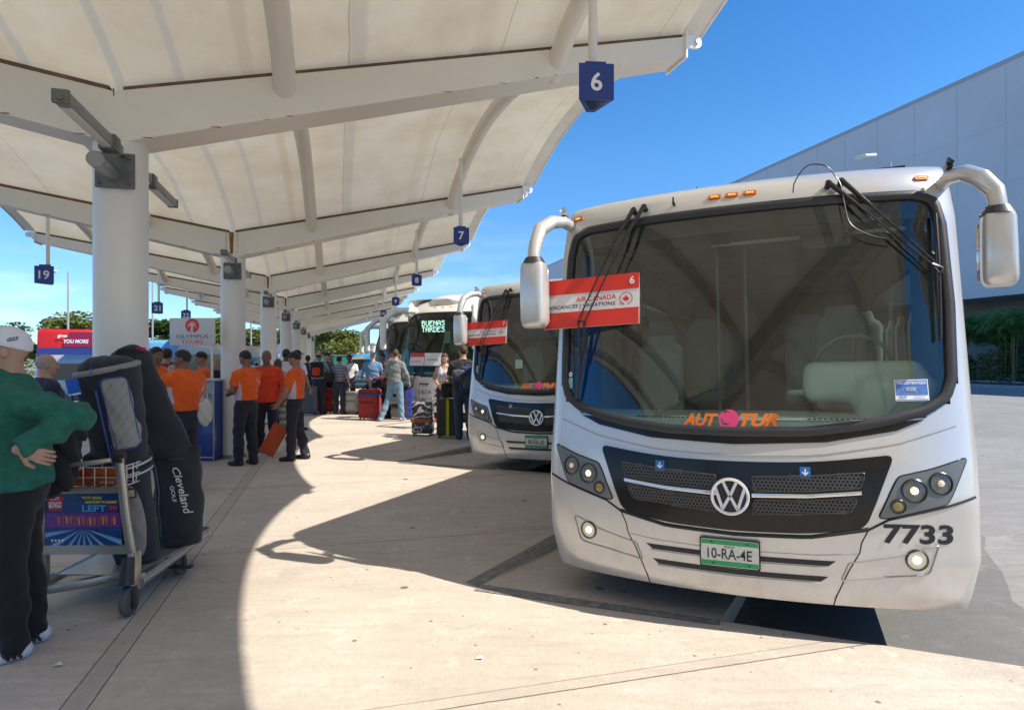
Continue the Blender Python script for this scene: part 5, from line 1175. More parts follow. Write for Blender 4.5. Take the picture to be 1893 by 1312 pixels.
bv = van('minivan', 'bright blue and yellow van at the end of the pavement, left of the far coaches', 'van', (gx(672, 38), 41, ROAD), R(0), 5.0, 2.2, 2.15, mat('van_bright_blue', (.03, .28, .62), .35, coat=.6), grp='vans parked beyond the canopy')
g = MB(); g.add([(-1.05, -2.56, 1.9), (-.2, -2.56, 2.0), (.1, -2.56, 1.9), (-.7, -2.56, 1.82)], [(0, 1, 2, 3)]); g.add([(.2, -2.56, .75), (1.0, -2.56, .8), (1.0, -2.56, 1.0)], [(0, 1, 2)]); g.build('yellow_flash', mat('flash_yellow', (.75, .45, .03), .4), bv, smooth=0)
# ================================================================ people
SK = {'light': (.50, .29, .20), 'tan': (.36, .18, .105), 'brown': (.22, .105, .06), 'dark': (.10, .05, .03)}
def skin(k): return mat('skin_'+k, SK[k], .5, var=.12, vscale=30, bump=.05, bscale=200)
def cloth(n, c, stripe=None, **k):
    nm = 'cloth_'+n
    if nm in MATS: return MATS[nm]
    m = mat(nm, c, .9, bump=.25, bscale=90, var=.22, vscale=6, sheen=.1, **k)
    if stripe:
        per, c2, duty = stripe; nn = m.node_tree.nodes; l = m.node_tree.links; b = nn['Principled BSDF']; tc = nn.new('ShaderNodeTexCoord'); sp = nn.new('ShaderNodeSeparateXYZ'); l.new(tc.outputs['Object'], sp.inputs[0])
        q = nn.new('ShaderNodeMath'); q.operation = 'MODULO'; q.inputs[1].default_value = per; l.new(sp.outputs['Z'], q.inputs[0]); w = nn.new('ShaderNodeMath'); w.operation = 'LESS_THAN'; w.inputs[1].default_value = per*duty; l.new(q.outputs[0], w.inputs[0])
        mx = nn.new('ShaderNodeMix'); mx.data_type = 'RGBA'; mx.inputs[7].default_value = (*c2, 1); src = b.inputs['Base Color'].links[0].from_socket; l.new(src, mx.inputs[6]); l.new(w.outputs[0], mx.inputs[0]); l.new(mx.outputs[2], b.inputs['Base Color'])
    return m
ORANGE = cloth('orange', (.86, .115, .008)); ORJ = cloth('orange_jacket', (.80, .06, .012)); MESHW = cloth('mesh_white', (.62, .56, .60), stripe=(.02, (.42, .34, .48), .4)); NAVYT = cloth('navy_trousers', (.018, .018, .035)); BLK = cloth('black', (.012, .012, .015)); LEATH = mat('shoe_black', (.012, .012, .012), .35)
def hairm(k): return mat('hair_'+k, {'black': (.012, .010, .010), 'brown': (.07, .04, .02), 'blond': (.30, .19, .09), 'grey': (.35, .34, .33)}[k], .6, bump=.6, bscale=110)
def unit(v): v = np.asarray(v, float); return v/max(np.linalg.norm(v), 1e-9)
def hand_sdf(P, wrist, d, n, side, s, curl=.35, spread=.10):
    """d: direction of the fingers, n: palm normal, side: which way the thumb lies (+1/-1)"""
    d = unit(d); n = unit(np.asarray(n)-d*np.dot(n, d)); x = np.cross(d, n)*side; w = np.asarray(wrist)
    pc = w+d*.045*s; f = rc(P, w-d*.01*s, w+d*.02*s, .024*s, .026*s)
    for o in (-.026, -.009, .009, .026): f = smin(f, rc(P, w+d*.015*s+x*o*.6*s, w+d*.082*s+x*o*s, .0125*s, .0105*s), .012*s)
    F = f
    for o, L in ((.029, .062), (.0095, .074), (-.0105, .070), (-.030, .054)):
        b = w+d*.084*s+x*o*s; dd = unit(d+x*o*spread*14); k1 = unit(dd+n*curl*.8); k2 = unit(dd+n*curl*2.2); k3 = unit(dd*.6+n*curl*3.4)
        p1 = b+k1*L*.48*s; p2 = p1+k2*L*.32*s; p3 = p2+k3*L*.24*s
        F = smin(F, np.minimum(np.minimum(rc(P, b, p1, .0092*s, .0085*s), rc(P, p1, p2, .0085*s, .0078*s)), rc(P, p2, p3, .0078*s, .0066*s)), .004*s)
    t0 = w+d*.022*s+x*.026*s; t1 = t0+unit(d*.7+x*.8+n*.3)*.042*s; t2 = t1+unit(d+x*.25+n*.5)*.034*s
    return smin(F, np.minimum(rc(P, t0, t1, .0135*s, .011*s), rc(P, t1, t2, .011*s, .0085*s)), .010*s)
def person(label, pos, face, H=1.74, sk='tan', top=ORANGE, sleeve='short', bottom=NAVYT, shoe=LEATH, hair=('short', 'black'), arms=None, legs=None, lean=0., yaw=0., pitch=0., build=1.0, fem=False, res=.02, group=None,
           tail=.02, side_panel=None, collar=True, extra=None, kneeskin=False, fold=.0055, worldarms=False, jeans=False, longtop=0., hoodie=False, handdir=None, glasses=False):
    """face: plan direction the chest faces. Local frame: +Y forward, +X the person's right, Z up."""
    rz = math.atan2(face[1], face[0])-R(90); s = H/1.75
    root = thing('person', label, 'person', (pos[0], pos[1], pos[2] if len(pos) > 2 else 0), rz, group)
    Rm = Matrix.Rotation(-rz, 3, 'Z')
    def J(x, y, z):      # upper body joint, leaned forward about the hips
        c, s_ = math.cos(lean), math.sin(lean); zz = z-.95; return np.array([x*s, (y*c+zz*s_)*s, (.95+zz*c-y*s_)*s])
    bw = build
    A = {1: [(.24, .04, 1.15), (.25, .12, .92)], -1: [(-.24, .04, 1.15), (-.25, .12, .92)]}
    if arms: A.update(arms)
    L = {1: [(.11, .02, .50), (.12, -.02, .085)], -1: [(-.11, .02, .50), (-.12, -.02, .085)]}
    if legs: L.update(legs)
    shw = .175 if fem else .195
    arm = {}
    for sg in (1, -1):
        if worldarms and sg in worldarms:
            q = [Rm @ (Vector(p)-Vector((pos[0], pos[1], 0))) for p in worldarms[sg]]; e, w = np.array(q[0]), np.array(q[1])
        else: e, w = J(*A[sg][0]), J(*A[sg][1])
        arm[sg] = (J(sg*(shw-.012)*bw**.5, -.01, 1.385), e, w)
    hips = {sg: np.array([sg*.09*s, 0, .90*s]) for sg in (1, -1)}; knee = {sg: np.array(L[sg][0])*s for sg in (1, -1)}; ank = {sg: np.array(L[sg][1])*s for sg in (1, -1)}
    hy_, hp = yaw, pitch
    hc = J(0, .015, 1.635)
    c1, s1 = math.cos(hy_), math.sin(hy_); Ry = np.array([[c1, -s1, 0], [s1, c1, 0], [0, 0, 1]]); cp, sp_ = math.cos(hp+lean*.6), math.sin(hp+lean*.6); Rp = np.array([[1, 0, 0], [0, cp, sp_], [0, -sp_, cp]]); HM = Ry@Rp     # pitch>0 looks down
    def hl(P): return (P-hc)@HM/s
    def hw_(v): return hc+HM@(np.asarray(v, float)*s)
    def torso(P, o=0., low=.93):
        d = ecap(P, J(0, 0, low), J(0, 0, 1.08), (.160*bw if not fem else .165*bw)*s+o, .118*bw*s+o, (.148 if not fem else .125)*bw*s+o, .105*bw*s+o)
        d = smin(d, ecap(P, J(0, 0, 1.08), J(0, .0, 1.30), (.148 if not fem else .125)*bw*s+o, .105*bw*s+o, (.172 if not fem else .150)*bw*s+o, .118*bw*s+o), .05)
        d = smin(d, ecap(P, J(0, 0, 1.30), J(0, -.015, 1.405), (.172 if not fem else .150)*bw*s+o, .118*bw*s+o, .13*s+o, .075*s+o), .05)
        for sg in (1, -1): d = smin(d, rc(P, J(sg*.045, -.01, 1.44), arm[sg][0], .050*s+o, .054*s+o), .05)
        if fem:
            for sg in (1, -1): d = smin(d, ell(P, J(sg*.07, .10, 1.27), (.06*s+o, .055*s+o, .06*s+o)), .04)
        if longtop and o > 0: d = smin(d, ecap(P, J(0, 0, .84), J(0, 0, 1.0), .185*bw**.7*s+o, .135*bw**.7*s+o, .160*bw*s+o, .120*bw*s+o), .04)
        if bw > 1.1: d = smin(d, ell(P, J(0, .07, 1.06), (.13*bw*s+o, .11*bw*s+o, .14*s+o)), .05)
        return d
    def upper(P, sg, o=0, t=1.): a, e, w = arm[sg]; return rc(P, a, a+(e-a)*t, .052*s*bw**.5+o, (.052+(.040-.052)*t)*s*bw**.5+o)
    def fore(P, sg, o=0): a, e, w = arm[sg]; return smin(rc(P, e, e+(w-e)*.45, .040*s+o, .040*s*bw**.4+o), rc(P, e+(w-e)*.45, w, .040*s*bw**.4+o, .026*s+o), .02)
    def legf(P, sg, o=0): return smin(rc(P, hips[sg], knee[sg], .088*bw**.6*s+o, .056*s+o), smin(rc(P, knee[sg], knee[sg]+(ank[sg]-knee[sg])*.4+np.array([0, -.015, 0]), .053*s+o, .055*s+o), rc(P, knee[sg]+(ank[sg]-knee[sg])*.4, ank[sg], .055*s+o, .036*s+o), .03), .03)
    def head(P):
        q = hl(P); d = ell(q, (0, -.012, .03), (.074, .094, .092)); d = smin(d, ell(q, (0, .022, -.035), (.057, .066, .075)), .035); d = smin(d, ell(q, (0, .048, -.088), (.030, .030, .024)), .03)
        d = smin(d, rc(q, (0, .088, .010), (0, .107, -.030), .009, .0135), .013)
        for sg in (1, -1):
            d = smin(d, ell(q, (sg*.077, -.006, -.008), (.010, .020, .030)), .007); d = smin(d, rc(q, (sg*.013, .083, .030), (sg*.045, .070, .030), .009, .008), .012); d = smin(d, ell(q, (sg*.040, .055, -.022), (.022, .024, .02)), .02)
            h_ = ell(q, (sg*.031, .094, .010), (.017, .014, .011)); d = np.maximum(d, -smin(h_, h_+.02, .01)) if True else d
        d = smin(d, ell(q, (0, .082, -.055), (.024, .012, .007)), .008); d = smin(d, ell(q, (0, .080, -.067), (.020, .012, .007)), .008)
        return d*s
    hd = {}
    for sg in (1, -1):
        a, e, w = arm[sg]; d = unit(w-e); nrm = unit(np.cross(d, np.array([sg*1., 0, 0.]))+np.array([-sg*.8, .2, 0.]))
        if handdir and sg in handdir: d, nrm = [np.array(Rm @ Vector(v)) if worldarms else np.array(v, float) for v in handdir[sg]]
        hd[sg] = (w+unit(d)*.01*s, d, nrm)
    def bodyf(P):
        d = torso(P, -.004); d = smin(d, rc(P, J(0, -.012, 1.42), hw_((0, -.012, -.05)), .056*s*bw**.4, .052*s*bw**.4), .04)
        for sg in (1, -1): d = smin(d, smin(upper(P, sg), fore(P, sg), .015), .03); d = smin(d, legf(P, sg), .03)
        return smin(d, head(P), .012) if res > .012 else smin(d, rc(P, hw_((0, -.012, -.06)), hw_((0, 0, 0)), .05*s, .05*s), .02)
    allp = [np.array(x) for sg in (1, -1) for x in (*arm[sg], hips[sg], knee[sg], ank[sg])]+[hc]
    lo = np.min(allp, 0)-.2; hi = np.max(allp, 0)+.2; lo[2] = .03; hi[2] = hc[2]+.15*s
    MS = skin(sk)
    def ext(mb):
        # finely modelled head and hands joined into the same skin
        def addn(f, lo_, hi_, r):
            V, F = nets(f, lo_, hi_, r); o = len(mb.v); mb.v += [tuple(v) for v in V]; mb.f += [tuple(int(i)+o for i in q) for q in F]; mb.mi += [0]*len(F)
        rr = min(res*.55, .008) if res <= .012 else .0105
        def hf(P): return smin(head(P), rc(P, J(0, -.012, 1.44), hw_((0, -.012, -.05)), .056*s*bw**.4, .052*s*bw**.4), .02)
        addn(hf, hc-.15*s, hc+.145*s, rr)
        hr = .0042 if res <= .012 else .0065
        for sg in (1, -1):
            w, d, nn = hd[sg]; addn(lambda P: smin(hand_sdf(P, w, d, nn, -sg if False else sg, s*1.02), fore(P, sg, 0)+np.maximum(0, -((P-w)@unit(d))-.06)*1, .006), w-.17*s, w+.17*s, hr)
        # eyes
        for sg in (1, -1):
            mb.ball(tuple(hw_((sg*.031, .0745, .010))), (.0115*s, .012*s, .0052*s), 10, 1); mb.ball(tuple(hw_((sg*.0315, .0820, .010))), (.0060*s, .0060*s, .0052*s), 8, 2)
    body = sdf_obj('body', bodyf, lo, hi, res, [MS, mat('eye_white', (.42, .38, .35), .3), mat('eye_dark', (.03, .015, .01), .2)], root, extra=ext)
    fo = lambda P: fold*(np.sin(P[:, 2]*46+P[:, 0]*21+2*np.sin(P[:, 1]*17))*.6+np.sin(P[:, 0]*63+P[:, 2]*24+P[:, 1]*40)*.4)*(1 if res > .012 else 1.)
    # top
    wz = 1.0 if longtop == 0 else 1.0-longtop
    zc = J(0, 0, wz)
    if top is not None:
        mats = list(top) if isinstance(top, (list, tuple)) else [top]
        if side_panel: mats.append(side_panel)
        def topf(P):
            d = torso(P, .016, low=.93); dz = -(P-zc)@unit(J(0, 0, 1.4)-J(0, 0, 1.0)); d = np.maximum(d, dz)
            if sleeve != 'none':
                for sg in (1, -1):
                    a, e, w = arm[sg]
                    if sleeve == 'short': u_ = upper(P, sg, .021, .72); cutp = a+(e-a)*.70; u_ = np.maximum(u_, (P-cutp)@unit(e-a))
                    else: u_ = smin(upper(P, sg, .016 if res > .012 else .026), fore(P, sg, .014 if res > .012 else .024), .03); u_ = np.maximum(u_, (P-(w-unit(w-e)*.005))@unit(w-e))
                    d = smin(d, u_, .025)
            ncut = hw_((0, -.01, -.075)); d = np.maximum(d, (P[:, 2]-J(0, 0, 1.475)[2]-(.035 if bw > 1.15 else .008)-.3*(-(P[:, 1]-J(0, 0, 1.45)[1]))) if not hoodie else P[:, 2]-J(0, 0, 1.50)[2])
            if sleeve == 'none':
                for sg in (1, -1): d = np.maximum(d, -(rc(P, arm[sg][0]+np.array([sg*.02, 0, .03]), arm[sg][1], .068*s, .05*s)))
                d = np.maximum(d, -ell(P, J(0, .10, 1.47), (.085, .10, .10)))
            if collar: d = smin(d, np.maximum(np.abs(rc(P, J(0, -.016, 1.43), J(0, .0, 1.492), .066*s, .064*s))-.006, P[:, 2]-J(0, 0, 1.488)[2]), .006)
            if hoodie: d = smin(d, ell(P, J(0, -.085, 1.46), (.10*s, .055*s, .06*s)), .03)
            if res < .012:   # gathered creases round the bent elbow and across the back of the fleece
                a, e, w = arm[-1]; k = np.exp(-(np.linalg.norm(P-e, axis=1)/.17)**2); u1 = unit(e-a); u2 = unit(w-e)
                d = d+k*.0085*np.sin((P@u1)*85+(P@u2)*35+np.sin(P[:, 2]*30))+.0065*np.sin(P@u1*34+P[:, 2]*22+2*np.sin(P[:, 1]*11))+.0025*np.sin(P[:, 2]*75+P[:, 0]*28+3*np.sin(P[:, 0]*9))
                d = smin(d, np.maximum(smin(rc(P, J(0, .0, 1.40), hw_((0, -.010, -.145)), .092*s, .082*s), ell(P, J(0, .03, 1.42), (.10*s, .085*s, .06*s)), .03), (P-hw_((0, -.02, -.105)))@unit(hw_((0, -.02, .1))-hw_((0, .02, 0)))), .012)
            return d+fo(P)
        def cf(c):
            o = np.zeros(len(c), int)
            if side_panel:
                q = np.abs(c[:, 0])/s; o[(q > .095*bw) & (c[:, 2] < 1.30*s) & (q < .24*bw) & (c[:, 1] > -.075*s*bw) & (c[:, 1] < .11*s)] = len(mats)-1
                for sg in (1, -1):
                    a, e, w = arm[sg]; far_ = rc(c, a, e, .055*s, .05*s) < .022; o[far_ & (rc(c, J(0, 0, 1.0), J(0, 0, 1.4), .13*s*bw, .15*s*bw) > .03)] = 0
            return o
        lo2 = lo.copy(); lo2[2] = zc[2]-.12; hi2 = hi.copy(); hi2[2] = J(0, 0, 1.5)[2]+.12
        sdf_obj('shirt' if sleeve != 'jacket' else 'jacket', topf, lo2, hi2, min(res, .016), mats, root, cfn=cf)
    # trousers
    def trf(P):
        d = ecap(P, np.array([0, 0, .90*s]), J(0, 0, 1.06), .158*bw*s+.006, .118*bw*s+.006, .150*bw*s+.008, .112*bw*s+.008); d = np.maximum(d, (P-J(0, 0, 1.03))@unit(J(0, 0, 1.4)-J(0, 0, 1.)))
        for sg in (1, -1):
            q = smin(rc(P, hips[sg], knee[sg], .097*bw**.6*s+.010, .070*s+.008), smin(rc(P, knee[sg], knee[sg]+(ank[sg]-knee[sg])*.5+np.array([0, -.012, 0]), .070*s+.008, .068*s+.008), rc(P, knee[sg]+(ank[sg]-knee[sg])*.5, ank[sg]+np.array([0, -.005, -.02]), .067*s+.008, .060*s+.008), .03), .03); d = smin(d, q, .025)
        return np.maximum(d, .028-P[:, 2])+fold*1.3*np.sin(P[:, 2]*38+P[:, 0]*30+np.sin(P[:, 1]*25)*2)*np.clip(1.2-P[:, 2], .2, 1)
    lo3 = lo.copy(); lo3[2] = .0; hi3 = hi.copy(); hi3[2] = 1.12*s
    sdf_obj('trousers', trf, lo3, hi3, min(res, .018), bottom, root)
    for sg in (1, -1):
        a = ank[sg]; c_ = MB(); yaw_ = -.18*sg
        def shf(P):
            Q = P-np.array([a[0], a[1], 0]); cy, sy = math.cos(yaw_*-1), math.sin(yaw_*-1); Q = np.stack([Q[:, 0]*cy-Q[:, 1]*sy, Q[:, 0]*sy+Q[:, 1]*cy, Q[:, 2]], 1)/s
            zz = max(0, a[2]/s-.085); Q = Q-np.array([0, 0, zz])
            d = smin(rc(Q, (0, -.045, .045), (0, .05, .045), .042, .040), rc(Q, (0, .05, .035), (-.0, .155, .030), .043, .034), .03); d = smin(d, rc(Q, (0, -.03, .05), (0, -.02, .10), .040, .038), .03)
            return np.maximum(d, .001-Q[:, 2])*s
        sdf_obj('shoe', shf, (a[0]-.14, a[1]-.14, 0), (a[0]+.14, a[1]+.25, .2+a[2]), .008 if res <= .012 else .012, shoe, root)
    # hair or cap
    if hair:
        k, hcl = hair
        def cap_(P): q = hl(P); return ell(q, (0, -.012, .032), (.0795, .1005, .0985)), q
        hm = hairm(hcl) if isinstance(hcl, str) else hcl
        def hairf(P):
            d, q = cap_(P); cutd = -(q[:, 2]-.050+.95*np.minimum(0, -(q[:, 1]-.02))*-1*0) 
            front = (q[:, 1]*.9-(q[:, 2]-.060)*1.0-.050)/1.35      # hairline
            d = np.maximum(d, front); d = np.maximum(d, -(q[:, 2]+.045+.0*q[:, 1])) if k in ('short', 'sides') else d
            d = np.maximum(d, -ell(q, (0, .06, -.03), (.12, .062, .06)))
            for sg in (1, -1): d = np.maximum(d, -ell(q, (sg*.08, .0, -.012), (.025, .022, .032)))
            if k == 'short': d = d+.0025*np.sin(q[:, 0]*120+q[:, 1]*90)*np.sin(q[:, 2]*110)
            if k == 'bun': d = smin(d, ell(q, (0, -.115, .03), (.038, .035, .038)), .01)
            if k == 'long':
                d2 = smin(ell(q, (0, -.045, -.05), (.090, .070, .13)), ell(q, (0, -.055, -.15), (.085, .05, .12)), .04); d2 = np.maximum(d2, q[:, 1]-.03); d = smin(d, d2, .02)+.003*np.sin(q[:, 0]*150+q[:, 1]*60)
            if k == 'pony': d = smin(d, rc(q, (0, -.11, .03), (0, -.15, -.10), .028, .016), .02)
            if k == 'sides': d = np.maximum(d, q[:, 2]-.05)
            return d*s
        if k == 'cap':
            def capf(P):
                d, q = cap_(P); d = ell(q, (0, -.010, .030), (.088, .108, .108)); d = np.maximum(d, -(q[:, 2]-.010-.30*(q[:, 1]+.06)))
                br = np.maximum(ell(q, (0, .105, .050), (.072, .080, .010)), -(q[:, 1]-.06)); return smin(d, br, .008)*s
            sdf_obj('cap', capf, hc-.19*s, hc+.21*s, .007 if res <= .012 else .011, hm, root)
        elif k != 'bald': sdf_obj('hair', hairf, hc-.29*s, hc+.15*s, .007 if res <= .012 else .011, hm, root)
    if res <= .02:
        g = MB()
        for sg in (1, -1): g.tube([tuple(hw_((sg*.014, .0885, .0285))), tuple(hw_((sg*.030, .0865, .0345))), tuple(hw_((sg*.047, .073, .029)))], .0038*s, 6)
        g.build('eyebrows', hairm(hair[1]) if hair and isinstance(hair[1], str) and hair[1] != 'grey' else hairm('brown'), root)
    if glasses:
        g = MB()
        for sg in (1, -1): g.ball(tuple(hw_((sg*.034, .098, .010))), (.026*s, .010*s, .020*s), 10)
        g.build('sunglasses', M_gloss, root)
    if extra: extra(root, J, s, hw_, arm)
    return root
def P_(px_, Y): return (gx(px_, Y), Y)
# -- the man in green in the foreground
GREEN = mat('fleece_green', (.018, .155, .11), .85, bump=.35, bscale=45, var=1, vscale=22, var2=(.010, .10, .072))
nG = GREEN.node_tree.nodes
M_trk = cloth('track_black', (.010, .010, .014)); M_snk = mat('sneaker_white', (.62, .66, .74), .5); M_stripe = mat('sneaker_stripe', (.02, .02, .03), .5)
def green_extra(root, J, s, hw_, arm):
    # writing on the cap side facing the camera (the wearer's left)
    n = unit(hw_((-1, 0, .35))-hw_((0, 0, 0))); 
    def onside(y, z, off=.0): 
        x = -.088*math.sqrt(max(0.02, 1-((y+.010)/.108)**2-((z-.030)/.108)**2))-.0025-off; return hw_((x, y, z))
    for txt, y0, z0, h in (('PING', .055, .092, .022), ('G25', -.045, .066, .020)):
        v, f = text_mesh(txt, height=h, bold=.03, shear=.3); g = MB(); g.add([tuple(onside(y0-x, z0+y+.35*(-x)*-.6)) for x, y, _ in v], f); g.build('cap_lettering', M_navy, root, smooth=0)
gm = person('man in a green fleece and white cap, hand on hip, at the left edge', (-2.725, 3.42), (-.86, -.51), 1.765, 'light', GREEN, 'long', M_trk, M_snk, ('cap', mat('cap_white', (.72, .72, .76), .8, bump=.1)),
    legs={1: [(.10, -.02, .50), (.10, -.06, .085)], -1: [(-.11, .02, .50), (-.11, .0, .085)]}, lean=.04, yaw=-.05, pitch=.0, build=1.22, res=.0115, fold=.0045, collar=True,
    worldarms={-1: [(-2.315, 3.33, 1.30), (-2.50, 3.15, 1.150)], 1: [(-3.0, 3.75, 1.2), (-2.95, 3.6, 1.0)]}, handdir={-1: [(.55, .25, -.25), (-.5, .7, 0)], 1: [(0, -.2, -1), (.8, -.3, 0)]}, extra=green_extra, longtop=.10)
# sneaker stripes, three per shoe, on the outer side
for sh_ in [c for c in kids(gm) if c.name.startswith('shoe')]:
    xs = [v.co for v in sh_.data.vertices]; mx_ = min(v.x for v in xs); cy = sum(v.y for v in xs)/len(xs)
    g = MB()
    for i in range(3):
        pts = []
        for t in np.linspace(0, 1, 6):
            yy = cy-.075+i*.026+.030*t; z = .022+.055*t
            cand = min((v for v in xs if abs(v.y-yy) < .012 and abs(v.z-z) < .012), key=lambda v: v.x, default=None)
            if cand is not None: pts.append((cand.x-.003, yy, z))
        if len(pts) > 2: g.tube(pts, .008, 6)
    g.build('stripes', M_stripe, sh_)
    g = MB(); c_ = [v for v in xs if v.z < .02]; 
# -- tour staff and travellers
ST = 'tour staff in orange shirts'; TV = 'travellers with luggage on the pavement'
def polo(root, J, s, hw_, arm):
    g = MB(); c = J(.07, -.140, 1.27); put_text(g, 'Y', face_frame(tuple(c+np.array([0, -.012, .03])), (0, -1, .1)), height=.06); 
    g.build('back_print', mat('print_pale', (.85, .45, .30), .7), root, smooth=0)
person('stout man in an orange polo with white mesh side, back turned, by the blue kiosk', P_(338, 7.7), (-.88, .47), 1.72, 'brown', ORANGE, 'short', NAVYT, hair=('short', 'black'), side_panel=MESHW, build=1.27, yaw=.75, pitch=.15, arms={-1: [(-.33, .15, 1.20), (-.24, .34, 1.10)], 1: [(.33, .10, 1.18), (.22, .30, 1.02)]}, res=.014, group=ST, extra=polo)
def tote(root, J, s, hw_, arm): pass
person('woman with dark hair tied back, her face just showing beside the stout orange shirt', P_(322, 8.35), (.25, -.95), 1.58, 'light', cloth('lilac', (.45, .38, .50)), 'short', cloth('pink_trousers', (.55, .04, .22)), hair=('bun', 'black'), fem=True, arms={-1: [(-.27, .10, 1.10), (-.12, .28, 1.12)]}, res=.016)
person('man in an orange shirt with an ear stud, in profile right of the golf bags', P_(288, 9.3), (.9, -.3), 1.79, 'brown', ORANGE, 'short', NAVYT, hair=('short', 'black'), pitch=.2, res=.018, group=ST)
person('person with dark hair standing behind the man with the ear stud', P_(309, 10.8), (-.2, .95), 1.80, 'tan', cloth('maroon', (.16, .02, .04)), 'short', BLK, hair=('short', 'black'), res=.02)
person('man in an orange shirt looking down at the far side of the blue kiosk', P_(374, 10.7), (-.75, -.6), 1.74, 'tan', ORANGE, 'short', NAVYT, hair=('short', 'black'), pitch=.4, res=.018, group=ST)
person('blonde woman glimpsed between the kiosk post and the second column', P_(404, 12.4), (-.3, .9), 1.66, 'light', BLK, 'short', cloth('denim', (.06, .10, .20)), hair=('long', 'blond'), fem=True, res=.02)
person('man in an orange polo looking down at his hands, in front of the second column', P_(455, 9.55), (-.88, .42), 1.74, 'brown', ORANGE, 'short', NAVYT, hair=('short', 'black'), side_panel=MESHW, pitch=.45, yaw=.1, arms={1: [(.24, .06, 1.15), (.07, .29, 1.10)], -1: [(-.25, .02, 1.15), (-.07, .27, 1.12)]}, legs={1: [(.09, .0, .5), (.09, -.06, .085)], -1: [(-.11, .04, .5), (-.12, .03, .085)]}, res=.014, group=ST, extra=polo)
person('bald man in a bright orange long sleeved jacket facing the camera', P_(493, 10.9), (.05, -1), 1.77, 'brown', ORJ, 'long', NAVYT, hair=None, build=1.1, arms={1: [(.28, -.02, 1.17), (.24, -.05, .95)], -1: [(-.28, -.02, 1.17), (-.26, .06, .93)]}, longtop=.14, res=.015, group=ST)
person('man in an orange polo looking down, wrist watch on, nearest the sunlit pavement', P_(546, 10.0), (-.96, .05), 1.73, 'tan', ORANGE, 'short', NAVYT, hair=('short', 'black'), side_panel=MESHW, pitch=.5, arms={1: [(.22, .02, 1.15), (.17, .22, .97)], -1: [(-.22, .06, 1.14), (-.16, .22, .93)]}, legs={1: [(.10, -.02, .5), (.12, -.12, .085)], -1: [(-.10, .03, .5), (-.11, .03, .085)]}, res=.014, group=ST)
person('bearded man in a black cap and white shirt behind the tour staff', P_(549, 14.2), (.9, -.4), 1.82, 'tan', cloth('white_tee', (.62, .62, .64)), 'short', BLK, hair=('cap', mat('cap_black', (.015, .015, .018), .8)), res=.018)
person('dark haired man behind the bearded man in the black cap', P_(529, 13.6), (-.2, 1), 1.84, 'dark', cloth('white_tee', (.62, .62, .64)), 'short', BLK, hair=('short', 'black'), res=.02)
person('woman with long dark hair in a black top behind the orange jacket', P_(514, 12.6), (.1, .95), 1.62, 'light', BLK, 'none', cloth('floral', (.40, .36, .10), stripe=(.13, (.10, .12, .25), .5)), hair=('long', 'brown'), fem=True, res=.02)
person('bald older man in a dark jacket behind the man in green', P_(84, 6.6), (.55, .83), 1.66, 'light', cloth('navy_quilt', (.02, .025, .06)), 'long', cloth('grey_trousers', (.12, .12, .13)), hair=('sides', 'grey'), build=1.15, yaw=-.3, res=.016)
def redpack(root, J, s, hw_, arm):
    pass
person('balding man in a grey tee with a red and black backpack', P_(589, 18.6), (.25, .97), 1.84, 'light', cloth('grey_tee', (.30, .32, .33)), 'short', cloth('dark_jeans', (.03, .035, .06)), hair=('sides', 'brown'), build=1.12, arms={1: [(.30, .08, 1.15), (.20, .30, 1.08)]}, res=.019, group=TV)
person('man in a black cap standing left of the woman in sunglasses', P_(604, 19.8), (.8, -.5), 1.84, 'light', cloth('grey_dark', (.10, .10, .11)), 'short', BLK, hair=('cap', mat('cap_black', (.015, .015, .018), .8)), res=.02, group=TV)
person('woman in sunglasses and a black vest top', P_(611, 20.6), (.5, -.85), 1.74, 'light', BLK, 'none', BLK, hair=('long', 'brown'), fem=True, res=.02, glasses=True, group=TV)
person('person in a dark blue top, back turned, far left of the luggage group', P_(569, 20.6), (-.1, 1), 1.76, 'tan', cloth('navy_tee', (.02, .03, .08)), 'short', BLK, hair=('short', 'black'), res=.02, group=TV)
person('woman in a navy and white striped tee, back turned, with a shoulder bag', P_(627, 18.5), (.2, .97), 1.72, 'light', cloth('stripe_tee', (.05, .06, .11), stripe=(.045, (.45, .46, .5), .35)), 'short', cloth('dark_jeans', (.03, .035, .06)), hair=('short', 'black'), fem=True, build=1.1, arms={1: [(.27, .04, 1.12), (.26, .14, .92)], -1: [(-.26, .08, 1.14), (-.16, .26, 1.06)]}, res=.019, group=TV)
person('man in a white and navy top reading papers in his hand', P_(646, 20.0), (.15, -1), 1.78, 'brown', cloth('white_tee', (.62, .62, .64)), 'short', cloth('navy_tee', (.02, .03, .08)), hair=('short', 'black'), pitch=.5, arms={-1: [(-.25, .06, 1.15), (-.22, .30, 1.08)], 1: [(.25, .06, 1.15), (.10, .28, 1.08)]}, res=.02)
person('tall man in a pale blue polo, back turned, with red cased luggage', P_(689, 18.2), (.1, 1), 1.84, 'light', cloth('blue_polo', (.13, .24, .42)), 'short', cloth('denim', (.06, .10, .20)), hair=('short', 'grey'), build=1.15, arms={1: [(.27, .02, 1.15), (.24, .18, .98)], -1: [(-.31, .0, 1.15), (-.34, .06, .94)]}, res=.018, group=TV)
person('dark bearded man in navy between the blue polo and the grey hoodie', P_(707, 19.2), (-.7, -.7), 1.82, 'tan', cloth('navy_tee', (.02, .03, .08)), 'long', BLK, hair=('short', 'black'), pitch=.35, res=.02, group=TV)
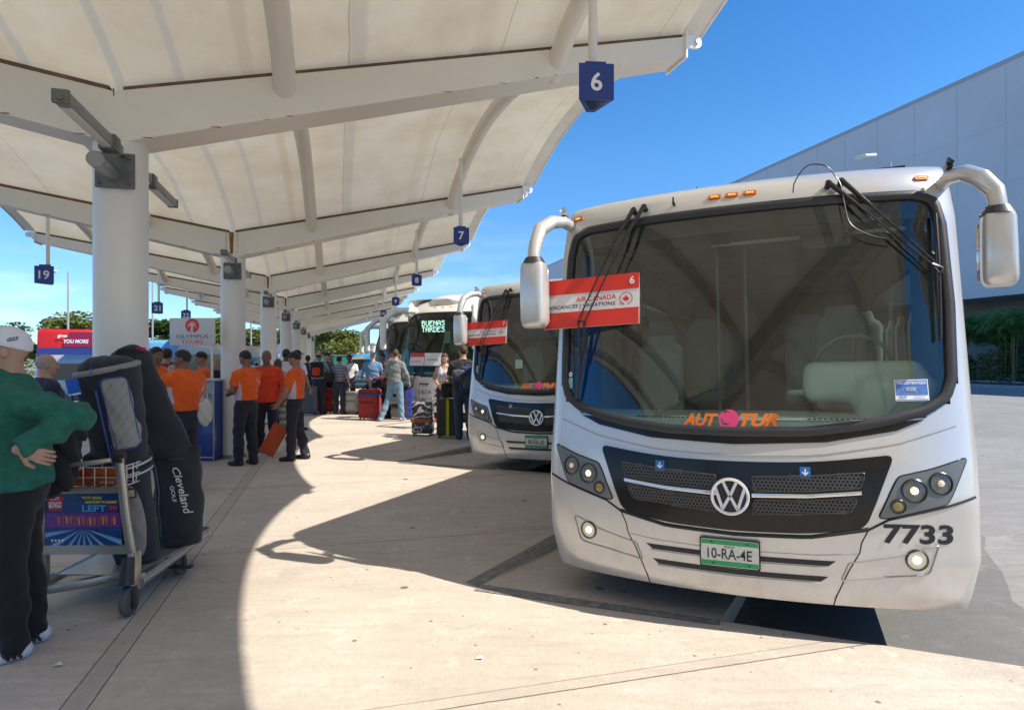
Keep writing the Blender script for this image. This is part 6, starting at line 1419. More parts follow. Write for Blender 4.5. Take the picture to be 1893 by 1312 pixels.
person('woman with tied hair in a maroon vest reaching out to a bag', P_(717, 17.3), (-.95, -.2), 1.62, 'light', cloth('maroon_vest', (.13, .03, .05)), 'long', BLK, hair=('bun', 'brown'), fem=True, arms={-1: [(-.22, .20, 1.20), (-.16, .44, 1.16)], 1: [(.20, .22, 1.18), (.12, .46, 1.12)]}, res=.018, group=TV)
person('man in a grey hoodie and light jeans, feet apart, back turned', P_(731, 16.4), (.18, .98), 1.88, 'light', cloth('grey_hoodie', (.20, .22, .22)), 'long', cloth('light_denim', (.16, .27, .38)), mat('shoe_grey', (.35, .35, .37), .7), hair=('short', 'brown'), hoodie=True, longtop=.06, arms={1: [(.29, -.02, 1.16), (.30, .12, .96)], -1: [(-.27, .04, 1.16), (-.18, .20, 1.02)]}, legs={1: [(.12, .04, .5), (.14, .06, .085)], -1: [(-.20, .02, .5), (-.34, -.10, .085)]}, yaw=.35, res=.018, group=TV)
person('woman in a white tank top looking down, beside the man with the blue backpack', P_(822, 14.6), (-.05, -1), 1.76, 'light', cloth('white_tank', (.55, .55, .58)), 'none', BLK, hair=('long', 'brown'), fem=True, pitch=.4, arms={-1: [(-.24, .04, 1.16), (-.05, .26, 1.12)], 1: [(.24, .04, 1.16), (.10, .24, 1.02)]}, res=.016, group=TV)
person('man in a black tee and jeans carrying a dark blue backpack, back turned', P_(856, 12.6), (-.15, .98), 1.90, 'light', cloth('black_tee', (.028, .026, .03)), 'short', cloth('blue_jeans', (.03, .06, .12)), hair=('short', 'brown'), build=1.08, longtop=.08, yaw=.2, arms={-1: [(-.27, .10, 1.14), (-.14, .32, 1.08)], 1: [(.28, .0, 1.14), (.27, .12, .94)]}, legs={-1: [(-.08, .05, .5), (-.07, .02, .085)], 1: [(.12, -.03, .5), (.13, -.06, .085)]}, res=.015, group=TV)
# ================================================================ luggage trolley
M_alu = mat('trolley_aluminium', (.46, .45, .42), .38, .75, var=.12, vscale=10, bump=.04); M_blkp = mat('black_plastic', (.02, .02, .022), .5); M_wire = mat('basket_wire', (.62, .62, .60), .3, .5)
tr = thing('luggage_trolley', 'aluminium airport luggage trolley with a night club advert, carrying golf bags', 'luggage trolley', (-2.705, 3.93, 0), R(1.5))
g = MB()
for sg in (-1, 1): g.tube([(sg*.285, .04, .30), (sg*.262, -.005, .62), (sg*.250, -.05, .99)], .022, 10, sq=1.3)
g.box(0, .025, .40, .53, .03, .055); g.box(0, -.02, .785, .50, .028, .035); frame = g.build('frame', M_alu, tr)
for sg in (-1, 1):
    g = MB(); g.box(sg*.29, .05, .25, .035, .10, .26); g.box(sg*.29, .07, .17, .03, .16, .10); g.build('side_plate', M_alu, frame, bevel=.012)
    g = MB(); g.tube([(sg*.29, -.02, .36), (sg*.295, -.055, .20)], [.035, .045], 12); g.build('corner_bumper', M_blkp, frame)
    g = MB(); g.tube([(sg*.225, -.05, 1.0), (sg*.275, -.05, 1.0)], .042, 20); g.ball((sg*.277, -.06, 1.005), .012, 8); g.build('handle_hub', M_blkp, frame)
    g = MB(); g.tube([(sg*.30, .10, .165), (sg*.295, .55, .185), (sg*.28, 1.08, .215)], .020, 10, sq=1.6); g.build('rail', M_alu, tr)
g = MB(); pts = [(-.235+.47*t, -.05-.085*math.sin(math.pi*t)**.7, .985-.02*math.sin(math.pi*t)) for t in np.linspace(0, 1, 17)]; g.tube(pts, .016, 12); g.build('handle_bar', M_alu, tr)
g = MB(); g.box(0, .60, .205, .50, .95, .012); g.box(0, 1.09, .235, .58, .02, .06); g.build('platform', M_alu, tr, bevel=.004)
g = MB(); g.tube([(-.28, .08, .13), (-.05, .15, .15), (.12, .30, .16), (.28, .25, .15)], .022, 8, sq=1.5); g.build('cross_member', M_alu, tr)
g = MB(); g.box(.27, .62, .09, .22, .05, .014, 0); g.box(.20, .62, .12, .02, .05, .08); g.build('foot_pedal', M_blkp, tr, bevel=.004)
for x, y, r in ((-.30, -.03, .090), (.30, -.03, .090), (-.24, .72, .072), (.24, .72, .072)):
    g = MB(); g.lathe([(r*.6, -.018), (r*.93, -.020), (r, -.012), (r, .012), (r*.93, .020), (r*.6, .018)], 28, M=T(x, y, r, ry=R(90))); w_ = g.build('wheel', mat('trolley_tyre', (.085, .095, .10), .7), tr)
    g = MB(); g.lathe([(.001, .020), (r*.2, .024), (r*.25, .016), (r*.62, .014), (r*.62, -.014), (r*.25, -.016), (.001, -.02)], 20, M=T(x, y, r, ry=R(90))); g.build('hub', M_blkp, w_)
    g = MB(); g.box(x-.027, y+.01, r+.02, .006, .05, r*1.5); g.box(x+.027, y+.01, r+.02, .006, .05, r*1.5); g.build('fork', M_blkp, w_, bevel=.002)
# wire basket behind the advert
g = MB()
for z in (.80, .86, .925): 
    e = .02*(z-.8)*8; g.tube([(-.22, .0-e*0, z), (.20, .0, z), (.23, .03, z), (.23, .20+e, z), (-.22, .20+e, z), (-.22, .0, z)], .0045, 6)
for i in range(7): x = -.21+i*.07; g.tube([(x, -.005, .93), (x, -.005, .80), (x, .0, .79), (x, .20, .79), (x, .22, .93)], .0035, 6)
for y in (.06, .13): g.tube([(.232, y, .93), (.232, y, .80)], .0035, 6)
g.tube([(-.02, -.01, .955), (.03, -.012, .925), (.20, -.012, .925), (.235, -.03, .95)], .0055, 6); g.build('basket', M_wire, tr)
def ad_mat():
    m = bpy.data.materials.new('advert_print'); m.use_nodes = True; n = m.node_tree.nodes; l = m.node_tree.links; b = n['Principled BSDF']; b.inputs['Roughness'].default_value = .3
    tc = n.new('ShaderNodeTexCoord'); sp = n.new('ShaderNodeSeparateXYZ'); l.new(tc.outputs['Object'], sp.inputs[0])
    def Mx(op, a, c=None):
        x = n.new('ShaderNodeMath'); x.operation = op
        for i, q in enumerate((a, c)):
            if q is None: continue
            if isinstance(q, (int, float)): x.inputs[i].default_value = q
            else: l.new(q, x.inputs[i])
        return x.outputs[0]
    X = sp.outputs[0]; Z = sp.outputs[2]
    # rays fanning from the stage line at the foot of the print
    ang = Mx('ARCTAN2', Mx('SUBTRACT', X, .0), Mx('SUBTRACT', .545, Z)); ray = Mx('SINE', Mx('MULTIPLY', ang, 17)); mr = n.new('ShaderNodeMapRange'); mr.inputs[1].default_value = .2; mr.inputs[2].default_value = .9; l.new(ray, mr.inputs[0])
    low = n.new('ShaderNodeMapRange'); low.inputs[1].default_value = .54; low.inputs[2].default_value = .52; l.new(Z, low.inputs[0])
    ns = n.new('ShaderNodeTexNoise'); ns.inputs['Scale'].default_value = 26; ns.inputs['Detail'].default_value = 5; l.new(tc.outputs['Object'], ns.inputs['Vector'])
    a = n.new('ShaderNodeMix'); a.data_type = 'RGBA'; a.inputs[6].default_value = (.006, .012, .07, 1); a.inputs[7].default_value = (.02, .09, .30, 1); l.new(ns.outputs[0], a.inputs[0])
    c = n.new('ShaderNodeMix'); c.data_type = 'RGBA'; c.inputs[7].default_value = (.16, .40, .65, 1); l.new(Mx('MULTIPLY', mr.outputs[0], low.outputs[0]), c.inputs[0]); l.new(a.outputs[2], c.inputs[6])
    d = n.new('ShaderNodeMix'); d.data_type = 'RGBA'; d.inputs[7].default_value = (.28, .03, .30, 1)
    bd = Mx('MULTIPLY', Mx('GREATER_THAN', Z, .55), Mx('LESS_THAN', Z, .64)); l.new(Mx('MULTIPLY', bd, ns.outputs[0]), d.inputs[0]); l.new(c.outputs[2], d.inputs[6]); l.new(d.outputs[2], b.inputs['Base Color']); return m
g = MB(); g.prism([(-.235, .435), (.235, .435), (.235, .765), (-.235, .765)], 0, .008, 0, Matrix.Translation((0, .0, 0)) @ Matrix.Rotation(R(90), 4, 'X')); adv = g.build('advert_panel', ad_mat(), tr, smooth=0)
FA = lambda x, z, o=.0095: face_frame((x, -o, z), (0, -1, 0))
M_yel = mat('print_yellow', (.80, .62, .02), .4); M_lb = mat('print_lightblue', (.10, .35, .65), .4); M_redp = mat('print_red', (.60, .02, .03), .4)
g = MB(); put_text(g, '"PUTS VEGAS', FA(.055, .735), 0, height=.017, width=.125, bold=.03); put_text(g, 'NIGHTLIFE TO SHAME!"', FA(.115, .708), 0, height=.017, width=.20, bold=.03); g.build('advert_slogan', M_yel, adv, smooth=0)
g = MB(); put_text(g, 'LEFT', FA(.07, .668), 0, height=.040, width=.15, bold=.03); g.build('advert_word', M_lb, adv, smooth=0)
g = MB(); put_text(g, 'CNN', FA(.185, .672), 0, height=.026, width=.055, bold=.06); g.build('channel_name', M_redp, adv, smooth=0)
g = MB(); g.add([FA(0, 0) @ Vector(p) for p in ((-.228, .742, 0), (-.118, .742, 0), (-.130, .655, 0), (-.208, .655, 0))], [(0, 3, 2, 1)]); q = g.build('advert_badge', M_redp, adv, smooth=0)
g = MB(); put_text(g, 'COCO', FA(-.172, .732, .0110), 0, height=.020, width=.055, bold=.02, shear=.1); put_text(g, 'BONGO', FA(-.170, .692, .0110), 0, height=.040, width=.078, bold=.03); g.build('advert_club_name', M_decwhite, q, smooth=0)
g = MB(); put_text(g, 'www.cocobongo.com', FA(-.155, .450, .010), 0, height=.007); 
for i in range(4): x = -.19+i*.022; g.add([FA(x, .468) @ Vector(p) for p in ((-.006, -.006, 0), (.006, -.006, 0), (.006, .006, 0), (-.006, .006, 0))], [(0, 1, 2, 3)])
g.build('advert_footer', M_decwhite, adv, smooth=0)
g = MB(); rnd = random.Random(5)
for i in range(15):      # row of small dancing figures on the print
    x = -.15+i*.025+rnd.uniform(-.004, .004); z = .595+rnd.uniform(-.006, .006); mi = i % 3
    g.add([FA(x, z) @ Vector(p) for p in ((-.005, -.030, 0), (.005, -.030, 0), (.008, .010, 0), (-.008, .010, 0))], [(0, 1, 2, 3)], mi)
    g.add([FA(x, z+.018) @ Vector((.005*math.cos(a), .006*math.sin(a), .0002)) for a in np.linspace(0, 5.5, 8)], [tuple(range(8))], mi)
    s_ = rnd.choice((-1, 1)); g.add([FA(x, z) @ Vector(p) for p in ((s_*.006, .006, .0001), (s_*.018, .020, .0001), (s_*.016, .024, .0001), (s_*.004, .012, .0001))], [(0, 1, 2, 3)], mi)
g.build('advert_figures', [mat('print_orange', (.60, .14, .02), .4), mat('print_rose', (.45, .06, .12), .4), mat('print_gold', (.55, .30, .05), .4)], adv, smooth=0)
g = MB(); g.prism([(-.14, .80), (.16, .80), (.16, .90), (-.14, .90)], 0, .004, 0, Matrix.Translation((0, .01, 0)) @ Matrix.Rotation(R(100), 4, 'X')); 
g = MB(); g.box(.0, .03, .855, .36, .004, .105, 0, None); c_ = g.build('upper_advert_card', mat('card_crimson', (.30, .015, .03), .3, var=1, vscale=14, var2=(.62, .16, .01)), tr, smooth=0)
g = MB(); put_text(g, 'NIGHTCLUB', face_frame((.125, .0275, .825), (0, -1, 0)), 0, height=.014, width=.085, bold=.02); g.build('card_lettering', M_bwhite, c_, smooth=0)
# ================================================================ golf bags
M_bagk = cloth('bag_black', (.018, .022, .034)); M_quilt = None
def quilt():
    m = mat('quilted_grey', (.27, .27, .26), .7, bump=.1, bscale=200); n = m.node_tree.nodes; l = m.node_tree.links; b = n['Principled BSDF']; tc = n.new('ShaderNodeTexCoord'); sp = n.new('ShaderNodeSeparateXYZ'); l.new(tc.outputs['Object'], sp.inputs[0])
    def Mx(op, a, c=None):
        x = n.new('ShaderNodeMath'); x.operation = op
        for i, q in enumerate((a, c)):
            if q is None: continue
            if isinstance(q, (int, float)): x.inputs[i].default_value = q
            else: l.new(q, x.inputs[i])
        return x.outputs[0]
    outs = []
    for sl in (-1.0, 1.0): outs.append(Mx('POWER', Mx('ABSOLUTE', Mx('SINE', Mx('MULTIPLY', Mx('ADD', sp.outputs[2], Mx('MULTIPLY', sp.outputs[0], sl)), 46))), .25))
    h = Mx('MINIMUM', outs[0], outs[1]) if False else outs[0]
    bp = n.new('ShaderNodeBump'); bp.inputs['Strength'].default_value = 1; bp.inputs['Distance'].default_value = .006; l.new(h, bp.inputs['Height']); l.new(bp.outputs[0], b.inputs['Normal']); return m
M_quilt = quilt(); M_gpanel = cloth('bag_grey', (.27, .26, .24)); M_pipe = mat('piping_blue', (.02, .06, .30), .5); M_pw = mat('piping_white', (.55, .55, .55), .5)
ga = thing('golf_bag', 'black golf bag with a quilted grey panel and a blue tag, strapped to the trolley', 'golf bag', (-2.60, 4.33, .215), 0, 'golf bags on the trolley'); ga.rotation_euler = (R(8), -R(4.5), R(4)); ga.scale = (.93, .95, 1.06)
wr = lambda P: .0022*np.sin(P[:, 2]*24+P[:, 0]*28+2*np.sin(P[:, 2]*7))+.0015*np.sin(P[:, 0]*90+P[:, 2]*33)
def bagA(P, o=0):
    z = P[:, 2]; w = np.interp(z, [0, .08, .5, .75, 1.15, 1.30], [.135, .15, .155, .175, .20, .205])+o; d = np.interp(z, [0, .5, 1.3], [.12, .13, .155])+o
    e = (np.abs(P[:, 0]/w)**2.6+np.abs(P[:, 1]/d)**2.6)**(1/2.6); f = (e-1)*.14; return np.maximum(np.maximum(f, -z-o*.2), z-1.27-.05*P[:, 0]*2)+wr(P)
lo_, hi_ = (-.26, -.22, -.02), (.26, .22, 1.36)
sdf_obj('bag_body', lambda P: smin(bagA(P), rbx(P, (-.10, -.13, .55), (.075, .05, .22), .03), .02), lo_, hi_, .013, M_bagk, ga)
reg = lambda P, c, h: rbx(P, c, h, .03)
qp = sdf_obj('quilted_panel', lambda P: np.maximum(bagA(P, .009), reg(P, (.105, -.12, 1.0), (.075, .13, .225))), lo_, hi_, .010, M_quilt, ga)
def outline_tube(nm, cx_, cz_, hx, hz, m, r=.006):
    pts = []
    for x, z in rounded([(cx_-hx, cz_-hz), (cx_+hx, cz_-hz), (cx_+hx, cz_+hz), (cx_-hx, cz_+hz)], .04, 5)+[(cx_-hx+.04, cz_-hz)]:
        w = float(np.interp(z, [0, .08, .5, .75, 1.15, 1.30], [.135, .15, .155, .175, .20, .205]))+.01; d = float(np.interp(z, [0, .5, 1.3], [.12, .13, .155]))+.01; q = min(.97, abs(x)/w); pts.append((x, -d*(1-q**2.6)**(1/2.6), z))
    g = MB(); g.tube(pts, r, 6); g.build(nm, m, ga)
outline_tube('piping', .103, 1.0, .078, .23, M_pipe, .0035); 
sdf_obj('lower_panel', lambda P: np.maximum(bagA(P, .008), ell(P, (.085, -.12, .30), (.055, .14, .24))), lo_, hi_, .010, M_gpanel, ga)
for z in (.64, .585): 
    g = MB(); g.tube([(.180*math.copysign(abs(math.cos(a))**.77, math.cos(a)), .150*math.copysign(abs(math.sin(a))**.77, math.sin(a)), z+.02*math.cos(a)) for a in np.linspace(0, 2*math.pi, 41)], .007, 6, cap=False); g.build('white_trim', M_pw, ga)
g = MB(); g.tube([(.178*math.cos(a), .150*math.sin(a), .612+.02*math.cos(a)) for a in np.linspace(0, 2*math.pi, 41)], .024, 8, cap=False, sq=.4); g.build('belt', M_bagk, ga)
g = MB(); g.box(.10, -.165, .50, .11, .012, .065); lb = g.build('label_frame', mat('leather_brown', (.07, .04, .03), .5), ga, bevel=.008); g = MB(); g.box(.10, -.172, .50, .088, .006, .044); g.build('address_label', mat('label_cream', (.50, .45, .30), .5), lb, bevel=.003)
g = MB(); g.tube([(.205*math.cos(a), .16*math.sin(a), 1.27+.02*math.cos(a)) for a in np.linspace(0, 2*math.pi, 41)], .018, 8, cap=False); g.build('top_rim', M_gpanel, ga)
sdf_obj('hood', lambda P: ell(P, (0, 0, 1.27), (.195, .15, .085))+wr(P)*1.5, (-.24, -.2, 1.16), (.24, .2, 1.4), .014, M_bagk, ga)
g = MB(); g.box(-.01, -.185, 1.20, .082, .004, .10, 0, T(0, 0, 0, ry=-R(6))); g.tube([(-.01, -.17, 1.30), (-.01, -.187, 1.25)], .003, 6); tg = g.build('blue_tag', mat('tag_blue', (.02, .12, .55), .4), ga, smooth=0); g = MB(); g.box(-.01, -.1885, 1.158, .080, .004, .010, 0, T(ry=-R(6))); g.build('tag_edge', M_decwhite, tg, smooth=0)
g = MB(); g.tube([(-.0, -.175, 1.16), (.01, -.165, .9), (.02, -.155, .65), (.02, -.15, .5)], .006, 6); g.build('cord', M_pipe, ga)
gb = thing('golf_travel_cover', 'long black padded golf travel cover with white script lettering, behind the quilted bag', 'golf bag', (-2.52, 4.72, .22), 0, 'golf bags on the trolley'); gb.rotation_euler = (R(3), -R(0), R(2)); gb.scale = (.9, .95, 1.02)
CB = [((.0, 0, .02), .17), ((.01, .0, .30), .185), ((-.0, 0, .58), .175), ((-.09, -.04, .82), .150), ((-.19, -.10, 1.12), .145), ((-.26, -.13, 1.36), .135)]
def bagB(P):
    d = None
    for (a, ra), (b, rb) in zip(CB, CB[1:]):
        q = ecap(P, a, b, ra, ra*.72, rb, rb*.72); d = q if d is None else smin(d, q, .04)
    d = smin(d, rbx(P, (-.27, -.13, 1.36), (.135, .10, .05), .045), .05); d = smin(d, rc(P, (.10, -.02, .55), (.17, -.02, .70), .06, .03), .04)
    return np.maximum(d, -P[:, 2])+.0045*np.sin(P[:, 2]*17+P[:, 0]*17+1.5*np.sin(P[:, 2]*9+P[:, 0]*8))+.002*np.sin(P[:, 0]*50-P[:, 2]*31)
sdf_obj('cover', bagB, (-.5, -.32, -.02), (.3, .25, 1.5), .014, cloth('cover_black', (.022, .025, .033)), gb)
v, f = text_mesh('Cleveland', height=.056, width=.36, bold=.012, shear=.3); v2, f2 = text_mesh('GOLF', height=.030, width=.12, bold=.02)
g = MB()
def proj(P0):      # drop letters onto the cover surface along +Y
    y = np.linspace(-.32, .1, 300); Q = np.stack([np.full(300, P0[0]), y, np.full(300, P0[1])], 1); d = bagB(Q); i = int(np.argmax(d < 0)); return (P0[0], (y[i] if d[i] < 0 else -.1)-.009, P0[1])
an = R(-76); ca, sa = math.cos(an), math.sin(an)
g.add([proj((.095+x*ca-y*sa, .42+x*sa+y*ca)) for x, y, _ in v], f); g.add([proj((.030+x*ca-y*sa, .40+x*sa+y*ca)) for x, y, _ in v2], f2); g.build('script_lettering', mat('thread_white', (.62, .62, .64), .6), gb, smooth=0)
g = MB(); g.tube([(-.35, -.19, 1.40), (-.30, -.24, 1.44), (-.22, -.24, 1.45), (-.16, -.19, 1.42)], .018, 8, sq=.5); g.build('carry_handle', M_bagk, gb); g = MB(); g.box(-.17, -.18, 1.44, .07, .02, .03); g.build('red_tab', mat('tab_red', (.35, .01, .05), .5), gb, bevel=.005)
g = MB()
for z in (.64, .67): g.box(-.10, -.165, z, .10, .02, .018)
g.build('buckle', M_blkp, gb, bevel=.004)
for pa, nm_, m_, r_ in (([(-.33, 1.34), (-.24, 1.0), (-.14, .7), (-.09, .40), (-.09, .08)], 'zip', mat('zip_grey', (.10, .10, .11), .4), .004), ([(-.36, 1.25), (-.27, .95), (-.17, .65), (-.12, .3)], 'seam', mat('zip_grey', (.10, .10, .11), .4), .003), ([(-.16, .62), (-.02, .64), (.10, .66)], 'webbing', M_blkp, .010)):
    q_ = resample([Vector(p) for p in pa], 26, closed=False); g = MB(); g.tube([proj((p.x, p.y)) for p in q_], r_, 6); g.build(nm_, m_, gb)
g = MB()
for (x0, z0), (x1, z1) in (((-.15, 1.15), (-.16, .75)), ((-.17, .72), (-.03, .70))): g.tube([(x0+(x1-x0)*t, -.185-.012*math.sin(math.pi*t), z0+(z1-z0)*t) for t in np.linspace(0, 1, 7)], .010, 6, sq=.4)
g.build('shoulder_strap', M_blkp, ga)
g = MB(); g.tube([(-.17, -.19, .72), (-.17, -.192, .36), (-.03, -.192, .36), (-.03, -.19, .72)], .0035, 6); g.build('pocket_zip', M_pw, ga)
jk = thing('black_jacket', 'black jacket draped over the trolley handle beside the man in green', 'jacket', (-2.80, 3.80, .82))
sdf_obj('cloth', lambda P: smin(smin(rbx(P, (0, 0, .19), (.13, .075, .17), .06), ell(P, (-.02, -.02, .03), (.12, .09, .08)), .05), ell(P, (.06, .02, .33), (.10, .08, .10)), .05)+.011*np.sin(P[:, 2]*24+P[:, 0]*46+2*np.sin(P[:, 1]*30))+.007*np.sin(P[:, 0]*85+P[:, 2]*33), (-.2, -.15, -.1), (.22, .15, .48), .011, BLK, jk)
# ================================================================ kiosk, board, folded sign
ks = thing('kiosk', 'grey and blue tour desk behind the stout man, beside the second column', 'kiosk', (gx(372, 10.1), 10.15, 0), -R(3))
kb = mat('kiosk_blue', (.012, .05, .26), .4, coat=.3); kg = mat('kiosk_grey', (.36, .38, .42), .5)
g = MB(); g.box(0, 0, .35, .64, .5, .70); g.build('lower_cabinet', kb, ks, bevel=.006); g = MB(); g.box(0, -.005, .985, .64, .49, .56); g.build('upper_panel', kg, ks, bevel=.006); g = MB(); g.box(.325, 0, .64, .012, .52, 1.26); g.build('side_panel', kb, ks, bevel=.003)
g = MB(); g.box(0, 0, 1.285, .70, .56, .03); g.build('counter_top', mat('counter_grey', (.45, .46, .48), .3), ks, bevel=.006)
g = MB(); g.box(0, -.258, .70, .66, .015, .02); g.box(0, -.258, .06, .66, .015, .02); g.box(.325, -.262, .64, .02, .012, 1.27); g.build('trim', M_alu, ks, bevel=.002)
g = MB(); put_text(g, 'OLYMPUS\nTOURS', face_frame((.06, -.2525, .98), (0, -1, 0)), 0, width=.46, bold=.01); g.build('kiosk_lettering', M_decblue, ks, smooth=0)
bd = thing('tour_company_board', 'white board reading OLYMPUS TOURS, red palm disc above, on a post', 'sign', (gx(356, 9.9), 9.9, 1.6+53*9.9/1150), -R(2))
W_, H_ = .735, .435
g = MB(); g.box(0, 0, .0, W_, .02, H_); g.build('panel', mat('board_greywhite', (.60, .60, .60), .5), bd, bevel=.003); g = MB(); g.tube([(.30, .03, H_/2-.02), (.30, .03, -1.0+.25)], .020, 10); g.build('post', M_steel, bd)
FB = lambda x, z, o=.0115: face_frame((x, -o, z), (0, -1, 0))
g = MB(); n_ = 40; g.add([FB(0, .095) @ Vector((.112*math.cos(2*math.pi*i/n_), .112*math.sin(2*math.pi*i/n_), 0)) for i in range(n_)], [tuple(range(n_))]); dsc = g.build('red_disc', M_red, bd, smooth=0)
g = MB(); Mp = FB(0, .095, .0125)
def tri(*p): g.add([Mp @ Vector((x, y, 0)) for x, y in p], [tuple(range(len(p)))])
tri((-.035, -.108), (-.015, -.110), (.004, .02), (-.006, .02)); tri((.0, -.106), (.014, -.106), (.012, .015), (.004, .015))
for a in (-25, 15, 55, 95, 135, 175, 205):
    a = R(a); 
    for k_ in range(5):
        r0 = .012+k_*.014; x0, y0 = math.cos(a)*r0, .02+math.sin(a)*r0*.95-.9*r0*r0*3; x1, y1 = math.cos(a)*(r0+.016), .02+math.sin(a)*(r0+.016)*.95-.9*(r0+.016)**2*3; nx, ny = -math.sin(a)*.010*(1-k_*.12), math.cos(a)*.010*(1-k_*.12)
        tri((x0-nx*.4, y0-ny*.4), (x1-nx, y1-ny), (x1+nx*.3, y1+ny*.3), (x0+nx*.4, y0+ny*.4))
g.build('palm_emblem', M_decwhite, dsc, smooth=0)
g = MB(); put_text(g, 'OLYMPUS', FB(0, -.075), 0, height=.056, width=.52, bold=0); g.build('name_lettering', mat('letter_violet', (.03, .03, .18), .5), bd, smooth=0); g = MB(); put_text(g, 'TOURS', FB(0, -.160), 0, height=.058, width=.35, bold=.005); g.build('lower_lettering', M_red, bd, smooth=0)
fs_ = thing('folded_sign', 'orange placard with a pale edge leaning beside the shoes of the tour staff', 'placard', (gx(487, 10.2), 10.2, .0), R(20)); fs_.rotation_euler = (-R(12), R(28), R(15))
g = MB(); g.box(0, 0, .33, .26, .02, .52); g.build('panel', mat('placard_orange', (.55, .07, .01), .5), fs_, bevel=.003); g = MB(); g.box(.135, 0, .33, .012, .03, .54); g.build('edge', M_decwhite, fs_, bevel=.002)
tb = thing('cloth_tote', 'off white cloth bag hanging at the hip of the stout man', 'tote bag', (gx(383, 7.65), 7.6, .86)); sdf_obj('bag', lambda P: smin(ell(P, (0, 0, .12), (.085, .05, .15)), ell(P, (-.01, 0, .02), (.06, .045, .07)), .04)+.004*np.sin(P[:, 0]*60+P[:, 2]*40), (-.14, -.1, -.1), (.14, .1, .32), .012, cloth('tote_cream', (.55, .52, .44)), tb)
g = MB(); g.tube([(-.04, 0, .25), (-.02, 0, .33), (.02, 0, .33), (.03, 0, .25)], .008, 6); g.build('handles', cloth('tote_cream', (.5, .5, .4)), tb)
# ================================================================ suitcases
def suitcase(label, px_, Y, w, h, d, m, rz=0., wheels=4, ribs=0, handle=.0, strap=None, pocket=True, soft=True):
    root = thing('suitcase', label, 'suitcase', (gx(px_, Y), Y, 0), rz, 'suitcases waiting on the pavement')
    body = sdf_obj('shell', lambda P: rbx(P, (0, 0, h/2+.05), (w/2, d/2, h/2), .045)+(.003*np.sin(P[:, 2]*30+P[:, 0]*25) if soft else 0)-(.004*(np.sin(P[:, 0]*2*math.pi/(w/max(ribs, 1))) > 0) if ribs else 0), (-w/2-.02, -d/2-.02, .03), (w/2+.02, d/2+.02, h+.08), .018, m, root, smooth=50)
    if pocket:
        g = MB(); g.box(0, -d/2-.012, h*.33+.05, w*.74, .03, h*.40); g.build('front_pocket', m, root, bevel=.02); g = MB(); g.box(0, -d/2-.012, h*.72+.05, w*.70, .025, h*.22); g.build('front_pocket', m, root, bevel=.02)
    g = MB()
    for z in ((.53, .87) if pocket else (.5,)): g.tube([(-w*.36, -d/2-.026, h*z+.05-.0), (w*.36, -d/2-.026, h*z+.05)], .004, 6)
    g.build('zip', M_blkp, root)
    for sx in (-1, 1):
        for sy in (-1, 1) if wheels == 4 else (1,): g = MB(); g.lathe([(.026, -.012), (.03, -.006), (.03, .006), (.026, .012)], 14, M=T(sx*(w/2-.05), sy*(d/2-.05), .03, ry=R(90))); g.build('wheel', M_blkp, root)
    g = MB(); g.tube([(-.06, -.02, h+.05), (-.05, -.02, h+.075), (.05, -.02, h+.075), (.06, -.02, h+.05)], .009, 8); g.build('top_grip', M_blkp, root)
    if handle:
        g = MB()
        for sx in (-.075, .075): g.tube([(sx, d*.3, h), (sx, d*.3, h+handle)], .009, 8)
        q = g.build('pull_handle', M_alu, root); g = MB(); g.tube([(-.10, d*.3, h+handle), (.10, d*.3, h+handle)], .015, 8); g.build('grip', M_blkp, q)
    if strap:
        kind, c, z = strap; g = MB(); c = cloth('strap_'+kind+str(c), c)
        if kind == 'h': g.prism(rounded([(-w/2-.012, -d/2-.034), (w/2+.012, -d/2-.034), (w/2+.012, d/2+.012), (-w/2-.012, d/2+.012)], .04, 4), z-.028, z+.028)
        else: g.prism(rounded([(-d/2-.014, .035), (d/2+.014, .035), (d/2+.014, h+.064), (-d/2-.014, h+.064)], .04, 4), z-.03, z+.03, 0, Matrix.Rotation(R(90), 4, 'Z') @ Matrix.Rotation(R(90), 4, 'X'))
        g.build('strap', c, root, smooth=30)
    return root
def swirl():
    m = mat('swirl_print', (.02, .02, .025), .35, coat=.5); n = m.node_tree.nodes; l = m.node_tree.links; b = n['Principled BSDF']; tc = n.new('ShaderNodeTexCoord'); w = n.new('ShaderNodeTexWave'); w.wave_type = 'RINGS'; w.inputs['Scale'].default_value = 2.6; w.inputs['Distortion'].default_value = 14; w.inputs['Detail'].default_value = 3; w.inputs['Detail Scale'].default_value = 1.6
    l.new(tc.outputs['Object'], w.inputs['Vector']); r = n.new('ShaderNodeValToRGB'); r.color_ramp.elements[0].position = .62; r.color_ramp.elements[0].color = (.015, .015, .02, 1); r.color_ramp.elements[1].position = .78; r.color_ramp.elements[1].color = (.42, .38, .40, 1); l.new(w.outputs['Color'], r.inputs[0]); l.new(r.outputs[0], b.inputs['Base Color']); return m
S_red = cloth('case_red', (.30, .025, .02)); S_grey = mat('case_greyblue', (.06, .085, .11), .5); S_sil = mat('case_silver', (.42, .40, .38), .4, .2); S_blue = cloth('case_blue', (.012, .04, .30)); S_dk = cloth('case_charcoal', (.055, .05, .05))
suitcase('grey blue hard suitcase at the left end of the luggage group', 573, 18.3, .44, .80, .28, S_grey, R(10), pocket=False, ribs=5, soft=False)
suitcase('plain red soft suitcase beside the man with the red backpack', 603, 18.9, .46, .70, .28, S_red, R(-8))
suitcase('small orange red case behind the woman in the striped tee', 617, 19.4, .30, .5, .22, cloth('case_orange', (.45, .06, .02)), R(5))
suitcase('silver grey suitcase by the papers of the man in white and navy', 648, 18.7, .50, .62, .30, S_sil, R(6), soft=False)
suitcase('big red suitcase with a blue strap around it', 684, 16.8, .56, .78, .32, S_red, R(-14), strap=('h', (.02, .05, .30), .68))
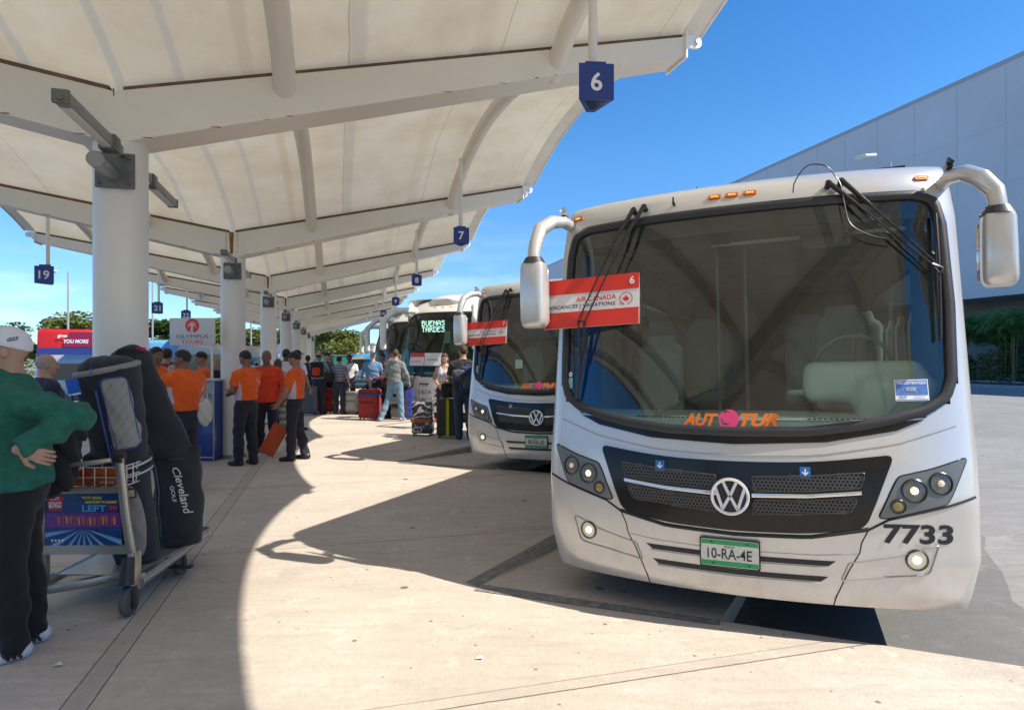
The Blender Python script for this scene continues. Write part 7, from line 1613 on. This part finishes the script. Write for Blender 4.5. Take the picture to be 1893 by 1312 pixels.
suitcase('bright blue upright suitcase right of the light jeans', 750, 16.9, .38, .80, .28, S_blue, R(14), pocket=False, strap=('v', (.08, .03, .04), 0))
suitcase('black and white swirl patterned suitcase with an orange strap', 782, 13.25, .45, .68, .28, swirl(), R(-5), strap=('h', (.50, .10, .02), .33), handle=.42, soft=False, pocket=False)
suitcase('charcoal suitcase with a lime strap next to the man in the black tee', 829, 12.9, .46, .76, .30, S_dk, R(-4), pocket=False, strap=('v', (.45, .55, .01), .01), handle=.36)
def softbag(label, name, cat, x, Y, z, r, m, rz=0, grp='hand luggage', m2=None, seed=1, strapz=None):
    root = thing(name, label, cat, (gx(x, Y), Y, z), rz, grp); rx, ry, rz_ = r
    sdf_obj('bag_body', lambda P: smin(rbx(P, (0, 0, rz_), (rx, ry, rz_), min(r)*.6), ell(P, (rx*.3, -ry*.5, rz_*.8), (rx*.5, ry*.8, rz_*.6)), .04)+.006*np.sin(P[:, 0]*40+seed)*np.sin(P[:, 2]*35+seed), (-rx-.08, -ry*1.5-.08, -.04), (rx+.08, ry+.08, 2*rz_+.08), .016, m, root)
    if m2: sdf_obj('front_pocket', lambda P: rbx(P, (rx*.05, -ry-.01, rz_*.75), (rx*.6, .05, rz_*.5), .04), (-rx, -ry-.12, 0), (rx, .1, 2*rz_), .016, m2, root)
    g = MB(); g.tube([(-rx*.5, 0, 2*rz_-.02), (-rx*.35, 0, 2*rz_+.07), (rx*.35, 0, 2*rz_+.07), (rx*.5, 0, 2*rz_-.02)], .012, 6); g.build('strap', M_blkp, root); return root
softbag('black holdall lying on the big red suitcase', 'holdall', 'holdall', 668, 16.9, .84, (.26, .14, .12), BLK, m2=cloth('teal_pocket', (.02, .10, .14)), seed=2)
softbag('navy carry bag beside the black holdall', 'holdall', 'holdall', 692, 17.3, .84, (.16, .12, .14), cloth('navy_tee', (.02, .03, .08)), seed=4)
softbag('black and teal holdall on the bright blue suitcase', 'holdall', 'holdall', 753, 16.9, .86, (.20, .14, .14), BLK, m2=cloth('teal_pocket', (.02, .10, .14)), seed=7)
softbag('black cabin bag hung on the handle of the lime strapped suitcase', 'cabin_bag', 'bag', 829, 12.75, .84, (.15, .11, .15), BLK, seed=3)
softbag('dark blue backpack slung on the man in the black tee', 'backpack', 'backpack', 865, 12.36, .98, (.16, .10, .25), cloth('pack_blue', (.015, .045, .12)), m2=cloth('pack_grey', (.07, .08, .10)), seed=9)
softbag('grey padded jacket bundled against the blue backpack', 'bundled_jacket', 'jacket', 848, 12.3, 1.18, (.13, .10, .12), cloth('pack_grey', (.07, .08, .10)), seed=5)
softbag('red and black backpack worn by the balding man in the grey tee', 'backpack', 'backpack', 586, 18.33, 1.10, (.19, .10, .23), BLK, m2=cloth('pack_red', (.55, .04, .01)), seed=6)
softbag('black shoulder bag at the hip of the woman in the striped tee', 'shoulder_bag', 'bag', 609, 18.3, .98, (.15, .08, .13), BLK, seed=8)
# litter on the pavement
lt = MB(); rnd = random.Random(8); lt.add([(-.02, -.012, .004), (.018, -.02, .012), (.026, .006, .005), (.004, .018, .016), (-.018, .01, .006)], [(0, 1, 2, 3, 4)]); o = lt.build('paper_scrap', M_decwhite, smooth=0, loc=((106-946.5)/1150*3.26, 3.26, .002)); tag(o, 'small white scrap of paper lying near the bottom left', 'litter')
lt = MB(); lt.add([(-.02, -.012, .004), (.018, -.02, .010), (.026, .006, .005), (.004, .018, .012)], [(0, 1, 2, 3)]); o = lt.build('paper_scrap', M_decwhite, smooth=0, loc=((886-946.5)/1150*3.34, 3.34, .002)); tag(o, 'tiny white scrap of paper on the sunlit concrete', 'litter')
